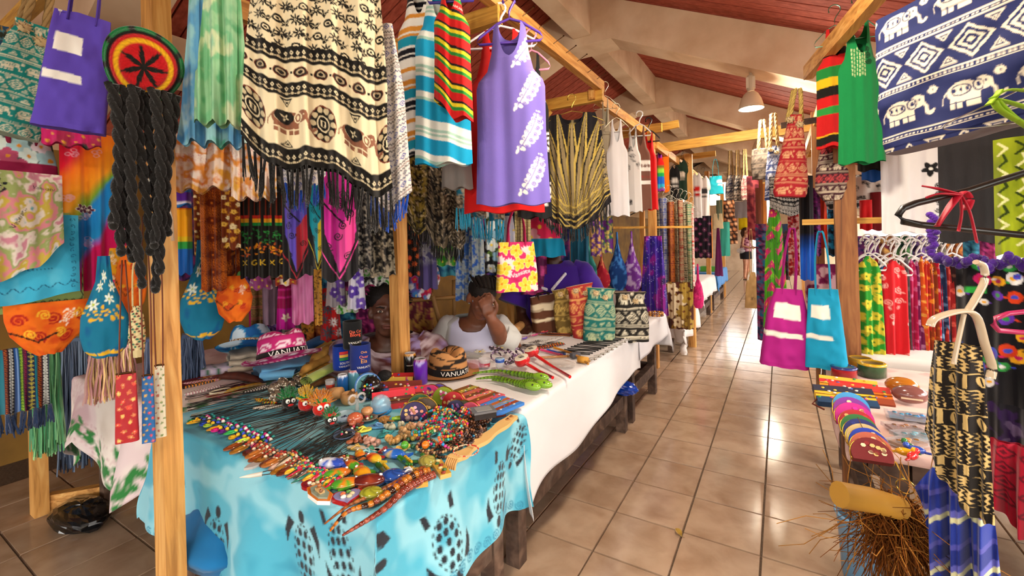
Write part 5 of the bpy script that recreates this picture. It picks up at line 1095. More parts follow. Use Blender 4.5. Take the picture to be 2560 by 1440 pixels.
drape('floral_sarong', 'lime green sarong with pink roses hanging over the aisle side', 'sarong', (1900, 485, 1964, 790, 3.5, 6), lambda w, h: P_floral(w, h, K('4a9a1c'), [K('c82a6a'), K('d84a80')], K('e8a03a'), 18, .2, 7, [K('7ac02a'), K('2a6a1c'), K('b8c83a')]), folds=3, amp=.03, L=[(0, -.15), (.3, -.6), (1, -1)], Rr=[(0, .15), (.3, .7), (1, 1)], bot=[.1, 0, .1, -.1], res=1.5)
drape('black_scarf', 'navy and magenta scarf hanging beside the lime sarong', 'scarf', (1888, 560, 1916, 850, 3.9), lambda w, h: P_batik(w, h, [K('1a1c3a'), K('8a1a4a'), K('1a5a7a')], 5, 4), folds=2)
tote('beige cotton shopping bag hanging low over the aisle', (1860, 680, 1898, 770, 4.4), K('b08c5a'), paint=lambda w, h: (lambda cv: (elephant(cv, .5, cv.asp * .72, .3, K('4a3020'), K('b08c5a')), cv)[-1])(solid(K('b08c5a'), .06)(w, h)), hl=.42, prof=((0, .5), (.4, .8), (1, 1)), depth=.3)
for x0, y0, x1, y1, d, pt, n, nm in ((1968, 500, 1996, 690, 3.6, lambda w, h: P_batik(w, h, [K('8a1424'), K('c82a2a'), K('d8b8b0')], 4, 5), 'red and white batik', 'dress'), (1996, 440, 2032, 700, 3.2, lambda w, h: (lambda cv: (P_blend(cv, K('1a5ac0'), .55), spiral(cv, .5, .9, .2, K('d8b8a0'), .06), cv)[-1])(solid(K('1a1a1e'), .1)(w, h)), 'black and blue spiral', 'dress'), (2028, 470, 2050, 640, 3.4, lambda w, h: P_batik(w, h, [K('5a1a5a'), K('8a2a7a'), K('2a1430')], 5, 4), 'purple', 'dress'), (2046, 480, 2066, 620, 3.45, solid(K('c8381a'), .2), 'orange red', 'dress'), (2064, 480, 2100, 640, 3.6, lambda w, h: P_batik(w, h, [K('0e1218'), K('12486a'), K('1a7aa0')], 7, 4), 'black and teal', 'dress'), (1940, 560, 1972, 700, 4.2, lambda w, h: P_batik(w, h, [K('2a1a1c'), K('5a3a3a'), K('1a3a5a')], 7, 4), 'dark mixed print', 'dress'), (2010, 660, 2100, 800, 3.7, lambda w, h: P_batik(w, h, [K('6a1444'), K('8a2a5a'), K('c8a0a8')], 9, 5), 'wine print', 'dress')):
    drape('dress', f'{n} dress on the right-hand stall behind the totes', nm, (x0, y0, x1, y1, d), pt, folds=2, amp=.025, res=2)
def p_elbig(w, h): return P_eleph(w, h, K('141c4a'), K('c8bca8'), h / w / 2.86, seq=(0, 1, 0, 2))
sack('large navy elephant-print bag at the top right corner', (2136, -40, 2640, 345, 1.45, -22), p_elbig, 'elephant_bag', 'bag', 'canvas', prof=((0, .9), (.7, .97), (.92, 1), (1, .97)), depth=.25, sq=.5, res=2.0, crush=.02, tilt=-.1)
tank('red, black, green and yellow striped tank top at the top right', (2034, 72, 2140, 368, 2.45, 16), lambda w, h: P_stripes(w, h, [(.55, K('b81c1c')), (.05, K('e0a81c')), (.22, K('1a1814')), (.3, K('c01c1c')), (.3, K('1f7a34')), (.25, K('e0b01c')), (.26, K('1a1814')), (.3, K('c01c1c')), (.2, K('2a8a3a'))], .1), res=1.8, hang=(K('8ac8b0'), 'mint wire hanger holding the red, black and green tank top'))
tank('emerald green tank top with a gold dotted print', (2086, 52, 2206, 408, 2.25, 22), lambda w, h: (lambda cv: ([cv.line([(.3 + .05 * i, .7 + .1 * j + .03 * (i % 2)), (.3 + .05 * i, .76 + .1 * j + .03 * (i % 2))], .018, K('c8cf9a')) for i in range(6) for j in range(7)], [spiral(cv, .55 + .03 * k, .6 + .15 * k, .07, K('0a3a1c'), .03, 2, k) for k in range(4)], cv)[-1])(solid(K('147a40'), .05)(w, h)), res=1.8, hang=(K('7ac8a8'), 'green wire hanger holding the emerald tank top'))
tee('black t-shirt behind the emerald tank top', (2130, 250, 2240, 420, 2.4, 10), solid(K('16130f'), .1), name=None) if False else drape('t_shirt', 'black t-shirt hem behind the emerald tank top', 'shirt', (2140, 280, 2236, 425, 2.4, 10), solid(K('191613'), .1), folds=2)
drape('t_shirt', 'royal blue t-shirt hem behind the black one', 'shirt', (2150, 300, 2262, 450, 2.5, 10), solid(K('14407e'), .06), folds=2)
drape('t_shirt', 'white t-shirt with a black hibiscus on its side', 'shirt', (2196, 300, 2348, 582, 2.3, 12), lambda w, h: (lambda cv: (flower(cv, .82, cv.asp * .45, .16, K('1c1a1c'), WHITE, 5, .4, .3), [spiral(cv, .92, cv.asp * (.6 + .07 * k), .06, K('1c1a1c'), .02, 2, k) for k in range(5)], cv)[-1])(solid(K('e8e4e4'), .03)(w, h)), folds=2, res=2)
drape('t_shirt', 'charcoal t-shirt hanging behind the big black hanger', 'shirt', (2338, 310, 2560, 605, 1.95, 5), solid(K('2c2a2c'), .1), folds=2, amp=.02, res=4)
drape('lime_sarong', 'lime green tattoo-pattern sarong at the right edge', 'sarong', (2478, 340, 2640, 640, 1.75, -10), lambda w, h: (lambda cv: ([cv.line([(.1 + .3 * i + .1 * (j % 2), .1 + .3 * j), (.25 + .3 * i, .25 + .3 * j), (.1 + .3 * i, .4 + .3 * j)], .05, K('2a3a0a') if (i + j) % 2 else K('d8d8a0')) for i in range(4) for j in range(8)], cv)[-1])(P_tie(w, h, [K('7a8a14'), K('98a81e')], 3, 3, 3)), folds=2, res=2.2)
drape('red_shirt', 'red t-shirt hem between the white shirts', 'shirt', (2148, 500, 2180, 575, 2.8), solid(K('b8181c'), .06), folds=1)
drape('maroon_shirt', 'maroon t-shirt hem behind the white t-shirt', 'shirt', (2175, 480, 2220, 575, 2.9), solid(K('6a1418'), .06), folds=1)
drape('white_shirt', 'white printed shirt hem behind the brown post', 'shirt', (2138, 440, 2215, 500, 2.95), lambda w, h: P_swirl(w, h, K('c8c4bc'), [K('1c1c20')], 5, 12, .1, .03), folds=1)
# pink and turquoise totes
WS = K('e2dccc')
tote('magenta tote bag with two cream stripes hanging beside the aisle', (1910, 722, 2032, 915, 2.45, 12), K('9a1470'), ((.17, .38, .12, .78, WS), (.55, .61, .0, .82, WS)), hl=.33, prof=((0, .55), (.3, .82), (1, 1)), depth=.42, tilt=.07, lining=K('c8bca8'))
tote('turquoise tote bag with two cream stripes next to the brown post', (2003, 722, 2112, 920, 2.35, -6), K('0f88ac'), ((.2, .36, .12, .66, WS), (.57, .63, .0, .72, WS)), hl=.3, prof=((0, .68), (1, 1)), depth=.45, tilt=-.02, lining=K('c8bca8'))
# shirts on the rack, edge on
SH = [('2a8a2a', 'd8c83a', 'green and yellow palm leaf'), ('d0d4cc', '3a7a9a', 'white and blue leaf'), ('1a1a1e', '3a3438', 'black'), ('7a1420', 'b03a3a', 'dark red'), ('1a4a7a', 'b8c8d0', 'blue floral'), ('c01c24', 'e8b0a8', 'red paisley'), ('a01828', 'd88a8a', 'crimson paisley'), ('c8a8a0', '7a2a3a', 'pale rose'), ('6a2a2c', '9a5a4a', 'brown red'), ('5a5458', '8a8288', 'grey flower'), ('a81a4a', 'd86a9a', 'raspberry'), ('6a1a4a', 'c88ab0', 'plum'), ('c8501a', 'e8b04a', 'orange'), ('a8281c', 'e88a2a', 'red and orange'), ('7a3014', 'c8781c', 'rust'), ('b8182c', 'd8a0a0', 'cherry'), ('1a2a4a', '5a7a9a', 'navy'), ('8a1c1c', 'd85a4a', 'brick'), ('2a1a1c', '6a4a3a', 'dark brown'), ('4a1a2c', '9a4a5a', 'burgundy')]
xs = np.linspace(2150, 2392, 20)
for k, (a, b, n) in enumerate(SH):
    big = k in (0, 5); w = 74 if k == 0 else 80 if k == 5 else 24 + 5 * (k % 3); x = xs[k] + (20 if big else 0); y0 = 640 + 6 * (k % 3); y1 = {0: 930, 1: 945, 2: 925, 4: 965, 5: 928}.get(k, 880 + 22 * (k % 4))
    d = 2.85 - .004 * k + (.0 if not big else -.12)
    drape('rack_shirt', f'{n} shirt on the packed rack behind the right-hand table', 'shirt', (x - w / 2, y0, x + w / 2, y1, d, 35 if not big else 25), (lambda A, B, k: (lambda w_, h_: P_floral(w_, h_, A, [B, ctint(B, .8)], ctint(A, .6), 16, .2, k, [ctint(B, .7), B]) if k not in (5, 6) else P_swirl(w_, h_, A, [B], 4, 16, .12, .025)))(K(a), K(b), k),
          folds=2, amp=.02, dep=.02, L=[(0, -.12), (.06, -.6), (.12, -.8), (1, -1)], Rr=[(0, .12), (.06, .6), (.12, .8), (1, 1)], res=2.2, group='shirts on the packed rack', hang=(K('d0ccc8'), f'white plastic hanger under the {n} shirt', 'plastic'))
for k in range(8): drape('rack_dress', f'{["wine", "black", "navy", "teal", "maroon", "plum", "brown", "slate"][k]} garment hanging deep behind the shirt rack', 'dress', (2140 + 42 * k, 590, 2196 + 42 * k, 900, 3.5), (lambda q: (lambda w, h: P_batik(w, h, [K(pal[q][0]), K(pal[q][1]), ctint(K(pal[q][0]), .6)], q, 5)))(k), folds=2, amp=.03, res=5, group='garments behind the shirt rack')
# ---- nearest things on the right
def p_candy(w, h):
    cv = Cv(w, h, K('121014')); R = np.random.RandomState(6); c = [K('c83a14'), K('e0a01c'), K('2a8a3a'), K('3a4ab8'), K('b81c5a'), K('d8d4d0'), K('5a2a9a')]
    for k in range(36):
        x, y, q = R.rand(), R.rand() * cv.asp, R.uniform(.03, .07); cv.ell(x, y, q * 1.2, q, c[k % 7], R.uniform(0, 3)); cv.ell(x, y, q * .5, q * .4, c[(k + 3) % 7]); leaf(cv, x + q, y, q, c[(k + 1) % 7], R.uniform(-1, 1))
    for s in (0, 1): cv.rect(.1, cv.asp * (.2 + .5 * s), .3, cv.asp * (.24 + .5 * s), K('2a9a3a')); 
    return cv
rc = drape('candy_print_dress', 'black dress with bright candy shapes and ruffled purple trim at the right edge', 'dress', (2376, 650, 2680, 1010, 1.35, -12), p_candy, folds=3, amp=.02, res=2.8)
mb = MB(); R_ = np.random.RandomState(3)
for k in range(70):
    x = -.16 + .4 * (k / 70); mb.ell((x, -.035 + .012 * math.sin(k * .8) + R_.uniform(-.008, .008), -.005 + .01 * math.sin(k * .5) + .05 * math.sin(k * .09) * 0 + R_.uniform(-.012, .012)), (.012, .012, .015), K('3a1a6a') * R_.uniform(.7, 1.4), 7, 5)
for k in range(24): mb.ell((-.17 + R_.uniform(-.01, .01), -.03, .01 + .006 * k), (.012, .012, .01), K('4a2080') * R_.uniform(.7, 1.4), 7, 5)
mb.build('ruffle_trim', 'yarn', rc)
def p_tapa(w, h): return P_tapa(w, h, K('c8a86a'), K('1a1410'), 3)
drape('tapa_dress', 'cream and black tapa-print dress on the clear hanger at the right', 'dress', (2296, 858, 2486, 1262, 1.12, -14), p_tapa, folds=3, amp=.018, L=[(0, -.62), (.2, -.75), (.6, -.95), (.8, -.7), (1, .1)], Rr=[(0, .62), (.5, .8), (1, .95)], bot=[-.1, 0, .04], res=1.4)
drape('striped_wrap', 'blue wrap skirt with cream stripes at the bottom right', 'skirt', (2262, 1130, 2492, 1500, 1.2, -10), lambda w, h: P_stripes(w, h, [(.22, K('1c2a78')), (.1, K('5a5aa8')), (.08, K('c8c498')), (.3, K('22348a')), (.08, K('4a4a9a'))], .4), folds=4, amp=.04, L=[(0, -.1), (.3, -.8), (1, -.4)], Rr=[(0, .7), (.5, .9), (1, 1)], res=2.4)
drape('crimson_sarong', 'crimson cloth with dark red diamonds in the bottom right corner', 'cloth', (2468, 1120, 2680, 1360, 1.3, -10), lambda w, h: (lambda cv: ([diamond(cv, .2 + .35 * i, .2 + .35 * j, .16, K('5a0a1a'), K('a01028'), 2) for i in range(3) for j in range(4)], cv)[-1])(solid(K('980f26'), .1)(w, h)), folds=3, amp=.03, bot=[-.4, -.1, .0, 0], res=2.6)
drape('dark_dress', 'black and purple print dress behind the tapa dress', 'dress', (2420, 980, 2640, 1200, 1.5, -8), lambda w, h: P_batik(w, h, [K('121016'), K('2a1440'), K('5a4a6a')], 5, 3, (.5, .62)), folds=3, amp=.03, res=3)
# big black tubular hanger with a red ribbon, and the clear hanger
h = thing('big_hanger', 'thick black tubular hanger with a red ribbon tied on it, close at the right', 'hanger', at(2250, 525, 1.0)); o = np.array(h.location)
mb = MB(); pts = [at(2600, 420, 1.0), at(2420, 477, 1.0), at(2290, 508, 1.0), at(2258, 520, 1.0), at(2246, 537, 1.0), at(2258, 554, 1.0), at(2300, 562, 1.0), at(2430, 575, 1.0), at(2600, 592, 1.0)]
mb.tube(np.array(pts) - o, .0075, K('17130f'), 10); mb.build('tube', 'plastic', h)
for i, q in enumerate((((2305, 465, .985), (2345, 472, .97), (2398, 486, .985)), ((2316, 494, .985), (2350, 484, .97), (2396, 488, .985)), ((2398, 486, .985), (2372, 520, .97), (2342, 566, .97)), ((2398, 486, .985), (2404, 530, .97), (2396, 578, .975)), ((2400, 486, .985), (2424, 530, .97), (2442, 606, .975)), ((2400, 486, .985), (2412, 480, .99), (2424, 500, .995), (2416, 524, .985)))):
    strap(h, [at(*a) - o for a in q], .0085, K('b0122c'), 'ribbon', 'satin', .25)
hc = K('c8b498'); h = thing('clear_hanger', 'translucent plastic hanger with curled arms holding the tapa dress', 'hanger', at(2420, 800, 1.0)); o = np.array(h.location)
strap(h, [at(2440, 655, 1.0) - o, at(2458, 665, 1.0) - o, at(2462, 700, 1.0) - o, at(2440, 745, 1.0) - o, at(2418, 780, 1.0) - o], .0085, hc, 'hook', 'gloss', .7, 8)
strap(h, [at(2325, 815, 1.0) - o, at(2340, 795, 1.0) - o, at(2400, 778, 1.0) - o, at(2440, 790, 1.0) - o, at(2462, 860, 1.0) - o, at(2480, 915, 1.0) - o, at(2476, 945, 1.0) - o], .011, hc, 'arm', 'gloss', .5, 8)
strap(h, [at(2410, 785, 1.0) - o, at(2396, 850, 1.0) - o, at(2384, 910, 1.0) - o], .009, hc, 'centre_bar', 'gloss', .5, 8)
hp = thing('pink_hanger', 'hot pink tubular hanger end over the candy-print dress', 'hanger', at(2520, 820, 1.05)); o = np.array(hp.location); mb = MB()
mb.tube(np.array([at(2600, 775, 1.05), at(2520, 784, 1.05), at(2490, 795, 1.05), at(2484, 812, 1.05), at(2496, 826, 1.05), at(2600, 835, 1.05)]) - o, .006, K('b02a5a'), 8); mb.build('tube', 'plastic', hp)
rb = thing('lime_ribbon', 'lime green raffia ribbon tied in front of the navy elephant bag', 'ribbon', at(2500, 250, 1.2)); o = np.array(rb.location)
for q in (((2480, 245), (2520, 225), (2575, 228)), ((2490, 250), (2530, 290), (2580, 325)), ((2488, 248), (2520, 255), (2570, 270)), ((2484, 252), (2500, 275), (2540, 300)), ((2470, 262), (2490, 240), (2500, 225))): strap(rb, [at(a, b, 1.18) - o for a, b in q], .011, K('8ab01c'), 'tail', 'satin', .25)
strap(rb, [at(2600, 200, 1.2) - o, at(2500, 248, 1.2) - o, at(2360, 315, 1.2) - o, at(2420, 322, 1.2) - o, at(2600, 300, 1.2) - o], .0022, K('9a9690'), 'wire', 'metal', 1)
# ------------------------------------------------------------------ goods on the nearest table
def T(px, py, z=TZ): return onZ(px, py, z)
def cord_item(label, a, b, cord, pend=None, pc=None, group=None, w=.012, loops=1, name='cord_necklace', seed=0, r=.0016, pr=.016, beads=None):
    """necklace laid out flat: cord loop from a (clasp) to b (pendant)"""
    a, b = np.array(a, float), np.array(b, float); R = np.random.RandomState(seed); root = thing(name, label, 'necklace', b, 0, group); d = a - b; L = np.linalg.norm(d[:2]); u = d / L; n = np.array([-u[1], u[0], 0])
    mb = MB()
    for q in range(loops):
        k1, k2 = R.uniform(-1, 1, 2) * w * 1.6; t = np.linspace(0, 1, 9)
        for s in (-1, 1):
            off = s * w * np.sin(t * math.pi) ** .6 * R.uniform(.5, 1.2) + k1 * np.sin(t * math.pi * 2 + q) + k2 * t
            P = u * (t * L)[:, None] + n * off[:, None] + np.c_[0 * t, 0 * t, .003 + .003 * R.rand() + .002 * (s > 0) + 0 * t]; mb.tube(P, r, cord, 4)
    mb.build('cord', 'leather', root)
    if beads:
        mb = MB()
        for k in range(beads[0]):
            t = (.02 + .05 * (k // 2)) * L + .01; s = (-1) ** k; mb.ell(u * t + n * s * w * .6 * min(1, k * .3) + [0, 0, .007], beads[2], beads[1][k % len(beads[1])], 8, 6)
        mb.build('beads', 'gloss', root)
    if pend:
        mb = MB(); ang = math.atan2(u[1], u[0]); Rm = rotm(ang); tt = np.linspace(0, 2 * math.pi, 12, False)
        if pend == 'disc': mb.prism(np.c_[np.cos(tt), np.sin(tt)] * pr, 0, .006, pc, lambda V: V @ Rm.T); mb.prism(np.c_[np.cos(tt), np.sin(tt)] * pr * .5, .006, .008, ctint(pc, 1.7), lambda V: V @ Rm.T)
        elif pend == 'oval': mb.ell((0, 0, .005), (pr * 1.7, pr * .9, .006), pc, 12, 6, Rm); mb.ell((0, 0, .008), (pr * 1.1, pr * .5, .005), ctint(pc, 1.5), 10, 6, Rm)
        elif pend == 'tusk': mb.tube([Rm @ np.array([-pr * 2.6 + .004 * 0, .004, .005]), Rm @ np.array([-pr, 0, .006]), Rm @ np.array([pr, .0, .006])], [.001, .006, .008], pc, 8)
        elif pend == 'fish': mb.prism([(-1.6, 0), (-.8, .6), (.2, .65), (.9, .15), (1.5, .6), (1.5, -.6), (.9, -.15), (.2, -.65), (-.8, -.6)], 0, .3, pc, lambda V: (V * pr) @ Rm.T)
        mb.build('pendant', 'gloss', root)
    return root
R_ = np.random.RandomState(21)
BLK = K('1a1816'); BRN = K('3a2418'); BEI = K('9a8a70')
def lay(n, A, B, C, D, cords, label, group, pend=None, pcs=None, jit=8, **k):
    """n necklaces whose clasp ends run from pixel A to B and pendant ends from C to D"""
    for i in range(n):
        t = (i + .5) / n; j = R_.uniform(-jit, jit, 4); a = T(A[0] + (B[0] - A[0]) * t + j[0], A[1] + (B[1] - A[1]) * t + j[1] * .4); b = T(C[0] + (D[0] - C[0]) * t + j[2], C[1] + (D[1] - C[1]) * t + j[3] * .4)
        zz = .002 * (i % 4); a[2] += zz; b[2] += zz
        p = pend[i % len(pend)] if pend else None; pc = pcs[i % len(pcs)] if pcs else None
        cord_item(label if isinstance(label, str) else label[i % len(label)], a, b, cords[i % len(cords)], p, pc, group, seed=i + int(A[0]), **k)
lay(12, (640, 950), (735, 1000), (468, 985), (475, 1062), [BLK, BLK, K('2a241c'), BEI, BLK], 'black or beige cord necklace in the thick bundle right of the pine post', 'cord bundle right of the post', w=.02, loops=1)
cols_ = [K('d8301c'), K('e0b81c'), K('1f8a3a'), K('2a4ac0'), K('c8207a'), K('e8e0d0'), K('16908a'), K('6a2a9a'), K('e06a1a')]
lay(13, (705, 1000), (850, 1045), (470, 1052), (645, 1118), [BLK, BRN, BLK], [f'cord necklace with a {q} pendant along the left table edge' for q in ('green', 'amber', 'blue', 'lime', 'honey', 'magenta', 'purple')], 'bright bead necklaces at the left edge', ['disc', 'oval', 'disc'], [K('2a9a4a'), K('d8a01c'), K('2a4ab8'), K('a8c83a'), K('c8861c'), K('c81e7a'), K('6a1a7a')], w=.014, beads=(7, cols_, .0075))
lay(11, (730, 1040), (880, 1090), (585, 1118), (728, 1186), [BRN, BLK, BRN], [f'dark cord necklace with a {q} shell pendant near the middle of the left edge' for q in ('brown', 'golden brown', 'dark brown', 'tan')], 'brown shell necklaces', ['oval', 'oval', 'disc'], [K('7a3a14'), K('8a5a1a'), K('5a2410'), K('9a5a24')], w=.014, pr=.024, beads=(8, [K('b8502a'), K('d8c8a8'), K('a01c14'), K('8a6a4a')], .0065))
lay(13, (870, 1050), (905, 1098), (705, 1150), (765, 1196), [BLK], 'black cord necklace with small wooden beads in the bundle at the table centre', 'black cords at the table centre', ['tusk'], [K('b8a890'), K('7a5a3a'), K('2a2a2a')], w=.016, loops=1, beads=(6, [K('a01c1c'), K('1f7a5a'), K('d8a83a'), K('c8b8a0')], .006))
lay(12, (835, 1135), (900, 1150), (708, 1178), (835, 1222), [BLK, BRN], [f'cord necklace with {q} wooden drops beside the fish magnets' for q in ('crimson', 'green', 'gold', 'cherry red')], 'red and green drop necklaces', ['oval', 'tusk'], [K('a81420'), K('1f6a5a'), K('d8a02a'), K('b81c3a')], w=.014, beads=(9, [K('b81420'), K('1f7a5a'), K('d8b03a'), K('c8206a'), K('14807a')], .0075))
# carved bone fish and tusks at the edge
cord_item('necklace ending in a carved silver-white bone pendant at the front edge', T(720, 1130), T(642, 1163), BLK, 'fish', K('b8b4b0'), pr=.026); cord_item('necklace ending in a white tusk at the front edge', T(710, 1180), T(640, 1192), BRN, 'tusk', K('d8d0c0'), pr=.018)
cord_item('brown necklace with a cowrie tip beside the silver bone pendant', T(780, 1100), T(688, 1170), BRN, 'oval', K('b89a8a'), pr=.018)

def bead_ring(label, p, r, cols, bead, name='bead_bracelet', group=None, tilt=(0, 0), n=None, seed=0, strands=1, cat='bracelet'):
    root = None; mb = MB(); R = np.random.RandomState(seed); n = n or int(2 * math.pi * r / (bead * 1.7)); Rm = rotm(R.uniform(0, 6), tilt[0], tilt[1])
    for s in range(strands):
        for k in range(n):
            a = 2 * math.pi * k / n; q = Rm @ np.array([r * math.cos(a), r * math.sin(a) * R.uniform(.94, 1.06), (s - (strands - 1) / 2) * bead * 1.6]); mb.ell(q, (bead, bead, bead * .9), cols[R.randint(len(cols))] * R.uniform(.75, 1.15), 6, 5)
    V = np.concatenate(mb.V); z = V[:, 2].min(); o = mb.build(name, 'gloss', None, np.array(p) + [0, 0, -z]); return tag(o, label, cat, group)
mult = [K('c81c2a'), K('e0a01c'), K('1f8a4a'), K('1a7ab0'), K('c8247a'), K('e0601a'), K('d8c8a0'), K('6a3a1a'), K('24a0a0')]
brn = [K('3a1c10'), K('5a3018'), K('2a140c'), K('7a4a2a')]; tan_ = [K('a87a4a'), K('5a3018'), K('c8a070'), K('3a2010')]
lev = [(1068, 1058), (1110, 1045), (1150, 1040), (1190, 1042), (1082, 1080), (1125, 1068), (1165, 1062), (1205, 1060), (1095, 1105), (1140, 1092), (1180, 1085), (1060, 1090), (1120, 1120), (1105, 1058), (1145, 1078), (1175, 1050), (1088, 1068), (1130, 1102)]
for k, (x, y) in enumerate(lev):
    bead_ring('bracelet of mixed bright wooden beads in the heap by the wooden back scratcher', T(x, y, TZ + .012 * (k // 7)) + [0, 0, .0], .036, mult, .0062, group='bright bead bracelet heap', tilt=(R_.uniform(-.5, .5), R_.uniform(-.5, .5)), seed=k, strands=1 + k % 2)
for k, (x, y) in enumerate([(1170, 1092), (1192, 1078), (1205, 1062), (1182, 1102), (1160, 1115), (1145, 1102), (1200, 1048), (1180, 1070)]):
    bead_ring('dark brown wooden bead bracelet at the right side of the bead heap', T(x, y, TZ + .008 * (k % 3)), .036, brn, .006, group='brown bead bracelets', tilt=(R_.uniform(-.6, .6), R_.uniform(-.5, .5)), seed=40 + k, strands=2)
for k, (x, y) in enumerate([(1082, 1128), (1105, 1132), (1130, 1125), (1068, 1120), (1115, 1140)]):
    bead_ring('brown and tan wooden bead bracelet at the front of the bead heap', T(x, y, TZ + .006 * (k % 2)), .036, tan_, .006, group='tan bead bracelets', tilt=(R_.uniform(-.3, .3), R_.uniform(-.3, .3)), seed=60 + k)
bead_ring('chunky bracelet of striped discs with turquoise, green and orange balls', T(1036, 1112), .034, [K('6a1a2a'), K('1f5a3a'), K('d8b84a'), K('2a1a4a')], .0105, seed=5); 
for x, y, c, n in ((1036, 1092, '1a8aa0', 'turquoise'), (1012, 1122, '4a9a2a', 'green'), (1064, 1122, 'e0781a', 'orange')):
    mb = MB(); mb.ell((0, 0, .014), .014, K(c), 12, 9); tag(mb.build('wooden_ball_bead', 'gloss', None, T(x, y, TZ + .01)), f'{n} wooden ball bead on the chunky striped bracelet', 'bead')
bead_ring('red string bracelet with loose ends lying on the back scratcher', T(1165, 1128, TZ + .03), .042, [K('c8301c'), K('d8b898')], .0028, n=60, seed=7, name='string_bracelet')
# carved back scratcher
def T2(px, py, z): return onZ(px, py, z)
bs = thing('back_scratcher', 'carved pale wooden back scratcher along the right table edge', 'back scratcher', T(1205, 1105)); o = np.array(bs.location); pa, pb = T(1132, 1170) - o, T(1285, 1052) - o
u = _n(pb - pa); n_ = np.array([-u[1], u[0], 0]); L = np.linalg.norm(pb - pa); ts = np.linspace(0, 1, 24); wd = .021 + .004 * np.sin(ts * 18) - .006 * np.exp(-((ts - .28) / .1) ** 2)
mb = MB(); G = np.stack([pa + u * L * ts[:, None] + n_ * wd[:, None] * s + np.array([0, 0, h_]) for s, h_ in ((-1, .004), (-1, .018), (1, .018), (1, .004))], 1); G[:, :, 2] += (.012 * np.exp(-(ts / .1) ** 2))[:, None]
G[:, :, 2] += .006; mb.grid(G, K('d4ac6c'), closeu=True, smooth=False); mb.F.append(np.array([[0, 1, 2, 3]])); mb.S.append(False); mb.build('handle', 'paint', bs)
for k in range(6): mb = MB(); q = pa + n_ * (k - 2.5) * .0075; mb.tube([q + u * .02 + [0, 0, .024], q + [0, 0, .03], q - u * .012 + [0, 0, .018], q - u * .016 + [0, 0, .004]], .0036, K('c8985a'), 6); mb.build('tine', 'paint', bs)
for t in (.88, .95): mb = MB(); mb.ell(pa + u * L * t + [0, 0, .02], (.013, .013, .008), K('a8743a'), 10, 6); mb.ell(pa + u * L * t + [0, 0, .026], (.006, .006, .005), K('6a3a1a'), 8, 5); mb.build('carved_knob', 'paint', bs)

# wooden jointed snakes
def snake(label, pts, r0, seg, cols, z=TZ, head=None, wig=0):
    P = np.array([T(x, y, z) for x, y in pts]); root = thing('wooden_snake', label, 'toy snake', P[0]); o = P[0].copy(); Q = P - o; t = np.linspace(0, len(Q) - 1, seg + 1); i = np.minimum(t.astype(int), len(Q) - 2); f = (t - i)[:, None]
    p0, p1, p2, p3 = Q[np.maximum(i - 1, 0)], Q[i], Q[i + 1], Q[np.minimum(i + 2, len(Q) - 1)]; C = .5 * (2 * p1 + (p2 - p0) * f + (2 * p0 - 5 * p1 + 4 * p2 - p3) * f ** 2 + (3 * p1 - p0 - 3 * p2 + p3) * f ** 3)
    for k in range(seg):
        ra = r0 * min(1, .22 + 1.1 * k / seg) if k < seg * .8 else r0 * (1.0 if head is None else .95); rb = r0 * min(1, .22 + 1.1 * (k + 1) / seg)
        a, b = C[k], C[k + 1]; mb = MB(); c = cols[k % len(cols)]; m = (a + b) / 2; up = np.array([0, 0, 1.0])
        mb.tube([a + up * ra, m + up * (ra + rb) / 2, b + up * rb], [ra * .92, (ra + rb) / 2 * 1.02, rb * .92], np.array([ctint(c, .6), c, ctint(c, .6)]), 8, flat=.8); mb.build('segment', 'gloss', root)
    if head is not None:
        d = _n(C[-1] - C[-2]); ang = math.atan2(d[1], d[0]); mb = MB(); mb.ell(C[-1] + d * r0 * 1.4 + [0, 0, r0 * 1.1], (r0 * 2.2, r0 * 1.25, r0 * .95), head, 12, 8, rotm(ang)); mb.build('head', 'gloss', root)
        mb = MB()
        for s in (-1, 1): mb.ell(C[-1] + d * r0 * 2 + rotm(ang) @ np.array([0, s * r0 * .8, r0 * 1.7]), r0 * .25, K('1a1408'), 6, 5)
        mb.build('eyes', 'gloss', root)
    return root
OR, DK, RD = K('c8741c'), K('3a1c0c'), K('8a3a1c')
snake('orange and brown painted wooden snake at the front table edge, middle one', [(826, 1330), (870, 1285), (930, 1268), (985, 1235), (1030, 1205), (1075, 1190)], .016, 22, [OR, OR, DK, OR, RD])
snake('speckled orange wooden snake behind the other two', [(812, 1312), (870, 1270), (930, 1245), (980, 1222), (1030, 1196), (1062, 1180)], .012, 20, [K('a85a1c'), K('8a4a1a'), K('b86a2a')])
snake('red-brown painted wooden snake nearest the front edge', [(856, 1342), (900, 1318), (960, 1282), (1010, 1238), (1050, 1215), (1085, 1198)], .015, 22, [K('8a3624'), K('7a2c1c'), K('9a4a34')])
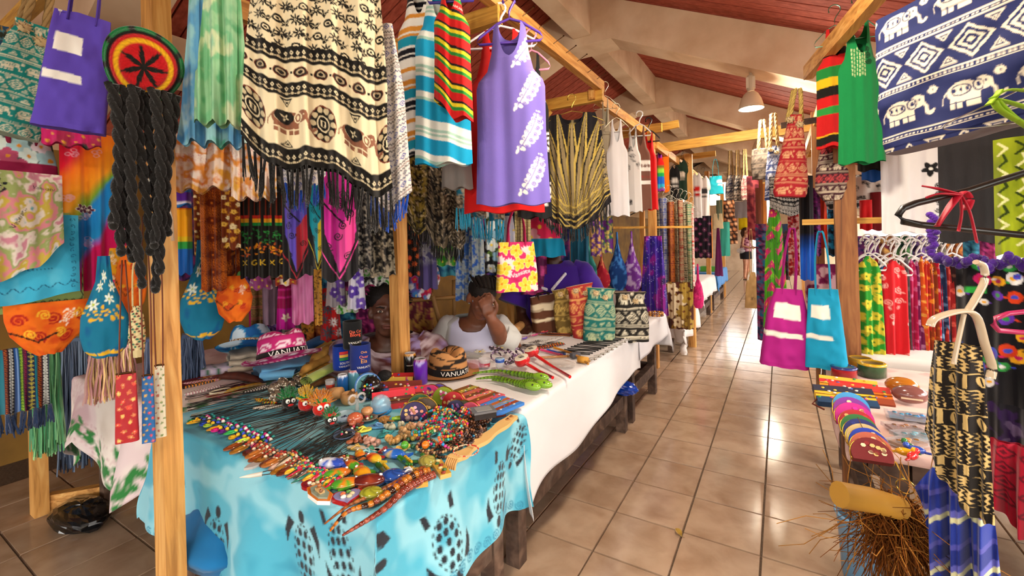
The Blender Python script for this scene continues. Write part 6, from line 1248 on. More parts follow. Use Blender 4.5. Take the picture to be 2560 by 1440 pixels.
# ---- magnets and key rings on the blue cloth
def lump(name, label, px, py, parts, rz=0, cat='magnet', group=None, z=TZ, mat='gloss', s=1.0):
    root = thing(name, label, cat, T(px, py, z), rz, group); root.scale = (s, s, s)
    for nm, fn, mt in parts: mb = MB(); fn(mb); mb.build(nm, mt or mat, root)
    return root
def m_fish(label, px, py, c1, c2, c3, rz=0, s=1.0):
    def body(mb):
        mb.ell((0, 0, .012), (.045, .026, .014), c1, 14, 8); V = mb.V[-1]; C = mb.C[-1]; C[V[:, 0] > .012] = c2; C[(V[:, 0] > -.012) & (V[:, 0] < -.002)] = c3; C[V[:, 0] < -.03] = ctint(c1, .7)
    lump('fish_magnet', label, px, py, [('body', body, None), ('tail', lambda mb: mb.prism([(.035, 0), (.062, .024), (.056, 0), (.062, -.024)], .005, .014, c2), None), ('fin', lambda mb: mb.prism([(-.015, .02), (.02, .037), (.02, .02)], .006, .013, c3), None), ('eye', lambda mb: (mb.ell((-.03, -.008, .021), .005, WHITE, 7, 5), mb.ell((-.031, -.009, .0245), .0028, BLACK, 6, 4)), None)], rz, s=s)
def m_turtle(label, px, py, c1, c2, rz=0, s=1.0):
    def shell(mb):
        mb.ell((0, 0, .008), (.032, .026, .014), c1, 14, 8); C = mb.C[-1]; C[(np.arange(len(C)) * 7 % 5) < 2] = ctint(c1, .55)
    lump('turtle_magnet', label, px, py, [('shell', shell, None), ('head', lambda mb: mb.ell((-.04, 0, .008), (.012, .009, .008), c2, 8, 6), None)] + [('flipper', (lambda a, b, q: (lambda mb: mb.ell((a, b, .004), (.02, .008, .004), c2, 8, 5, rotm(q))))(a, b, q), None) for a, b, q in ((-.025, .028, 2.2), (-.025, -.028, -2.2), (.025, .022, .7), (.025, -.022, -.7))], rz, s=s)
def m_flip(label, px, py, c1, c2, rz=0, s=1.0):
    def sole(mb): t = np.linspace(0, 2 * math.pi, 14, False); mb.prism(np.c_[.042 * np.cos(t), (.017 + .004 * np.cos(t)) * np.sin(t)], 0, .008, c1, side=c2)
    lump('flip_flop_magnet', label, px, py, [('sole', sole, None), ('strap', lambda mb: mb.tube([(-.012, .018, .008), (.006, .006, .018), (.018, 0, .009), (.006, -.006, .018), (-.012, -.018, .008)], .0035, c2, 6), None)], rz, s=s)
def m_boat(label, px, py, c1, c2, rz=0, s=1.0):
    hull = [(-.05, -.012), (-.02, -.022), (.03, -.02), (.055, 0), (.03, .02), (-.02, .022), (-.05, .012)]
    lump('boat_magnet', label, px, py, [('hull', lambda mb: mb.prism(hull, 0, .01, c1, side=WHITE), None), ('deck', lambda mb: (mb.prism([(a * .75, b * .7) for a, b in hull], .01, .014, c2), mb.box((.0, 0, .017), (.03, .012, .006), K('c8a06a'))), None), ('figure', lambda mb: (mb.ell((-.01, .004, .024), .006, K('a05a2a'), 7, 5), mb.ell((.016, -.004, .023), .005, K('7a4a2a'), 7, 5)), None)], rz, s=s)
def m_plaque(label, px, py, c1, c2, rz=0, s=1.0, heart=False):
    t = np.linspace(0, 2 * math.pi, 20, False); poly = np.c_[.04 * np.cos(t), .03 * np.sin(t)] if not heart else np.c_[.0026 * 16 * np.sin(t) ** 3, .0026 * (13 * np.cos(t) - 5 * np.cos(2 * t) - 2 * np.cos(3 * t) - np.cos(4 * t))]
    lump('plaque_magnet', label, px, py, [('base', lambda mb: mb.prism(poly, 0, .009, c1), None), ('picture', lambda mb: mb.prism(poly * .82, .009, .011, c2), None), ('relief', lambda mb: [mb.ell((.012 * math.cos(k * 1.3), .012 * math.sin(k * 1.3), .013), (.008, .006, .005), [K('c8b890'), K('4a8a3a'), K('c8603a'), K('e8e0d0')][k % 4], 7, 5) for k in range(5)], None)], rz, s=s)
def m_bottle(label, px, py, c1, c2, rz=0, s=1.0):
    lump('palm_magnet', label, px, py, [('log', lambda mb: mb.tube([(-.04, 0, .009), (.03, 0, .009)], .009, c1, 10), None), ('fruit', lambda mb: [mb.ell((.0 + .011 * k - .02, .014, .012), (.009, .006, .006), ctint(c2, .8 + .1 * (k % 3)), 8, 5) for k in range(5)], None), ('leafs', lambda mb: [mb.ell((.03 + .006 * k, .006 * (k - 1), .014), (.012, .004, .004), K('2a7a2a'), 7, 4) for k in range(3)], None)], rz, s=s)
og, yl, gn, bl, rd_ = K('d8741c'), K('d8b02a'), K('4a9a2a'), K('1a5ab0'), K('a81c1c')
m_fish('orange fish magnet with a green tail, upper of the pair', 880, 1170, og, gn, rd_, -.3, .85); m_fish('large orange fish magnet with a rainbow tail beside the green ones', 905, 1190, og, K('e0a01c'), gn, -.4)
m_fish('orange fish magnet near the blue dolphin', 935, 1152, K('d8641c'), yl, rd_, -.25, .85); m_fish('green and orange fish magnet with a pink star, upper one', 843, 1192, og, gn, gn, -2.3, .95); m_fish('green and orange fish magnet with a pink star, lower one', 865, 1218, og, gn, gn, -2.3, 1.0)
m_fish('blue and white striped fish magnet near the drop necklaces', 828, 1168, K('e0e4ea'), K('2a4ab0'), K('2a5ac8'), .25, 1.1); m_fish('yellow fish magnet behind the orange ones', 900, 1140, yl, og, rd_, -.6, .7)
m_boat('white canoe magnet with an orange outrigger deck at the front edge', 800, 1242, og, K('8a9a8a'), -.2, 1.15); m_plaque('heart-shaped red magnet with a beach scene at the front edge', 868, 1248, rd_, K('8a8ab8'), .9, 1.1, True)
m_plaque('red oval magnet beside the canoe magnet', 785, 1215, K('98141c'), K('7a1a2a'), .3, 1.0); m_plaque('purple oval magnet with red beads behind the canoe', 818, 1212, K('4a143a'), K('6a1a4a'), .2, .9)
m_fish('dark red scaly fish magnet with a wide tail', 922, 1212, K('6a2018'), K('5a1a14'), K('8a3a24'), -2.5, 1.15); m_turtle('yellow-green scaled turtle magnet next to the wooden snakes', 928, 1240, K('9a9a2a'), K('5a5a1a'), -2.6, 1.1)
m_turtle('blue netted turtle magnet beside the wooden snakes', 982, 1198, K('1f4a9a'), K('1a3a7a'), -2.5, 1.3); m_bottle('green log magnet with yellow bananas, front one', 955, 1180, K('2a5a1c'), yl, -.4); m_bottle('green log magnet with yellow bananas, rear one', 1010, 1160, K('2a6a1c'), K('d8a81c'), -.35)
m_fish('blue dolphin magnet near the chunky bracelet', 985, 1142, K('2a6ac0'), K('1a5ab8'), K('c8b06a'), .2, 1.0); m_flip('blue flip-flop magnet in front of the bead heap', 1018, 1185, K('2a7ac8'), K('e8e8f0'), .5); m_turtle('green turtle magnet with a gold shell in front of the bracelets', 1068, 1160, K('a8a04a'), K('2a6a2a'), -.5, 1.15)
for k, (x, y, l) in enumerate(((1052, 1198, 'gold ornate name-plate magnet beside the snakes'), (1102, 1178, 'gold ornate name-plate magnet under the back scratcher'), (1030, 1182, 'cream name-plate magnet with red letters'))):
    lump('name_plate_magnet', l, x, y, [('plate', lambda mb: mb.box((0, 0, .007), (.1, .036, .014), K('c89a3a')), None), ('relief', lambda mb: [mb.ell((-.04 + .016 * q, .004 * (-1) ** q, .016), (.008, .009, .004), [K('8a2a1c'), K('e0c88a'), K('3a6a3a')][(q + k) % 3], 7, 4) for q in range(6)], None)], -.75 + .2 * k, s=[1, 1, .7][k])
m_plaque('brown oval shell magnet with beads beside the black cords', 862, 1152, K('6a2c10'), K('8a4a1c'), .2, .9); m_flip('white flip-flop magnet with a green strap behind the dolphin', 925, 1128, K('d8d4c8'), K('2a8a6a'), .3, .9); m_flip('silver and red flip-flop magnet', 960, 1130, K('c8c4c8'), K('a02a2a'), .3, .9); m_flip('pale blue bar-shaped key ring', 915, 1135, K('5aa8b8'), K('8ac8d0'), .1, 1.0); m_flip('cream and gold flip-flop magnet', 890, 1122, K('d8ccb0'), K('c8a04a'), .4, .85)
# shells and figurines fill the centre
fill = [(880, 1075, 'oval', '3a2a24', 'dark shell dish with a flower beside the glass turtle'), (905, 1078, 'flip', 'd8c84a', 'yellow and blue flip-flop magnet in the centre'), (960, 1052, 'turtle', 'a8763a', 'caramel wood turtle in the centre'), (1000, 1050, 'log', '8ab82a', 'lime green crocodile magnet'), (985, 1072, 'shell', 'a8a48a', 'grey pebbled shell cluster near the crocodile magnet'), (1018, 1078, 'shell', 'b0885a', 'sand-brown pebbled shell cluster by the coin purses'), (980, 1108, 'shell', 'b88a4a', 'long sand-coloured shell magnet'), (1020, 1098, 'shell', '9a7a4a', 'bark-brown shell figurine by the chunky bracelet'), (895, 1105, 'shell', '8a4a2c', 'red-brown shell cluster with a ring'), (930, 1112, 'shell', 'b88a78', 'pink-brown shell cluster near the flip-flop magnets'), (945, 1068, 'flip', '5a8ab8', 'blue and silver flip-flop magnet'), (965, 1085, 'flip', '3a8a8a', 'small teal flip-flop magnet'), (1030, 1050, 'shell', '8a6a6a', 'mauve shell cluster by the coin purses'), (915, 1050, 'oval', '7a6a58', 'olive shell dish behind the turtle'), (945, 1035, 'oval', '5a4438', 'brown driftwood piece behind the centre magnets'), (860, 1092, 'oval', '4a5a78', 'blue-grey shell dish over the black cords'), (1048, 1070, 'shell', 'c89a7a', 'peach shell cluster next to the bead heap'), (998, 1128, 'flip', 'e0a04a', 'orange flip-flop magnet next to the dolphin')]
for k, (x, y, kd, c, l) in enumerate(fill):
    c = K(c)
    if kd == 'flip': m_flip(l, x, y, c, ctint(c, 1.6), k, .9)
    elif kd == 'turtle': m_turtle(l, x, y, c, ctint(c, .8), 2.5, .9)
    elif kd == 'log': m_bottle(l, x, y, c, ctint(c, 1.3), .7, .8)
    elif kd == 'oval': lump('shell_dish', l, x, y, [('dish', lambda mb: mb.lathe([(.001, .002), (.03, .002), (.042, .012), (.038, .013), (.028, .006), (.001, .006)], c, 16, sx=1.2), None), ('bead', lambda mb: [mb.ell((.01 * q, .008 * (-1) ** q, .01), .006, [K('c83a5a'), K('e8d8c0'), K('3a8a6a')][q % 3], 7, 5) for q in range(3)], None)], k, 'dish')
    else:
        R2 = np.random.RandomState(k); lump('shell_cluster', l, x, y, [('shells', lambda mb: [mb.ell((R2.uniform(-.032, .032), R2.uniform(-.02, .02), R2.uniform(.005, .018)), R2.uniform(.006, .014, 3), c * R2.uniform(.7, 1.35), 7, 5) for q in range(15)], None)], k, 'shell')
# ---- dolls, wooden ware, globe
def doll(label, px, py, hat, face, hair, s=1.0, z=TZ):
    R2 = np.random.RandomState(int(px)); root = thing('yarn_doll', label, 'doll', T(px, py, z), yaw_to_eye(px) + .2); root.scale = (s, s, s)
    mb = MB(); mb.ell((0, 0, .035), (.034, .03, .034), face, 12, 9); mb.build('head', 'yarn', root)
    mb = MB()
    for k in range(70):
        a = R2.uniform(0, 6.28); e = R2.uniform(.2, 1.5); d = np.array([math.cos(a) * math.cos(e), math.sin(a) * math.cos(e), math.sin(e)]); mb.tube([np.array([0, .005, .045]) + d * .025, np.array([0, .005, .05]) + d * R2.uniform(.045, .062)], [.004, .002], hair * R2.uniform(.75, 1.15), 4)
    mb.build('hair', 'yarn', root)
    mb = MB(); mb.ell((0, .008, .06), (.03, .028, .018), hat[0], 12, 8); V, C = mb.V[-1], mb.C[-1]; C[V[:, 2] < .06] = hat[1]; C[V[:, 2] < .053] = hat[2]; mb.build('cap', 'yarn', root)
    for sx in (-1, 1): mb = MB(); mb.ell((sx * .012, -.027, .045), (.0105, .006, .0105), WHITE, 9, 7); mb.ell((sx * .011, -.0325, .044), (.004, .003, .004), BLACK, 7, 5); mb.build('eye', 'gloss', root)
    mb = MB(); mb.ell((0, -.03, .026), (.014, .006, .006), K('c01a1a'), 9, 6); mb.build('mouth', 'yarn', root)
    for sx in (-1, 1): mb = MB(); mb.ell((sx * .024, -.018, .008), (.014, .018, .008), BLACK, 8, 6); mb.build('foot', 'yarn', root)
RG = (K('157a3a'), K('d8a01c'), K('1a1814'))
doll('black-faced yarn doll in a green and gold cap, leftmost of the dolls', 724, 1022, RG, K('1c1612'), K('1a7a3a'), .95); doll('red yarn doll with a spiky yellow mop, second of the dolls', 768, 1030, RG, K('b81a14'), K('e0b41c'), 1.1); doll('red yarn doll with orange hair, third of the dolls', 805, 1042, (K('157a3a'), K('1f8a44'), K('157a3a')), K('c82014'), K('e08a1c'), 1.1); doll('small black-faced yarn doll with a striped cap, nearest of the dolls', 828, 1066, (K('c81a1a'), K('d8a01c'), K('1f7a3a')), K('1a1410'), K('1f7a3a'), .75)
wd_ = K('b88a58')
def turned(name, label, px, py, prof, col, cat, mat='paint', z=TZ, n=20, R=None, off=(0, 0, 0)):
    mb = MB(); mb.lathe(prof, col, n, off, R); return tag(mb.build(name, mat, None, T(px, py, z)), label, cat)
CUP = [(.001, 0), (.028, 0), (.036, .01), (.04, .03), (.034, .048), (.03, .048), (.032, .03), (.001, .02)]
lump('wooden_mortar', 'turned wooden mortar with a little pestle behind the yarn dolls', 874, 1008, [('bowl', lambda mb: mb.lathe(CUP, wd_, 20), 'paint'), ('pestle', lambda mb: mb.tube([(0, 0, .04), (.05, -.02, .075)], [.01, .007], K('a87848'), 8), 'paint')], 0, 'mortar')
lump('wooden_mallet', 'light wooden mallet lying beside the mortar', 838, 1000, [('head', lambda mb: mb.lathe([(.001, -.035), (.026, -.035), (.03, 0), (.026, .035), (.001, .035)], wd_, 16, (0, 0, .03), rotm(.4, 0, 1.4)), 'paint'), ('handle', lambda mb: mb.tube([(0, 0, .03), (.03, -.08, .02)], .009, K('b08450'), 8), 'paint')], 0, 'mallet')
turned('wooden_pot', 'small wooden pot half hidden by the black coconut', 905, 985, [(.001, 0), (.022, 0), (.03, .02), (.026, .04), (.02, .05), (.001, .05)], wd_, 'pot')
R2 = np.random.RandomState(5)
lump('coconut_head', 'black hairy coconut with coloured beads behind the snow globe', 928, 995, [('shell', lambda mb: mb.ell((0, 0, .05), (.05, .05, .055), K('14100e'), 16, 11), 'gloss'), ('hair', lambda mb: [mb.tube([d * .045 + [0, 0, .05], d * .062 + [0, 0, .05]], [.004, .001], K('1c1613'), 4) for d in [_n(R2.normal(size=3)) for _ in range(90)]], 'hair'), ('beads', lambda mb: [mb.ell((.02 * math.cos(k * 2.4) - .012, -.045, .06 + .02 * math.sin(k * 2.4)), .006, cols_[k % 9], 7, 5) for k in range(7)], 'gloss')], yaw_to_eye(928), 'coconut')
lump('snow_globe', 'clear blue dome snow globe with a dolphin inside', 952, 1030, [('base', lambda mb: mb.lathe([(.001, 0), (.046, 0), (.048, .008), (.044, .014), (.001, .014)], K('1a7ab8'), 20), None), ('dolphin', lambda mb: (mb.ell((0, -.005, .045), (.022, .008, .01), K('8ac0d8'), 10, 7, rotm(.3, 0, -.6)), mb.ell((.014, -.005, .03), (.012, .003, .006), K('c8e0e8'), 8, 5)), None), ('dome', lambda mb: mb.lathe([(.043, .014), (.045, .03), (.04, .05), (.028, .066), (.012, .074), (.001, .075)], K('a8d8f0'), 24), 'foil')], yaw_to_eye(952), 'snow globe')
lump('glass_turtle', 'reddish glass turtle ornament in the table centre', 888, 1060, [('shell', lambda mb: mb.ell((0, 0, .022), (.032, .026, .026), K('b0583a'), 14, 9), None), ('head', lambda mb: mb.ell((-.01, -.03, .016), (.015, .017, .014), K('a05034'), 10, 7), None), ('foot', lambda mb: mb.lathe([(.001, 0), (.036, 0), (.036, .006), (.001, .006)], K('8a2a1c'), 16), None)], yaw_to_eye(888), 'ornament'); lump('glass_turtle', 'amber glass mushroom ornament right of the reddish turtle', 918, 1045, [('cap', lambda mb: mb.ell((0, 0, .03), (.026, .026, .018), K('c08a5a'), 12, 8), None), ('stem', lambda mb: mb.lathe([(.016, 0), (.012, .025), (.001, .03)], K('a8603a'), 12), None)], 0, 'ornament')
lump('glass_ornament', 'clear glass bow-shaped ornament behind the glass turtle', 893, 1025, [('loop', lambda mb: [mb.tube([(s * .0 + .02 * s + .018 * math.cos(a), 0, .05 + .02 * math.sin(a)) for a in np.linspace(0, 6.28, 14)[:-1]], .006, K('d8d4d0'), 6, True) for s in (-1, 1)], 'foil'), ('stem', lambda mb: mb.tube([(0, 0, 0), (0, 0, .05)], .008, K('d8d4d0'), 8), 'foil')], yaw_to_eye(893) + .4, 'ornament'); lump('glass_bowl', 'clear glass bowl of blue beads beside the dolls', 862, 1055, [('bowl', lambda mb: mb.lathe([(.001, 0), (.025, .002), (.04, .025), (.042, .035)], K('c8d4e0'), 18), 'foil'), ('beads', lambda mb: [mb.ell((.014 * math.cos(k * 2.4) * (k % 3) / 1.5, .014 * math.sin(k * 2.4) * (k % 3) / 1.5, .014 + .004 * (k % 2)), .008, K('3a4a6a'), 7, 5) for k in range(12)], 'gloss')], 0, 'bowl')
# ---- cans and cooler sleeves
def text_on_cyl(root, txt, r, z, width, col, ang=-math.pi / 2, name='lettering', mat='paint'):
    V, Tt = text_tris(txt); x = (V[:, 0] - .5) * width; y = (V[:, 1]) * width; a = ang + x / r; P = np.c_[(r + .0012) * np.cos(a), (r + .0012) * np.sin(a), z + y]; mb = MB(); mb.add(P, [tuple(t) for t in Tt], col, False); return mb.build(name, mat, root)
CAN = [(.001, .004), (.026, .004), (.027, 0), (.033, .008), (.033, .105), (.028, .118), (.0275, .122), (.025, .12), (.024, .116), (.001, .116)]
def can(label, px, py, body, rim, z=TZ, txt=None, s=1.0, band=None):
    root = thing('drink_can', label, 'can', T(px, py, z), yaw_to_eye(px)); root.scale = (s, s, s); c = np.array([rim, rim, rim, body, body, rim, K('c8c8cc'), K('b8b8bc'), K('a8a8ac'), K('b8b8bc')])
    if band is not None: c[5] = band
    mb = MB(); mb.lathe(CAN, c, 20); mb.build('can_body', 'gloss', root); mb = MB(); mb.ell((.004, 0, .118), (.012, .008, .0015), K('c0c0c4'), 10, 5); mb.build('tab', 'metal', root)
    if txt: text_on_cyl(root, txt, .033, .06, .04, K('e8e0d0'))
    return root
def sleeve(label, px, py, d, H_, r, col, lines, z=None):
    P = at(px, py, d); root = thing('can_cooler', label, 'can cooler', P, yaw_to_eye(px) + .25); mb = MB(); mb.lathe([(.001, 0), (r * .96, 0), (r, .01), (r, H_), (r * .9, H_), (r * .88, .02), (.001, .02)], col, 28); mb.build('sleeve', 'fabric', root)
    for t, zz, w, c in lines:
        if t == '#':
            for i, cc in enumerate(c): mb = MB(); a = np.linspace(-math.pi / 2 - w, -math.pi / 2 + w, 8); z0 = zz - .016 * i; mb.grid(np.stack([np.c_[(r + .001) * np.cos(a), (r + .001) * np.sin(a), 0 * a + z0], np.c_[(r + .001) * np.cos(a), (r + .001) * np.sin(a), 0 * a + z0 + .014]]), cc); mb.build('flag_stripe', 'paint', root)
        else: text_on_cyl(root, t, r, zz, w, c, -math.pi / 2 + .1)
    return root
lg = K('e8a03a'); wt = K('e8e0d0')
sleeve('blue foam can cooler with red, yellow and green bars', 855, 922, 2.35, .125, .045, K('10308a'), [('#', .085, .5, [K('c82a2a'), K('e0a83a'), K('1f7a3a')]), ('SOUTH', .034, .05, wt), ('VANUATU', .018, .06, wt)])
sleeve('navy foam can cooler with gold lettering next to the striped one', 902, 928, 2.25, .14, .05, K('18286a'), [('Ovis', .1, .03, lg), ('Over', .075, .045, K('e87a5a')), ('Eia', .052, .03, lg), ('VANUATU', .026, .07, wt)])
sleeve('black foam can cooler lettered VANUATU standing on top of the blue ones', 882, 870, 2.3, .14, .047, K('121214'), [('Dia Col', .085, .06, K('e86a4a')), ('Blong', .062, .055, K('e85a3a')), ('VANUATU', .03, .075, wt)])
can('blue drink can under the coolers', 857, 985, K('1a5aa0'), K('c8ccd4'), TZ, None, .8); can('drink can with a red top under the navy cooler', 886, 978, K('4a8aa0'), K('a81c1c'), TZ, None, .9, band=K('a81c1c')); can('black drink can with an orange top behind the striped hat', 1026, 940, K('16120f'), K('c8861c'), TZ, 'VANUATU', 1.05, K('d8901c')); can('violet drink can behind the striped hat', 1052, 960, K('5a1f9a'), K('7a2a6a'), TZ, None, 1.1, K('8a2a6a'))
lump('shot_glass', 'shot glass with a sunset picture beside the blue can', 826, 985, [('glass', lambda mb: mb.lathe([(.001, 0), (.018, 0), (.024, .07), (.022, .07), (.016, .01), (.001, .01)], K('d8d8dc'), 18), 'foil'), ('picture', lambda mb: mb.lathe([(.0195, .012), (.0225, .05)], np.array([K('2a2a3a'), K('d8401c')]), 18), None)], 0, 'glass')
lump('souvenir_plate', 'blue souvenir plate with a landscape lettered VANUATU', 922, 1000, [('plate', lambda mb: mb.lathe([(.001, 0), (.05, 0), (.062, .008), (.06, .01), (.05, .004), (.001, .004)], np.array([K('2a6a9a'), K('3a7aa8'), K('4a8ac0'), K('3a6ab0'), K('4a7a8a'), K('5a8a4a')]), 24, (0, .02, .06), rotm(0, 1.25)), None)], yaw_to_eye(922) + .2, 'plate')
lump('lava_stone', 'rough black lava stone in front of the seated woman', 962, 960, [('stone', lambda mb: (mb.ell((0, 0, .035), (.045, .04, .038), K('1c1a1a'), 14, 10), mb.ell((.02, 0, .05), (.025, .025, .022), K('242020'), 10, 7)), 'hair')], 0, 'stone')
# ---- purses and wallets
def half_purse(label, px, py, cols, r=.045, lean=.25, yaw=0, z=TZ, group=None, s=1.0):
    root = thing('coin_purse', label, 'purse', T(px, py, z), yaw_to_eye(px) + yaw, group); root.scale = (s, s, s); t = np.linspace(-.35, math.pi + .35, 18); poly = np.c_[r * np.cos(t), r * np.sin(t) + r * .34]; Rm = rotm(0, math.pi / 2 - lean)
    fn = lambda V: V @ Rm.T; mb = MB(); mb.prism(poly, -.012, .012, cols[0], fn); mb.build('pouch', 'satin', root)
    mb = MB(); R3 = np.random.RandomState(int(px) + 1)
    for k in range(12):
        a, q = R3.uniform(0, 3.1), R3.uniform(.1, .75) * r; m = 5; c = cols[1 + k % (len(cols) - 1)]; cx_, cy_ = q * math.cos(a), q * math.sin(a) + r * .34; tt = np.linspace(0, 6.28, 7)[:-1]; mb.add(fn(np.c_[cx_ + r * .14 * np.cos(tt), cy_ + r * .12 * np.sin(tt), np.full(6, .0135)]), [tuple(range(6))], c, False)
    mb.build('embroidery', 'satin', root); mb = MB(); mb.tube(fn(np.c_[poly * 1.02, 0 * t]), .0022, K('b8903a'), 5); mb.build('zip', 'metal', root); return root
pk, pu, gr_, gd, rd2 = K('d8508a'), K('4a2a7a'), K('8a9a1c'), K('d8b06a'), K('b01c24')
rowp = [((1078, 1000), (K('c82a6a'), gd, pu)), ((1098, 998), (K('5a4aa8'), pk, gd)), ((1110, 1012), (gr_, K('e8b8c8'), pk, WHITE)), ((1135, 1025), (rd2, K('e8d0b0'), gd)), ((1142, 1042), (K('2a2448'), K('8a6ab0'), pk)), ((1160, 1044), (K('3a3a1c'), gd, rd2)), ((1178, 1048), (K('d04a6a'), gd, K('e89ab0')))]
nm = ['magenta', 'lavender', 'lime green and pink', 'red and cream', 'midnight blue', 'olive and gold', 'rose pink']
for k, ((x, y), c) in enumerate(rowp): half_purse(f'{nm[k]} flowered half-moon coin purse in the standing row', x, y, c, .05 if k in (2, 3) else .044, .2, -.6, group='standing row of coin purses', s=1.15)
for k, (x, y, c, n) in enumerate(((1050, 1030, (K('2a5a3a'), gd, pk), 'green and gold'), (1062, 1040, (K('4a3a2a'), gd, K('c88a4a')), 'brown and gold'), (1036, 1050, (K('2a1a4a'), gd, K('d88a6a'), K('e8a0b0')), 'dark purple and gold'))): half_purse(f'{n} flowered half-moon coin purse in the front trio', x, y, c, .05, .15, -.1, group='front trio of coin purses', s=1.1)
def wallet(label, px, py, size, cols, yaw, lean=0, z=TZ, name='zip_wallet', group=None):
    L_, D_, H_ = size; root = thing(name, label, 'wallet', T(px, py, z), yaw, group); Rm = rotm(0, lean); mb = MB(); n = len(cols)
    for k, c in enumerate(cols): mb.box(np.array([0, (k + .5) / n * D_ - D_ / 2, H_ / 2]) @ Rm.T, (L_, D_ / n * 1.001, H_ * (1 - .15 * (k % 2))), c, Rm)
    mb.build('cover', 'satin', root); mb = MB(); mb.tube([Rm @ np.array([-L_ / 2, 0, H_ * 1.02]), Rm @ np.array([L_ / 2, 0, H_ * 1.02])], .0022, K('a87a3a'), 5); mb.build('zip', 'metal', root)
    mb = MB(); R3 = np.random.RandomState(int(px))
    for k in range(18): mb.ell(Rm @ np.array([R3.uniform(-.47, .47) * L_, R3.uniform(-.46, .46) * D_, H_]), (.008, .006, .0012), [K('e0b03a'), K('d8d0c0'), K('3a5ab0'), K('2a8a4a'), K('c83a6a')][k % 5], 6, 4, Rm)
    tag(mb.build('flower_print', 'satin', root), kind='stuff'); mb = MB(); mb.tube([Rm @ np.array([-L_ / 2, -D_ * .3, H_ * .8]), Rm @ np.array([-L_ / 2 - .02, -D_ * .5, H_ * .4]), Rm @ np.array([-L_ / 2 + .02, -D_ * .75, .01])], .004, K('6a2a1a'), 5); mb.build('wrist_loop', 'leather', root); return root
ya = yaw_to_eye(1000) - .25
for k, (x, y, c, n) in enumerate(((988, 962, [rd2, K('7a4ab0'), K('d8b04a'), rd2], 'violet and yellow flowers'), (1005, 985, [K('8a2a1c'), K('3a5a9a'), K('6a2014')], 'blue stripes'), (1025, 1000, [K('c8303a'), K('6a2a1a'), K('b82a30')], 'red damask'), (985, 1010, [K('a81420'), K('5a1a14'), K('c82a3a')], 'dark red zip side'))):
    wallet(f'red brocade wallet with {n}, leaning in the stack', x, y, (.19, .1, .035), c, ya + .12 * k, .75, group='leaning brocade wallets', name='brocade_wallet')
for k, (x, y, c, n) in enumerate(((1165, 985, [K('8a7a1c'), K('6a3a14'), K('a89a3a'), K('7a4a1c')], 'olive and gold'), (1185, 990, [K('4a5a8a'), K('6a2a1a'), K('b85a4a')], 'blue-grey and rust'), (1205, 985, [K('c8505a'), K('7a3a1a'), K('d8706a'), K('6a3a1c')], 'salmon and brown'), (1250, 1000, [K('3a7ac8'), K('8a3a14'), K('4a8ad0'), K('a85a1c'), K('3a7ac8')], 'sky blue and orange'))):
    wallet(f'{n} striped flat zip pouch beside the green snakes', x, y + 6 * k, (.17, .13, .012), c, yaw_to_eye(1200) + .75, 0, TZ + .004 + .006 * k, group='flat zip pouches')
for k in range(3):
    lump('display_box', ['bottom', 'middle', 'topmost'][k] + ' black box with a clear lid in the stack at the table edge', 1208, 1042, [('tray', lambda mb: mb.box((0, 0, .013), (.085, .065, .02), K('1a1a1e')), None), ('lid', lambda mb: (mb.box((0, 0, .027), (.088, .068, .007), K('6a6a6c')), mb.box((0, 0, .031), (.06, .042, .002), K('8a8884'))), None)], yaw_to_eye(1208) + .3, 'box', 'stack of black boxes', TZ + .032 * k)
# ---- hats
def fedora(label, px, py, z, paint, band, txt, yaw, pitch=0, s=1.0, brimcol=None):
    root = thing('fedora_hat', label, 'hat', T(px, py, z)); root.rotation_euler = (pitch, 0, yaw); root.scale = (s, s, s); n = 64; t = np.linspace(0, 2 * math.pi, n, False); v = np.linspace(0, 1, 22)
    r = np.interp(v, [0, .55, .8, .92, 1], [.088, .08, .07, .05, .001]); hz = np.interp(v, [0, .55, .8, .92, 1], [0, .075, .1, .108, .098]); G = np.stack([r[:, None] * np.cos(t) * 1.0, r[:, None] * np.sin(t) * 1.12, np.tile(hz[:, None], (1, n))], -1)
    G[:, :, 2] -= (.028 * np.exp(-(G[:, :, 0] / .02) ** 2) * np.clip((v - .6) / .3, 0, 1)[:, None]); cv = paint(2 * n, n // 2); C = cv.at(np.tile(t / 6.2832, (22, 1)), np.tile(1 - v[:, None] * .95, (1, n))); mb = MB(); mb.grid(G, C, closeu=True); mb.build('crown', 'canvas', root)
    q = np.linspace(0, 1, 7); rb = .086 + .05 * q; Gb = np.stack([rb[:, None] * np.cos(t), rb[:, None] * np.sin(t) * 1.1, .004 * np.ones((7, n)) + (.02 * q ** 2)[:, None] * (.5 - .5 * np.sin(t) * .9) - .012 * q[:, None] * (np.sin(t) < -.3)], -1); Cb = cv.at(np.tile(t / 6.2832 * .999, (7, 1)), np.tile(.4 + q[:, None] * .3, (1, n))) if brimcol is None else brimcol
    mb = MB(); mb.grid(Gb[::-1], Cb if brimcol is not None else Cb[::-1], closeu=True); mb.grid(Gb - [0, 0, .004], Cb, closeu=True); mb.build('brim', 'canvas', root)
    mb = MB(); mb.grid(np.stack([np.stack([(.0895 - h_ * .12) * np.cos(t), (.0895 - h_ * .12) * np.sin(t) * 1.12, 0 * t + h_], -1) for h_ in (.032, .004)]), band, closeu=True); bo = mb.build('hat_band', 'fabric', root)
    V, Tt = text_tris(txt); x = (V[:, 0] - .5) * .15; a = -math.pi / 2 + x / .09; mb = MB(); mb.add(np.c_[.0915 * np.cos(a), .0915 * np.sin(a) * 1.12, .009 + V[:, 1] * .13], [tuple(k) for k in Tt], WHITE, False); mb.build('lettering', 'paint', bo); return root
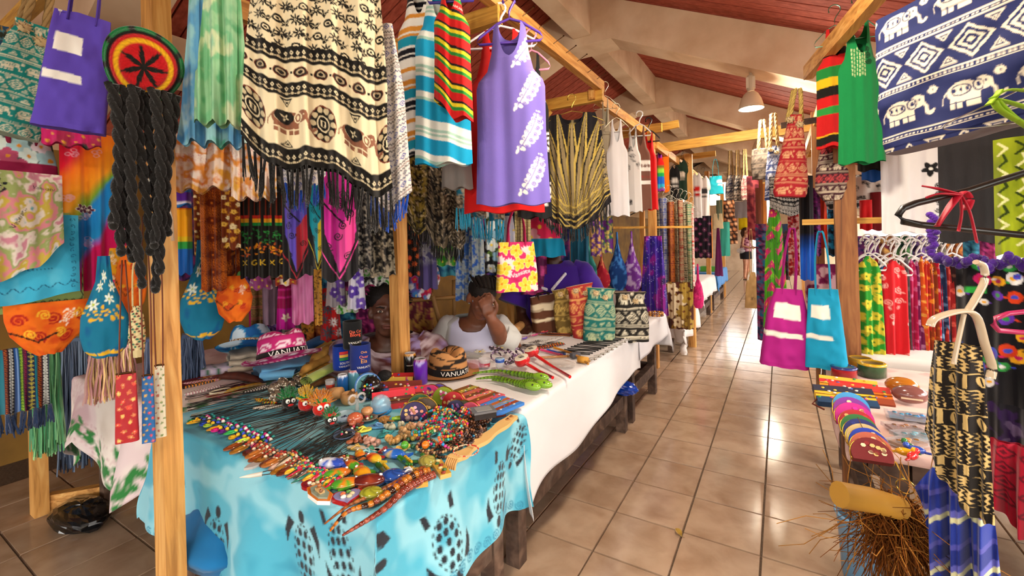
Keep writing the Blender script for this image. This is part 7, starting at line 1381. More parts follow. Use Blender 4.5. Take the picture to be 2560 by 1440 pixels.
fedora('pink fedora printed with white elephants, black band lettered VANUATU', 708, 898, TZ + .13, lambda w, h: P_bands(w, h, [(.06, K('b8246a'), K('e8c8d4'), 'o'), (.05, K('a81c5c'), K('e8c8d4'), 'f'), (.12, K('b8206a'), K('e8d0da'), 'e')]), K('1a1818'), 'VANUATU', yaw_to_eye(708) + .3, -.3, 1.4)
fedora('blue floral fedora behind the pink one', 625, 872, TZ + .12, lambda w, h: P_batik(w, h, [K('1a5a9a'), K('2a8ac0'), K('c8dce8')], 4, 8), K('b08c5a'), 'Vanuatu', yaw_to_eye(625) - .2, -.4, 1.3)
fedora('tan and black zebra-striped fedora lettered VANUATU', 1120, 930, TZ + .006, lambda w, h: (lambda cv: ([cv.line([(t_, .02 + .045 * k + .02 * math.sin(t_ * 14 + k * 2)) for t_ in np.linspace(0, 1, 60)], .02 if k % 2 else .012, K('1c1410')) for k in range(8)], cv)[-1])(Cv(w, h, K('b07c4a'))), K('161618'), 'VANUATU', yaw_to_eye(1120) + .45, 0, 1.25, K('a87444'))
# ---- folded cloth, bamboo and carvings under the hats
def roll(label, a, b, r, paint, z=TZ, name='cloth_roll'):
    A, B = T(*a, z), T(*b, z); root = thing(name, label, 'cloth', (A + B) / 2); o = (A + B) / 2; d = B - A; L_ = np.linalg.norm(d); u = d / L_; n = np.array([-u[1], u[0], 0]); mb = MB(); t = np.linspace(0, 5 * math.pi, 46); rr = r * (.25 + .75 * t / t[-1]); cv = paint(40, 40)
    G = np.stack([np.stack([u * (q - .5) * L_ + n * (rr_ * math.cos(a_)) + np.array([0, 0, r + rr_ * math.sin(a_) * .75]) for rr_, a_ in zip(rr, t)]) for q in np.linspace(0, 1, 10)]); U, V = np.meshgrid(np.linspace(0, 3, 46) % 1, np.linspace(0, 1, 10)); mb.grid(G, cv.at(U, V)); mb.build('rolled_cloth', 'fabric', root); return root
def fold_stack(label, px, py, size, paint, yaw, z=TZ, layers=3):
    root = thing('folded_cloth', label, 'cloth', T(px, py, z), yaw); 
    for k in range(layers):
        cv = paint(24, 24); mb = MB(); v = np.linspace(0, 2 * math.pi, 25)[None]; xs = np.linspace(-.5, .5, 14)[:, None]; h_ = size[2] / layers; zz = k * h_ + h_ / 2
        G = np.stack(np.broadcast_arrays(xs * size[0] * (1 - .05 * k), np.sign(np.cos(v)) * np.abs(np.cos(v)) ** .4 * size[1] / 2 + .004 * np.sin(xs * 9 + k), zz + np.sin(v) * h_ * .55 + .003 * np.sin(xs * 14 + k)), -1); U, V = np.broadcast_arrays(.5 + .5 * np.cos(v) * .98, xs + .5); mb.grid(G, cv.at(U, V)); mb.build('fold', 'fabric', root)
    return root
p_sky = solid(K('6aa8d0'), .12, 4)
fold_stack('pale blue folded sarongs under the pink fedora', 712, 935, (.3, .22, .075), p_sky, yaw_to_eye(700) + .2); fold_stack('cream and olive folded cloths beneath the blue fedora', 625, 918, (.24, .2, .11), lambda w, h: P_tie(w, h, [K('c8bca0'), K('a89a8a'), K('d8ccb8')], 5), yaw_to_eye(620) + .1); fold_stack('grey pouch with green leaf stripes left of the folded cloths', 560, 930, (.22, .14, .045), lambda w, h: P_stripes(w, h, [(.12, K('a89ab0')), (.06, K('2a5a3a')), (.1, K('b8a8b8'))], .3), yaw_to_eye(560), layers=1)
roll('light blue rolled cloth at the front of the stack', (655, 955), (740, 950), .035, p_sky); roll('bright blue rolled cloth behind the pink fedora', (735, 905), (800, 868), .045, solid(K('2a7ac8'), .15), TZ + .06)
for k, (a, b, c) in enumerate((((745, 962), (830, 905), 'a8b07a'), ((765, 972), (840, 930), '8a9a4a'), ((740, 940), (815, 885), '9ab8a0'))): roll(['pale green', 'moss green', 'sea green'][k] + ' tie-dye rolled cloth in the pile by the coolers', a, b, .035, (lambda c: (lambda w, h: P_tie(w, h, [K(c), ctint(K(c), 1.3), K('c8c090')], 3)))(c), TZ + .03 * (k % 2))
def carving(label, pts, r, col, z=TZ, name='wood_carving', cat='carving', mat='paint'):
    P = np.array([T(x, y, z) for x, y in pts]); root = thing(name, label, cat, P[0]); mb = MB(); t = np.linspace(0, 1, 12); Q = np.array([np.interp(t, np.linspace(0, 1, len(P)), P[:, k] - P[0, k]) for k in range(3)]).T; rr = r * np.interp(t, [0, .15, .5, .85, 1], [.3, .85, 1, .8, .25]); Q[:, 2] += rr * .8
    C = np.array([col * (.85 + .3 * (k % 2)) for k in range(12)]); mb.tube(Q, rr, C, 10, flat=.75); mb.build('body', mat, root); mb = MB(); mb.ell(Q[2] + [0, 0, rr[2] * .8], (r * .3, r * .25, r * .15), K('3a2410'), 8, 5); mb.build('eye', mat, root); return root
carving('carved bamboo fish, topmost in the pile by the coolers', [(778, 912), (845, 868)], .035, K('a8803a'), TZ + .09); carving('carved bamboo fish, middle of the pile', [(752, 940), (838, 895)], .035, K('9a7030'), TZ + .06); carving('carved bamboo fish with an open eye at the front of the pile', [(750, 958), (838, 920)], .036, K('a87a2a'), TZ + .02); carving('brown wooden club below the bamboo fish', [(752, 978), (840, 952)], .03, K('7a4a24')); carving('dark red-brown carved boomerang at the left', [(545, 948), (600, 950), (660, 962)], .03, K('4a2014'), name='boomerang')
# left corner goods
wallet('red cloth strip by the pine post', 495, 952, (.3, .12, .006), [K('7a1a1c'), K('8a2022')], yaw_to_eye(500) + .5, name='red_cloth_strip'); wallet('second red cloth strip under the white bangle', 575, 978, (.2, .1, .005), [K('7a2430'), K('8a2a38')], yaw_to_eye(560) + .6, name='red_cloth_strip')
for k, (a, b, c, n) in enumerate((((460, 962), (545, 952), [K('b8707a'), K('d8a8a0')], 'pink'), ((460, 972), (555, 948), [K('1a1614'), K('c87a1c')], 'black and orange'), ((462, 990), (550, 968), [K('c8c0b8'), K('a87a80')], 'white and rose'), ((610, 985), (690, 965), [K('3a3028'), K('b8b0a8')], 'grey seed'), ((640, 1002), (690, 1012), [K('d8b81c'), K('c8301c'), K('2a8a3a')], 'red, yellow and green'), ((635, 1025), (705, 1018), [K('d8d0c8'), K('b8a890')], 'white shell'))):
    A, B = T(*a), T(*b); root = thing('bead_strand', f'{n} bead strand lying near the left end of the table', 'necklace', A); mb = MB(); m = 26; tt = np.linspace(0, 1, m); n2 = np.array([-(B - A)[1], (B - A)[0], 0]); n2 = n2 / np.linalg.norm(n2)
    for s in (-1, 1):
        for q in range(m): mb.ell((B - A) * tt[q] + n2 * s * .012 * math.sin(math.pi * tt[q]) + [0, 0, .006], .0068, c[q % len(c)], 7, 5)
    mb.build('beads', 'gloss', root)
lump('white_bangle', 'oval white bone bangle on the red cloth strip', 552, 982, [('ring', lambda mb: mb.tube([(.045 * math.cos(a), .03 * math.sin(a), .008) for a in np.linspace(0, 6.283, 25)[:-1]], .006, K('d8ccb0'), 7, True), None)], yaw_to_eye(552) + .2, 'bangle')
for k, (x, y) in enumerate(((685, 985), (705, 972), (725, 980), (690, 1005), (745, 965), (768, 962))):
    R3 = np.random.RandomState(k); lump('seed_rattle', 'speckled seed rattle ball in the cluster behind the dolls', x, y, [('ball', lambda mb: mb.ell((0, 0, .028), .028, K('6a5a4a'), 12, 9), None), ('seeds', lambda mb: [mb.ell(d * .027 + [0, 0, .028], .005, [K('d8ccb8'), K('2a2018')][q % 2], 6, 4) for q, d in enumerate([_n(R3.normal(size=3)) for _ in range(40)])], None)], 0, 'rattle', 'seed rattles')
for k, (a, b) in enumerate((((560, 985), (625, 968)), ((600, 975), (660, 962)))): carving(['yellow feather ornament', 'golden feather ornament'][k] + ' beside the white bangle', [a, b], .014, K(['b8902a', 'a87a2a'][k]), name='feather_ornament', cat='ornament')
# ------------------------------------------------------------------ white table
WZ = TZ + .008
GN = K('6a9a1c')
for k, (pts, l) in enumerate((([(1182, 936), (1240, 934), (1300, 946), (1338, 952)], 'upper green ridged wooden snake with a raised head'), ([(1190, 950), (1240, 950), (1290, 968), (1318, 975)], 'middle green ridged wooden snake beside the zip pouches'), ([(1230, 952), (1280, 962), (1320, 966), (1345, 970)], 'lower green ridged wooden snake nearest the table edge'))):
    snake(l, pts, .022, 18, [GN, ctint(GN, .8)], WZ + .004 * k, K('7aa82a'))
for k, (x, y, hx_, hy_) in enumerate(((1306, 918, 1382, 950), (1330, 895, 1425, 948))):
    P = T(x, y, WZ + .01); H_ = T(hx_, hy_, WZ + .01) - P; root = thing('drum_rattle', ['front red hand drum rattle with a white drum skin', 'rear red hand drum rattle with a long handle'][k], 'rattle', P); Rm = rotm(math.atan2(H_[1], H_[0]), .35)
    mb = MB(); mb.lathe([(.001, -.018), (.042, -.018), (.046, 0), (.042, .018)], K('c0181c'), 24, (0, 0, .04), Rm); mb.build('shell', 'gloss', root); mb = MB(); mb.lathe([(.041, .018), (.03, .02), (.001, .021)], K('d8d0bc'), 24, (0, 0, .04), Rm); mb.build('drum_skin', 'paint', root)
    mb = MB(); mb.line = None
    for q in range(3): a = np.linspace(0, 5, 10); mb.tube([Rm @ np.array([.012 * (q - 1) + .008 * math.cos(b), .012 * math.sin(b + q), .0225]) + [0, 0, .04] for b in a], .001, K('3a3a3a'), 4)
    mb.build('inked_scroll', 'paint', root); mb = MB(); mb.tube([np.array([0, 0, .03]) + _n(H_) * .04, H_ * .6 + [0, 0, .016], H_ + [0, 0, .012]], [.01, .008, .009], K('c0181c'), 8); mb.build('handle', 'gloss', root)
lump('souvenir_glass', 'clear souvenir tub with a red band lettered Vanuatu', 1212, 918, [('glass', lambda mb: mb.lathe([(.001, 0), (.03, 0), (.036, .05), (.034, .05), (.028, .004), (.001, .004)], K('d8d4d8'), 20), 'foil'), ('band', lambda mb: mb.lathe([(.0312, .008), (.0335, .028)], K('a82a3a'), 20), None)], 0, 'glass', None, WZ)
text_on_cyl(bpy.data.objects['souvenir_glass'], 'Vanuatu', .034, .012, .04, WHITE, yaw_to_eye(1212) - math.pi / 2)
lump('spice_jar', 'small clear jar with a blue lid beside the souvenir tub', 1250, 922, [('jar', lambda mb: mb.lathe([(.001, 0), (.024, 0), (.026, .04), (.024, .045)], K('c8ccd4'), 18), 'foil'), ('lid', lambda mb: mb.lathe([(.027, .04), (.028, .056), (.026, .06), (.001, .058)], np.array([K('1f4a9a'), K('1f4a9a'), K('8ab0d0'), K('b8d0e0')]), 18), None)], 0, 'jar', None, WZ)
pur = [K('3a1f3a'), K('8a6a90'), K('c8b8c8'), K('2a1428')]
for k, (x, y) in enumerate(((1235, 882), (1256, 886), (1278, 893), (1300, 890), (1240, 900), (1285, 905), (1265, 872), (1275, 915))): bead_ring('sparkling purple seed-bead bangle in the group behind the souvenir tub', T(x, y, WZ), .03, pur, .005, group='purple seed-bead bangles', tilt=(.6, .2 * (k % 3)), seed=80 + k, strands=2)
def frangi(label, x, y, c, z=WZ):
    lump('flower_clip', label, x, y, [('petal', (lambda a: (lambda mb: mb.ell((.022 * math.cos(a), .022 * math.sin(a), .012), (.022, .013, .004), c, 10, 6, rotm(a, 0, -.3))))(a), 'satin') for a in np.arange(5) * 1.2566] + [('centre', lambda mb: mb.ell((0, 0, .012), (.008, .008, .006), K('d8a82a'), 8, 5), 'satin')], .3, 'flower clip', None, z)
frangi('white frangipani hair clip with a yellow heart, left one', 1212, 870, K('e0dcd0')); frangi('yellow-white frangipani hair clip, right one', 1245, 874, K('d8c070')); frangi('small cream frangipani hair clip in front of the others', 1200, 884, K('d0ccb8'))
lump('green_card', 'folded green card leaning on the white table', 1276, 872, [('card', lambda mb: mb.box((0, 0, .02), (.06, .004, .05), K('1f7a5a'), rotm(0, .9)), None)], .4, 'card', None, WZ)
lay2 = [(14, (1290, 868), (1350, 850), (1330, 880), (1420, 862), [K('3a2418'), BLK], 'red and green seed necklace in the tangle behind the drum rattles', 'seed necklaces behind the rattles', (10, [K('a81c1c'), K('1f6a3a'), K('3a1c10'), K('c8801c')], .006))]
for n, A, B, C, D, cds, l, g_, bd in lay2:
    for i in range(n):
        t = i / n; cord_item(l, T(A[0] + (B[0] - A[0]) * t, A[1] + (B[1] - A[1]) * t, WZ), T(C[0] + (D[0] - C[0]) * t, C[1] + (D[1] - C[1]) * t, WZ), cds[i % 2], None, None, g_, w=.018, seed=i + 300, beads=bd)
for i in range(13):
    t = i / 12; cord_item('black braided cord bracelet in the parallel rows near the elephant bags', T(1395 + 95 * t, 882 - 38 * t, WZ), T(1475 + 85 * t, 888 - 40 * t, WZ), K('1c1a1a'), None, None, 'parallel black cord bracelets', w=.007, r=.0035, seed=400 + i, name='cord_bracelet')
for i in range(8):
    t = i / 7; cord_item(['brown and orange', 'black', 'dark red'][i % 3] + ' cord bracelet laid out behind the seed necklaces', T(1345 + 60 * t, 838 - 10 * t, WZ), T(1425 + 40 * t, 842 - 10 * t, WZ), [K('8a4a1c'), K('1a1614'), K('6a2014')][i % 3], None, None, 'cord bracelets in the back rows', w=.01, r=.003, seed=420 + i, name='cord_bracelet')
for i in range(9):
    t = i / 8; cord_item('silver chain bracelet along the aisle edge of the white table', T(1462 + 98 * t, 905 - 52 * t, WZ), T(1492 + 85 * t, 900 - 50 * t, WZ), K('9a9690'), None, None, 'silver chain bracelets', w=.008, r=.003, seed=440 + i, name='chain_bracelet', beads=(6, [K('8a8680'), K('5a4a3a'), K('c8c4bc')], .006))
for i in range(5): cord_item('pale shell necklace in front of the driftwood', T(1290 + 12 * i, 862 - 3 * i, WZ), T(1370 + 10 * i, 858 - 3 * i, WZ), K('c8c0b8'), None, None, 'pale shell necklaces', w=.02, seed=460 + i, beads=(10, [K('d8d0c8'), K('b8b0a8')], .005))
for i in range(4): cord_item(['violet', 'pink', 'red', 'mixed'][i] + ' bead necklace beside the driftwood', T(1270 + 25 * i, 858 - 9 * i, WZ), T(1320 + 26 * i, 845 - 8 * i, WZ), K('8a3a6a'), None, None, None, w=.016, seed=470 + i, beads=(12, [[K('6a4ab0'), K('c8b8d8')], [K('c83a7a'), K('e8b0c0')], [K('b81c2a'), K('d86a5a')], [K('c8b098'), K('5a3a8a')]][i], .006))
carving('pale bleached driftwood piece resting by the leaning woman', [(1240, 860), (1270, 850), (1300, 825), (1312, 812)], .045, K('b88a54'), WZ, 'driftwood', 'driftwood')
for k, (a, b, c, n) in enumerate((((1352, 878), (1405, 892), 'c83a6a', 'pink'), ((1368, 878), (1412, 890), '2a4a9a', 'blue'), ((1385, 872), (1432, 888), 'b8781c', 'ochre'), ((1348, 898), (1425, 894), '9a6a3a', 'wooden'))):
    A, B = T(*a, WZ), T(*b, WZ); mb = MB(); mb.tube([[0, 0, .009], B - A + [0, 0, .009]], .008, K(c), 8); mb.tube([(B - A) * .9 + [0, 0, .009], (B - A) * 1.0 + [0, 0, .009]], .0095, ctint(K(c), .5), 8); tag(mb.build('whistle_stick', 'gloss', None, A), f'{n} bamboo whistle stick lying by the rear drum rattle', 'whistle')
lump('toy_hammer', 'small grey-headed wooden hammer on the white table', 1438, 895, [('head', lambda mb: mb.box((0, 0, .018), (.03, .06, .03), K('4a4a50')), 'paint'), ('handle', lambda mb: mb.tube([(0, 0, .018), (-.14, .0, .012)], .008, K('9a6a3a'), 8), 'paint')], 2.6, 'hammer', None, WZ); lump('toy_mallet', 'stubby golden wooden mallet at the table edge', 1458, 908, [('head', lambda mb: mb.lathe([(.001, -.03), (.02, -.03), (.02, .03), (.001, .03)], K('b8842f'), 12, (0, 0, .02), rotm(.3, 0, 1.57)), 'paint'), ('handle', lambda mb: mb.tube([(0, 0, .02), (.06, -.02, .012)], .007, K('a8742a'), 8), 'paint')], -.4, 'mallet', None, WZ)
def crumple(label, px, py, size, col, z, seed, name='plastic_bag', mat='foil', n=18):
    R3 = np.random.RandomState(seed); v = np.linspace(.05, 3.05, n); t = np.linspace(0, 2 * math.pi, 26, False); nz = 1 + .5 * (smooth_noise(n, 26, 5, 6, seed, 3) - .5); nz[:, -1] = nz[:, 0]
    G = np.stack([np.sin(v)[:, None] * np.cos(t) * nz * size[0], np.sin(v)[:, None] * np.sin(t) * nz * size[1], (np.cos(v)[:, None] * nz + .8) * size[2]], -1); G[:, :, 2] = np.maximum(G[:, :, 2], .002); mb = MB(); mb.grid(G, col, closeu=True, smooth=mat == 'fabric'); return tag(mb.build(name, mat, None, T(px, py, z)), label, 'plastic bag')
crumple('clear crinkled plastic bag under the drum rattles', 1400, 915, (.09, .07, .02), K('b8b0a8'), WZ, 3); crumple('clear crinkled plastic packet behind the violet can', 1075, 905, (.06, .05, .03), K('c8c0c0'), WZ, 5); crumple('clear packets of pink beads beside the souvenir tub', 1185, 918, (.07, .05, .02), K('c890a8'), WZ, 7); crumple('flat clear packets in front of the frangipani clips', 1170, 890, (.1, .05, .012), K('b8b8b0'), WZ, 9); crumple('clear packet of brown seeds left of the drum rattles', 1270, 935, (.08, .05, .014), K('a8908a'), WZ, 11)
# standing bags
tote('brown tote bag with two cream stripes standing at the back of the white table', (1322, 738, 1392, 838, 3.55, 25), K('5a3420'), ((.18, .34, .0, 1, K('d8c8a8')), (.55, .62, .0, 1, K('d8c8a8'))), hl=.02, prof=((0, .9), (1, .95)), depth=.5, tilt=-.12, hcol=K('2a1812'))
ST = ((0, .92), (.08, .8), (.2, .78), (.4, .95), (.7, 1), (1, .97))
for x0, y0, x1, y1, d, a, b, tl, n in ((1376, 722, 1442, 836, 3.45, '6a5424', 'c8a85a', -.12, 'gold-brown'), (1410, 712, 1486, 842, 3.3, '9a2a2a', 'd8a05a', -.16, 'red'), (1462, 720, 1542, 852, 3.2, '14605a', 'a8b088', .06, 'teal'), (1530, 730, 1620, 852, 3.3, '1c1814', 'd8ceb4', .0, 'black and cream')):
    drawbag(f'{n} elephant-print bag standing on the white table', (x0, y0, x1, y1, d, 12), K(a), K(b), .55, 0, ST, tilt=tl, depth=.5, name='standing_bag')
bead_ring('coil of amber bead bracelets at the far end of the white table', T(1640, 790, WZ), .06, [K('8a4a1c'), K('c8862a'), K('5a2a14')], .012, seed=90, strands=2)
# ------------------------------------------------------------------ right-hand table
RZ_ = TZ + .004
def tin(label, px, py, c1, c2, s=1.0): lump('round_tin', label, px, py, [('side', lambda mb: mb.lathe([(.001, 0), (.055, 0), (.055, .05)], c1, 22), None), ('rim', lambda mb: mb.lathe([(.055, .05), (.058, .056), (.05, .062), (.042, .06), (.04, .052), (.001, .05)], np.array([c2, c2, c2, ctint(c2, .6), K('6a5a3a'), K('5a4a2a')]), 22), None)], 0, 'tin', None, RZ_, s=s)
tin('red tin with a blue rim behind the right-hand wallets', 2110, 945, K('98141c'), K('1a2a6a')); tin('yellow tin behind the red and blue one', 2150, 922, K('c88a1c'), K('b88a1c')); tin('yellow and green tin right of the red and blue one', 2180, 938, K('1f4a2a'), K('c89a1c'), 1.1)
yb = yaw_to_eye(2160) + .1
for k, (x, y, c, n) in enumerate(((2120, 975, [K('6a2a14'), K('d88a1c'), K('c82a2a'), K('e0b03a')], 'orange and red flowered'), (2150, 995, [K('8a3a1c'), K('d86a1c'), K('b8342a')], 'rust flowered'), (2110, 1000, [K('1a3a5a'), K('d8a82a'), K('2a2a3a')], 'navy and yellow'))): wallet(f'{n} brocade wallet on the right-hand table', x, y, (.22, .1, .03), c, yb + .1 * k, .5, RZ_, 'brocade_wallet')
rp = [(2130, 1028, '3a8ac0', 'sky blue'), (2132, 1042, '7a2a8a', 'purple'), (2138, 1058, 'b01a7a', 'magenta'), (2145, 1072, 'a01c24', 'red'), (2150, 1085, '2a6a34', 'green'), (2158, 1098, '1f2a6a', 'navy'), (2166, 1112, 'c8b07a', 'cream and red'), (2174, 1124, '1a3aa8', 'royal blue'), (2180, 1136, 'b05a44', 'copper'), (2182, 1152, '6a1418', 'maroon')]
for k, (x, y, c, n) in enumerate(rp): half_purse(f'{n} round coin purse in the tilted row at the right table edge', x, y + 4, (K(c), K('d8b06a'), ctint(K(c), 1.6), K('e0c8a0')), .056 if k < 3 else .05, .75, .25, RZ_, 'tilted row of coin purses', 1.1)
lump('key_ring', 'gold key ring hanging from the maroon coin purse over the table end', 2262, 1165, [('ring', lambda mb: mb.tube([(.022 * math.cos(a), -.01, -.06 + .022 * math.sin(a)) for a in np.linspace(0, 6.283, 21)[:-1]], .002, K('c8a04a'), 6, True), 'metal'), ('chain', lambda mb: mb.tube([(-.06, .02, .02), (-.02, -.005, .005), (0, -.01, -.038)], .003, K('c8a04a'), 5), 'metal')], yaw_to_eye(2262), 'key ring', None, RZ_)
for k, (x, y, c) in enumerate(((2255, 985, 'a8641c'), (2275, 1008, '7a4a44'))): lump('polished_shell', ['orange', 'mauve-brown'][k] + ' polished cowrie shell on the right-hand table', x, y, [('shell', lambda mb: mb.ell((0, 0, .038), (.062, .042, .038), K(c), 16, 10), None), ('slit', lambda mb: mb.box((0, -.04, .03), (.07, .006, .006), K('d8c0a0')), None)], yb, 'shell', None, RZ_)
for k, (x, y, c, n) in enumerate(((2262, 1045, '3a8ab0', 'blue framed picture'), (2300, 1050, '2a7ac0', 'bright blue'), (2262, 1075, '8a5a3a', 'brown bracelet'), (2285, 1095, '5a8a9a', 'teal bracelet'), (2270, 1112, 'a86a2a', 'amber bracelet'))):
    lump('bagged_souvenir', f'{n} souvenir in a clear packet on the right-hand table', x, y, [('packet', lambda mb: mb.box((0, 0, .01), (.12, .07, .014), K('b8b8bc')), 'foil'), ('card', lambda mb: mb.box((0, 0, .006), (.1, .055, .008), K(c)), None), ('trinket', lambda mb: [mb.ell((.02 * q - .03, .006 * (-1) ** q, .014), (.01, .012, .006), ctint(K(c), .6 + .4 * (q % 3)), 7, 5) for q in range(4)], None)], yb + .2 * k, 'souvenir', None, RZ_)
for k, (x, y, c) in enumerate(((2262, 1140, 'd8a01c'), (2282, 1150, 'c82a2a'), (2275, 1128, '2a6a34'), (2290, 1135, '2a4aa8'))): lump('parrot_charm', ['yellow', 'red', 'green', 'blue'][k] + ' feathered parrot charm at the corner of the right-hand table', x, y, [('body', lambda mb: mb.ell((0, 0, .014), (.026, .013, .013), K(c), 10, 7), None), ('head', lambda mb: mb.ell((.024, 0, .024), .01, ctint(K(c), 1.3), 8, 6), None), ('tail', lambda mb: mb.ell((-.03, 0, .01), (.018, .006, .004), ctint(K(c), .7), 8, 5), None)], k, 'charm', None, RZ_)
# ------------------------------------------------------------------ floor things
R3 = np.random.RandomState(9); P = at(2240, 1330, 1.32); root = thing('coir_broom', 'coconut-fibre whisk with a pale wooden handle at the bottom right', 'broom', P); o = P; mb = MB()
hq = [at(2098, 1236, 1.28) - o, at(2180, 1250, 1.29) - o, at(2250, 1270, 1.3) - o]; mb.tube(hq, [.035, .034, .032], K('a87a2a'), 12); mb.build('handle', 'paint', root); mb = MB()
for k in range(700):
    s = np.array([R3.normal(0, .03), R3.normal(0, .03), R3.uniform(-.02, .1)]); d = np.array([R3.normal(0, .045), R3.normal(0, .04), -R3.uniform(.02, .2)]); b = R3.normal(0, .025, 3); mb.tube([s, s + d * .4 + b, s + d + b * 1.5], [.0018, .0016, .0008], K('7a4418') * R3.uniform(.4, 1.3), 3)
for k in range(120):
    s = np.array([R3.normal(0, .05), R3.normal(0, .04), R3.normal(.03, .05)]); d = R3.normal(0, .06, 3); mb.tube([s, s + d + R3.normal(0, .02, 3), s + d * 1.5], .0012, K('a06a2c') * R3.uniform(.6, 1.4), 3)
tag(mb.build('fibres', 'rope', root), kind='stuff')
mb = MB(); mb.tube([at(2200, 1300, 1.38) - o, at(2310, 1370, 1.36) - o, at(2390, 1420, 1.34) - o], .03, K('4a2a16'), 10); mb.build('shaft', 'paint', root)
lump('plastic_tub', 'pale blue plastic tub under the coir whisk', 2165, 1450, [('tub', lambda mb: mb.lathe([(.001, 0), (.08, 0), (.1, .26), (.105, .27), (.098, .26), (.085, .02), (.001, .02)], K('6a9ac0'), 24), 'plastic'), ('rim', lambda mb: mb.lathe([(.104, .27), (.11, .278), (.104, .286), (.097, .278)], K('7aa8cc'), 24), 'plastic')], 0, 'tub', None, .0)
crumple('black plastic bag tucked beside the leaf-print cloth on the floor', 205, 1300, (.22, .12, .05), K('141416'), .002, 21, mat='gloss'); crumple('clear plastic bag on the floor under the turtle cloth', 580, 1430, (.12, .1, .07), K('c8c4c0'), .35, 23) if False else None
crumple('bright blue plastic bag on the stretcher under the white table', 1555, 985, (.12, .07, .06), K('0f3a9a'), .29, 25, mat='gloss')
crumple('blue cloth bundle under the left end of the turtle table', 545, 1400, (.2, .12, .1), K('1a6aa0'), .29, 27, mat='fabric')
lump('dry_leaf', 'curled dry leaf on the tiled aisle', 1697, 1336, [('blade', lambda mb: mb.grid(np.stack([np.stack([np.array([.05 * (q - .5), w_ * .016 * math.sin(math.pi * q), .004 + .012 * abs(w_) + .004 * math.sin(6 * q)]) for q in np.linspace(0, 1, 8)]) for w_ in (-1, -.5, 0, .5, 1)]), K('a8863a')), 'fabric'), ('stalk', lambda mb: mb.tube([(.024, 0, .004), (.038, .004, .006)], .001, K('7a5a2a'), 4), 'fabric')], -.7, 'leaf', None, 0)
pf = onZ(1185, 1420, .02); hanger(pf + [0, 0, .0], .4, .4, K('d8d8d8'), 'white wire hanger lying on the floor under the turtle table', 'plastic'); bpy.data.objects[-1] if False else None
lump('plastic_cup', 'clear plastic cup standing on the floor under the white table', 1390, 1125, [('cup', lambda mb: mb.lathe([(.001, 0), (.03, 0), (.038, .09), (.036, .09), (.028, .004)], K('d0d4d8'), 18), 'foil'), ('rim', lambda mb: mb.lathe([(.037, .088), (.04, .091), (.037, .094)], K('d8dce0'), 18), 'foil')], 0, 'cup', None, 0)
# bamboo rack with ribbons behind the leaning woman
bk = thing('bamboo_rack', 'bamboo pole rack with ribbons behind the leaning woman', 'rack', at(1085, 800, 3.4)); o = np.array(bk.location)
for a, q in (((1012, 752, 3.4), (1150, 742, 3.5)), ((1012, 852, 3.3), (1142, 830, 3.5)), ((1082, 740, 3.4), (1112, 860, 3.35)), ((1135, 700, 3.55), (1138, 960, 3.55))): strap(bk, [at(*a) - o, (at(*a) + at(*q)) / 2 - o, at(*q) - o], .016, K('8a6434'), 'pole', 'paint', 1, 8)
for k, x in enumerate(range(1022, 1146, 13)): p_ = at(x, 838 if x < 1090 else 834, 3.36); drape('ribbon', ['violet', 'green', 'yellow', 'blue', 'red'][k % 5] + (' ribbon near the middle post' if k < 5 else ' ribbon near the leaning woman') + ' on the bamboo rack', 'ribbon', (x - 6, 842 - .15 * (x - 1022), x + 6, 905 + 12 * (k % 3), 3.36), solid([K('4a2a8a'), K('1f7a4a'), K('c8a01c'), K('1a4a9a'), K('b01c2a')][k % 5], .2), folds=1, amp=.006, dep=.006, group='ribbons on the bamboo rack')
for k, (x0, y0, x1, y1, c, n) in enumerate(((1020, 675, 1062, 742, '5a5aa8', 'lavender'), (1050, 690, 1078, 748, 'b01c4a', 'crimson flowered'), (1078, 668, 1100, 712, 'c8a0a8', 'pink and white'))): sling(f'{n} little bag hung above the bamboo rack', (x0, y0, x1, y1, 3.2), (lambda c: (lambda w, h: P_floral(w, h, K(c), [K('3a7ab8'), K('e0e0e8'), K('c8244a')], K('e8c83a'), 7, .25, 4)))(c), prof=((0, .5), (.3, .9), (.7, 1), (1, .6)))
# ------------------------------------------------------------------ people
def skin_mat(name, c, c2):
    return nodes_mat(name, .45, [(.3, c2), (.6, c), (.8, ctint(c, 1.15))], (1, 1, 1), 14, 3, 0, .03, .45)
class Body(MB):
    def fuse(s, name, mat, parent, voxel=.007, smooth=4):
        o = s.build(name, mat, parent); m = o.modifiers.new('fuse', 'REMESH'); m.mode = 'VOXEL'; m.voxel_size = voxel; m.use_smooth_shade = True
        q = o.modifiers.new('soft', 'SMOOTH'); q.factor = .5; q.iterations = smooth; return o
def head_shape(b, c, Rm, s=1.0):
    """adult head, face towards -y of Rm, centre at c"""
    c = np.array(c, float); E = lambda p, r: b.ell(c + Rm @ (np.array(p) * s), np.array(r) * s, WHITE, 16, 12, Rm)
    E((0, .012, .035), (.073, .092, .085)); E((0, -.02, -.03), (.062, .07, .075)); E((0, -.04, -.085), (.036, .04, .026)); E((0, -.085, -.005), (.011, .014, .028)); E((0, -.095, -.026), (.0175, .014, .011))
    for x in (-1, 1): E((x * .014, -.087, -.029), (.011, .011, .008)); E((x * .04, -.062, -.02), (.024, .02, .02)); E((x * .03, -.078, .03), (.026, .012, .009)); E((x * .074, .012, -.01), (.012, .02, .032))
    E((0, -.083, -.054), (.027, .012, .009)); E((0, -.081, -.067), (.024, .013, .01))
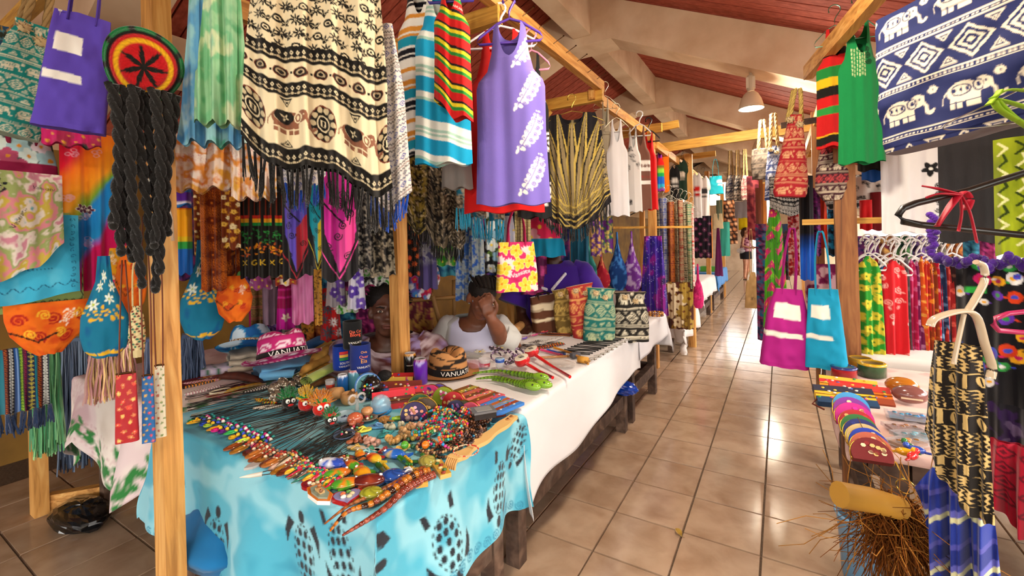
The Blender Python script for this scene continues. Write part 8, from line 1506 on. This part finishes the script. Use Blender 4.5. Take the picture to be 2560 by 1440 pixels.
def face_parts(parent, c, Rm, s, skin_dark, lip):
    c = np.array(c, float); W_ = lambda p: c + Rm @ (np.array(p) * s)
    for x in (-1, 1):
        mb = MB(); mb.ell(W_((x * .031, -.076, .006)), np.array((.0135, .008, .006)) * s, K('a89684'), 10, 8, Rm); mb.ell(W_((x * .031, -.0835, .006)), np.array((.0064, .0045, .0058)) * s, K('120b08'), 8, 6, Rm); mb.build('eye', 'gloss', parent)
        mb = MB(); mb.tube([W_((x * .015, -.083, .021)), W_((x * .032, -.086, .027)), W_((x * .05, -.076, .022))], [.003 * s, .0042 * s, .0022 * s], K('0e0907'), 6); mb.build('eyebrow', 'hair', parent)
    mb = MB(); mb.ell(W_((0, -.087, -.055)), np.array((.024, .01, .0062)) * s, lip, 12, 7, Rm); mb.ell(W_((0, -.086, -.065)), np.array((.022, .011, .0072)) * s, lip, 12, 7, Rm); mb.build('lips', 'skin', parent)
def hand_shape(b, wrist, Rm, s=1.0, curl=.5, spread=.18, mir=1):
    """hand pointing along +z of Rm, palm towards -y, thumb on mir*x"""
    w = np.array(wrist, float); W_ = lambda p: w + Rm @ (np.array(p, float) * s); b.ell(W_((0, 0, .045)), np.array((.04, .015, .05)) * s, WHITE, 12, 9, Rm); b.tube([W_((0, 0, -.02)), W_((0, 0, .03))], [.026 * s, .032 * s], WHITE, 10)
    for k, (x, L_) in enumerate(((.03, .068), (.011, .078), (-.009, .073), (-.028, .058))):
        x *= mir; a = curl * (1 + .12 * k); p0 = np.array((x, 0, .08)); sp = (1.5 - k) * spread * mir; d1 = np.array((math.sin(sp) * .9, -math.sin(a * .5), math.cos(a * .5))); d2 = np.array((math.sin(sp) * .6, -math.sin(a * 1.3), math.cos(a * 1.3))); d3 = np.array((math.sin(sp) * .4, -math.sin(a * 2), math.cos(a * 2)))
        p1 = p0 + d1 * L_ * .45; p2 = p1 + d2 * L_ * .32; p3 = p2 + d3 * L_ * .26; b.tube([W_(p0 - d1 * .02), W_(p0), W_(p1), W_(p2), W_(p3)], [.0105 * s, .0105 * s, .0098 * s, .0088 * s, .0068 * s], WHITE, 8); b.ell(W_(p3), .0068 * s, WHITE, 7, 5)
    b.tube([W_((mir * .026, -.004, .015)), W_((mir * .048, -.016, .04)), W_((mir * .055, -.026, .066)), W_((mir * .05, -.034, .088))], [.014 * s, .0125 * s, .0105 * s, .008 * s], WHITE, 8); b.ell(W_((mir * .05, -.034, .088)), .008 * s, WHITE, 7, 5)
def shell(parent, rings, paint, name='dress', mat='fabric', n=48, folds=0, amp=0.0, scoop=0.0):
    """garment from elliptical rings (x,y,z,rx,ry) top to bottom"""
    r = np.array(rings, float); m = 40; t = np.linspace(0, 1, m); q = np.linspace(0, 1, len(r)); I = np.stack([np.interp(t, q, r[:, k]) for k in range(5)], 1); a = np.linspace(0, 2 * math.pi, n, False); f = 1 + amp * np.sin(folds * a)[None] * np.linspace(.3, 1, m)[:, None]
    tt = t[:, None]; k_ = scoop * np.exp(-((a - 4.712) / .55) ** 4)[None]; te = np.clip(tt + k_ * (1 - tt) ** 1.0, 0, 1); J = lambda c: np.interp(te, t, I[:, c])
    G = np.stack([J(0) + J(3) * np.cos(a) * f, J(1) + J(4) * np.sin(a) * f, J(2)], -1); cv = paint(n * 2, m * 2); U, V = np.meshgrid(a / 6.2832, t); mb = MB(); mb.grid(G, cv.at(U, V), closeu=True); return mb.build(name, mat, parent)
def sleeve_tube(parent, pts, rs, paint, name='sleeve', mat='fabric', amp=.03, folds=5):
    P = np.array(pts, float); m = 24; t = np.linspace(0, 1, m); q = np.linspace(0, 1, len(P)); Q = np.stack([np.interp(t, q, P[:, k]) for k in range(3)], 1); rr = np.interp(t, q, rs) * (1 + amp * np.sin(t * 26)); mb = MB(); cv = paint(24, 48); C = cv.at(np.full(m, .5), t); mb.tube(Q, rr, C, 18); V = mb.V[0]; a = np.tile(np.arange(18) / 18, m); mb.C[0] = cv.at(a, np.repeat(t, 18)); return mb.build(name, mat, parent)
sk1, sk2, sk3, sk4 = skin_mat('skin_a', K('5c3626'), K('4a2a1c')), skin_mat('skin_b', K('7a4830'), K('633a26')), skin_mat('skin_c', K('452619'), K('382014')), skin_mat('skin_d', K('c88f70'), K('b57a5c'))
PS = 1.2
# -- woman behind the middle post, looking to the side
def person(label, px, py, d, yaw):
    P = at(px, py, d); r = thing('person', label, 'person', P, yaw); r.scale = (PS, PS, PS); return r
p = person('person in a mauve floral dress sitting behind the middle post, looking past it', 968, 778, 2.62, yaw_to_eye(968) - .1)
Rh = rotm(.12, -.05, .05); b = Body(); head_shape(b, (0, 0, 0), Rh, 1.06); b.tube([(0, .02, -.06), (0, .03, -.16)], [.058, .066], WHITE, 14); b.ell((0, .05, -.2), (.19, .1, .075), WHITE, 18, 12); b.ell((0, .05, -.36), (.17, .12, .22), WHITE, 18, 12); b.ell((0, .04, -.62), (.19, .16, .22), WHITE, 16, 10)
for sx in (-1, 1): b.tube([(sx * .17, .05, -.2), (sx * .23, .03, -.33), (sx * .22, -.06, -.46), (sx * .15, -.2, -.5)], [.056, .05, .042, .03], WHITE, 12); hand_shape(b, (sx * .14, -.21, -.5), rotm(sx * .4, 1.65), 1.0, .5, .12, -sx)
b.fuse('body', sk1, p, .0075, 3); face_parts(p, (0, 0, 0), Rh, 1.06, K('2a160e'), K('5a2c22'))
R3 = np.random.RandomState(4); mb = MB(); mb.ell((0, .03, .062), (.098, .1, .075), K('120d0a'), 18, 12); mb.ell((0, .07, .0), (.09, .07, .09), K('120d0a'), 16, 12)
for k in range(420):
    dv = _n(R3.normal(size=3)); 
    if dv[1] < -.55 or dv[2] < -.3: continue
    q = np.array((0, .035, .045)) + dv * np.array((.096, .098, .085)); mb.tube([q * .97, q + dv * R3.uniform(.012, .03) + R3.normal(0, .005, 3)], [.006, .002], K('17110d') * R3.uniform(.6, 1.5), 4)
mb.build('hair', 'hair', p)
p_mauve = lambda w, h: P_tie(w, h, [K('a8909a'), K('6a3a34'), K('b8a4a8'), K('5a2c28'), K('8a78a0'), K('c8b4b4')], 14, 8, 8)
shell(p, [(0, .045, -.118, .12, .085), (0, .045, -.15, .195, .112), (0, .035, -.22, .208, .13), (0, .03, -.36, .212, .155), (0, .03, -.6, .23, .2), (0, .02, -.9, .27, .24)], p_mauve, folds=18, amp=.02, scoop=.3)
for sx in (-1, 1): sleeve_tube(p, [(sx * .13, .05, -.17), (sx * .2, .04, -.22), (sx * .24, .02, -.32), (sx * .25, .0, -.37)], [.07, .1, .105, .075], p_mauve, 'puff_sleeve'); sleeve_tube(p, [(sx * .25, .0, -.36), (sx * .265, -.02, -.41)], [.075, .105], p_mauve, 'sleeve_frill')
# -- woman leaning her face on her hand
p = person('person in a pale grey cardigan resting her face on one hand at the white table', 1205, 745, 2.95, yaw_to_eye(1205) - .12)
el = (at(1252, 848, 2.98) - np.array(p.location)) / PS; ca, sa = math.cos(-(yaw_to_eye(1205) - .12)), math.sin(-(yaw_to_eye(1205) - .12)); loc = lambda v: np.array((v[0] * ca - v[1] * sa, v[0] * sa + v[1] * ca, v[2]))
el = loc(el); Rh = rotm(.45, .42, .12); b = Body(); head_shape(b, (0, 0, 0), Rh, 1.0); b.tube([(-.02, .05, -.05), (-.04, .09, -.14)], [.055, .062], WHITE, 14); b.ell((-.06, .12, -.2), (.18, .1, .08), WHITE, 18, 12); b.ell((-.07, .13, -.36), (.165, .12, .2), WHITE, 18, 12); b.ell((-.07, .16, -.6), (.18, .16, .2), WHITE, 16, 10)
wr = np.array((.055, -.085, -.1)); b.tube([(.1, .11, -.2), (.16, .06, -.28), el + [0, 0, .01]], [.058, .052, .046], WHITE, 12); b.tube([el, (el + wr) / 2 + [.008, 0, 0], wr], [.046, .046, .03], WHITE, 12); hand_shape(b, wr, rotm(.25, -.12, -.3), .95, .55, .14, 1)
b.tube([(-.22, .12, -.21), (-.3, .08, -.34), (-.3, -.02, -.46), (-.2, -.14, -.5)], [.056, .05, .042, .03], WHITE, 12); hand_shape(b, (-.19, -.15, -.5), rotm(-.6, 1.6), .95, .5, .12, 1)
b.fuse('body', sk2, p, .0075, 3); face_parts(p, (0, 0, 0), Rh, 1.0, K('3a2014'), K('6a362a'))
mb = MB(); mb.ell(Rh @ np.array((0, .02, .045)), (.079, .097, .082), K('17100c'), 18, 12, Rh)
for k in range(7):
    x = -.06 + .02 * k; mb.tube([Rh @ np.array((x, -.06 + .02 * abs(k - 3) * .3, .09)), Rh @ np.array((x * 1.2, .0, .128 - .015 * abs(k - 3) * .5)), Rh @ np.array((x * 1.1, .07, .1)), Rh @ np.array((x * .9, .11, .03)), Rh @ np.array((x * .7, .11, -.03))], .0105, K('1f1611'), 6)
mb.build('braided_hair', 'hair', p)
p_grey = solid(K('b8b8b4'), .06, 3); p_two = lambda w, h: (lambda cv: (cv.rect(.64, 0, .86, 9, K('c8c8e0')), cv)[-1])(solid(K('b4b4b0'), .06, 3)(w, h))
shell(p, [(-.055, .12, -.115, .12, .085), (-.06, .12, -.15, .188, .112), (-.065, .12, -.24, .198, .135), (-.07, .12, -.4, .2, .155), (-.07, .13, -.8, .23, .2)], p_two, 'blouse', folds=26, amp=.012, scoop=.36)
for sx, a, bb, c in ((-1, (-.2, .12, -.18), (-.3, .09, -.32), (-.315, .03, -.42)), (1, (.07, .12, -.18), (.16, .075, -.27), el * .72 + np.array((.03, .03, -.05)))): sleeve_tube(p, [np.array(a) + [-sx * .04, 0, .02], a, bb, c], [.05, .078, .072, .066], p_grey, 'cardigan_sleeve')
# -- woman in purple, face hidden by the hanging dress
p = person('person in a purple dress with white trim standing behind the brown tote, face hidden', 1382, 612, 3.75, yaw_to_eye(1382))
b = Body(); head_shape(b, (0, 0, .02), rotm(0, .2), 1.0); b.tube([(0, .02, -.04), (0, .03, -.14)], [.056, .064], WHITE, 14); b.ell((0, .05, -.19), (.19, .1, .075), WHITE, 18, 12); b.ell((0, .05, -.4), (.17, .12, .26), WHITE, 18, 12); b.ell((0, .05, -.8), (.19, .15, .26), WHITE, 16, 10)
for sx in (-1, 1): b.tube([(sx * .18, .05, -.19), (sx * .24, .04, -.36), (sx * .22, -.02, -.5), (sx * .17, -.14, -.56)], [.055, .048, .04, .03], WHITE, 12); hand_shape(b, (sx * .165, -.15, -.56), rotm(sx * .4, 1.6), 1.0, .5, .12, -sx); b.tube([(sx * .09, .05, -.9), (sx * .09, .04, -1.2), (sx * .09, .05, -1.32)], [.09, .06, .045], WHITE, 12)
b.fuse('body', sk3, p, .009, 3); face_parts(p, (0, 0, .02), rotm(0, .2), 1.0, K('2a160e'), K('5a2c22')); mb = MB(); mb.ell((0, .03, .085), (.088, .1, .075), K('120d0a'), 16, 11); mb.build('hair', 'hair', p)
p_pur = solid(K('3a1c7e'), .12, 4); shell(p, [(0, .045, -.11, .11, .08), (0, .045, -.15, .195, .11), (0, .03, -.25, .205, .13), (0, .03, -.5, .22, .16), (0, .03, -.9, .3, .24), (0, .03, -1.22, .34, .28)], p_pur, folds=12, amp=.03, scoop=.12)
for sx in (-1, 1): sleeve_tube(p, [(sx * .13, .05, -.16), (sx * .2, .05, -.2), (sx * .26, .03, -.34), (sx * .29, .01, -.42)], [.06, .085, .1, .11], p_pur)
mb = MB()
for s_, n in ((-1, 8), (1, 12)):
    for k in range(n): q = k / 11; mb.ell((s_ * (.02 + .09 * q) - .03, -.115 + .03 * q * (s_ > 0), -.3 + .1 * q * (1 if s_ > 0 else .3)), (.011, .005, .011), K('d8d4dc'), 7, 5)
mb.build('white_trim', 'fabric', p)
# -- shopper far down the aisle
f0 = onZ(1868, 699, 0); p = thing('person', 'person in a pink floral top and black shorts far down the aisle holding a bag', 'person', f0, math.radians(70)); p.scale = (1.05,) * 3
b = Body(); head_shape(b, (0, -.01, 1.54), rotm(0, .15), 1.0); b.tube([(0, .01, 1.48), (0, .02, 1.38)], [.05, .06], WHITE, 12); b.ell((0, .02, 1.33), (.17, .09, .07), WHITE, 16, 10); b.ell((0, .02, 1.15), (.155, .11, .2), WHITE, 16, 10); b.ell((0, .03, .92), (.18, .14, .16), WHITE, 16, 10)
for sx in (-1, 1): b.tube([(sx * .09, .02, .9), (sx * .1, .0, .5), (sx * .1, .03, .08)], [.095, .062, .04], WHITE, 12); b.tube([(sx * .1, .06, .03), (sx * .105, -.15, .025)], [.035, .03], WHITE, 10); b.tube([(sx * .17, .02, 1.33), (sx * .21, .03, 1.08), (sx * .16, -.17, 1.02)], [.05, .042, .03], WHITE, 10); hand_shape(b, (sx * .155, -.18, 1.02), rotm(sx * .3, 1.6), 1.0, .7, .1, -sx)
b.fuse('body', sk4, p, .011, 2); face_parts(p, (0, -.01, 1.54), rotm(0, .15), 1.0, K('7a4a34'), K('a85a4a')); mb = MB(); mb.ell((0, .025, 1.585), (.085, .1, .08), K('4a3020'), 14, 10); mb.tube([(0, .09, 1.6), (0, .12, 1.48), (0, .1, 1.3)], [.05, .06, .02], K('4a3020'), 10); mb.build('hair', 'hair', p)
shell(p, [(0, .02, 1.34, .165, .1), (0, .02, 1.15, .175, .135), (0, .03, .9, .21, .17)], lambda w, h: P_floral(w, h, K('a86a78'), [K('6a3040'), K('d8b0b0')], K('8a4a5a'), 40, .06, 3), 'top', folds=9, amp=.03)
shell(p, [(0, .03, .93, .195, .155), (0, .03, .78, .21, .165), (0, .02, .66, .215, .16)], solid(K('17151a'), .1), 'shorts')
for sx in (-1, 1): mb = MB(); t = np.linspace(0, 6.283, 14)[:-1]; mb.prism(np.c_[.045 * np.cos(t) + sx * .104, .13 * np.sin(t) - .05], 0, .018, K('2a2420')); mb.build('flip_flop', 'plastic', p)
mb = MB(); mb.ell((.1, -.26, .98), (.13, .1, .09), K('c8c8cc'), 10, 7); tag(mb.build('shopping_bag', 'foil', None, np.array(f0) + [-.25, -.1, 0]), 'clear shopping bag held by the person far down the aisle', 'bag')
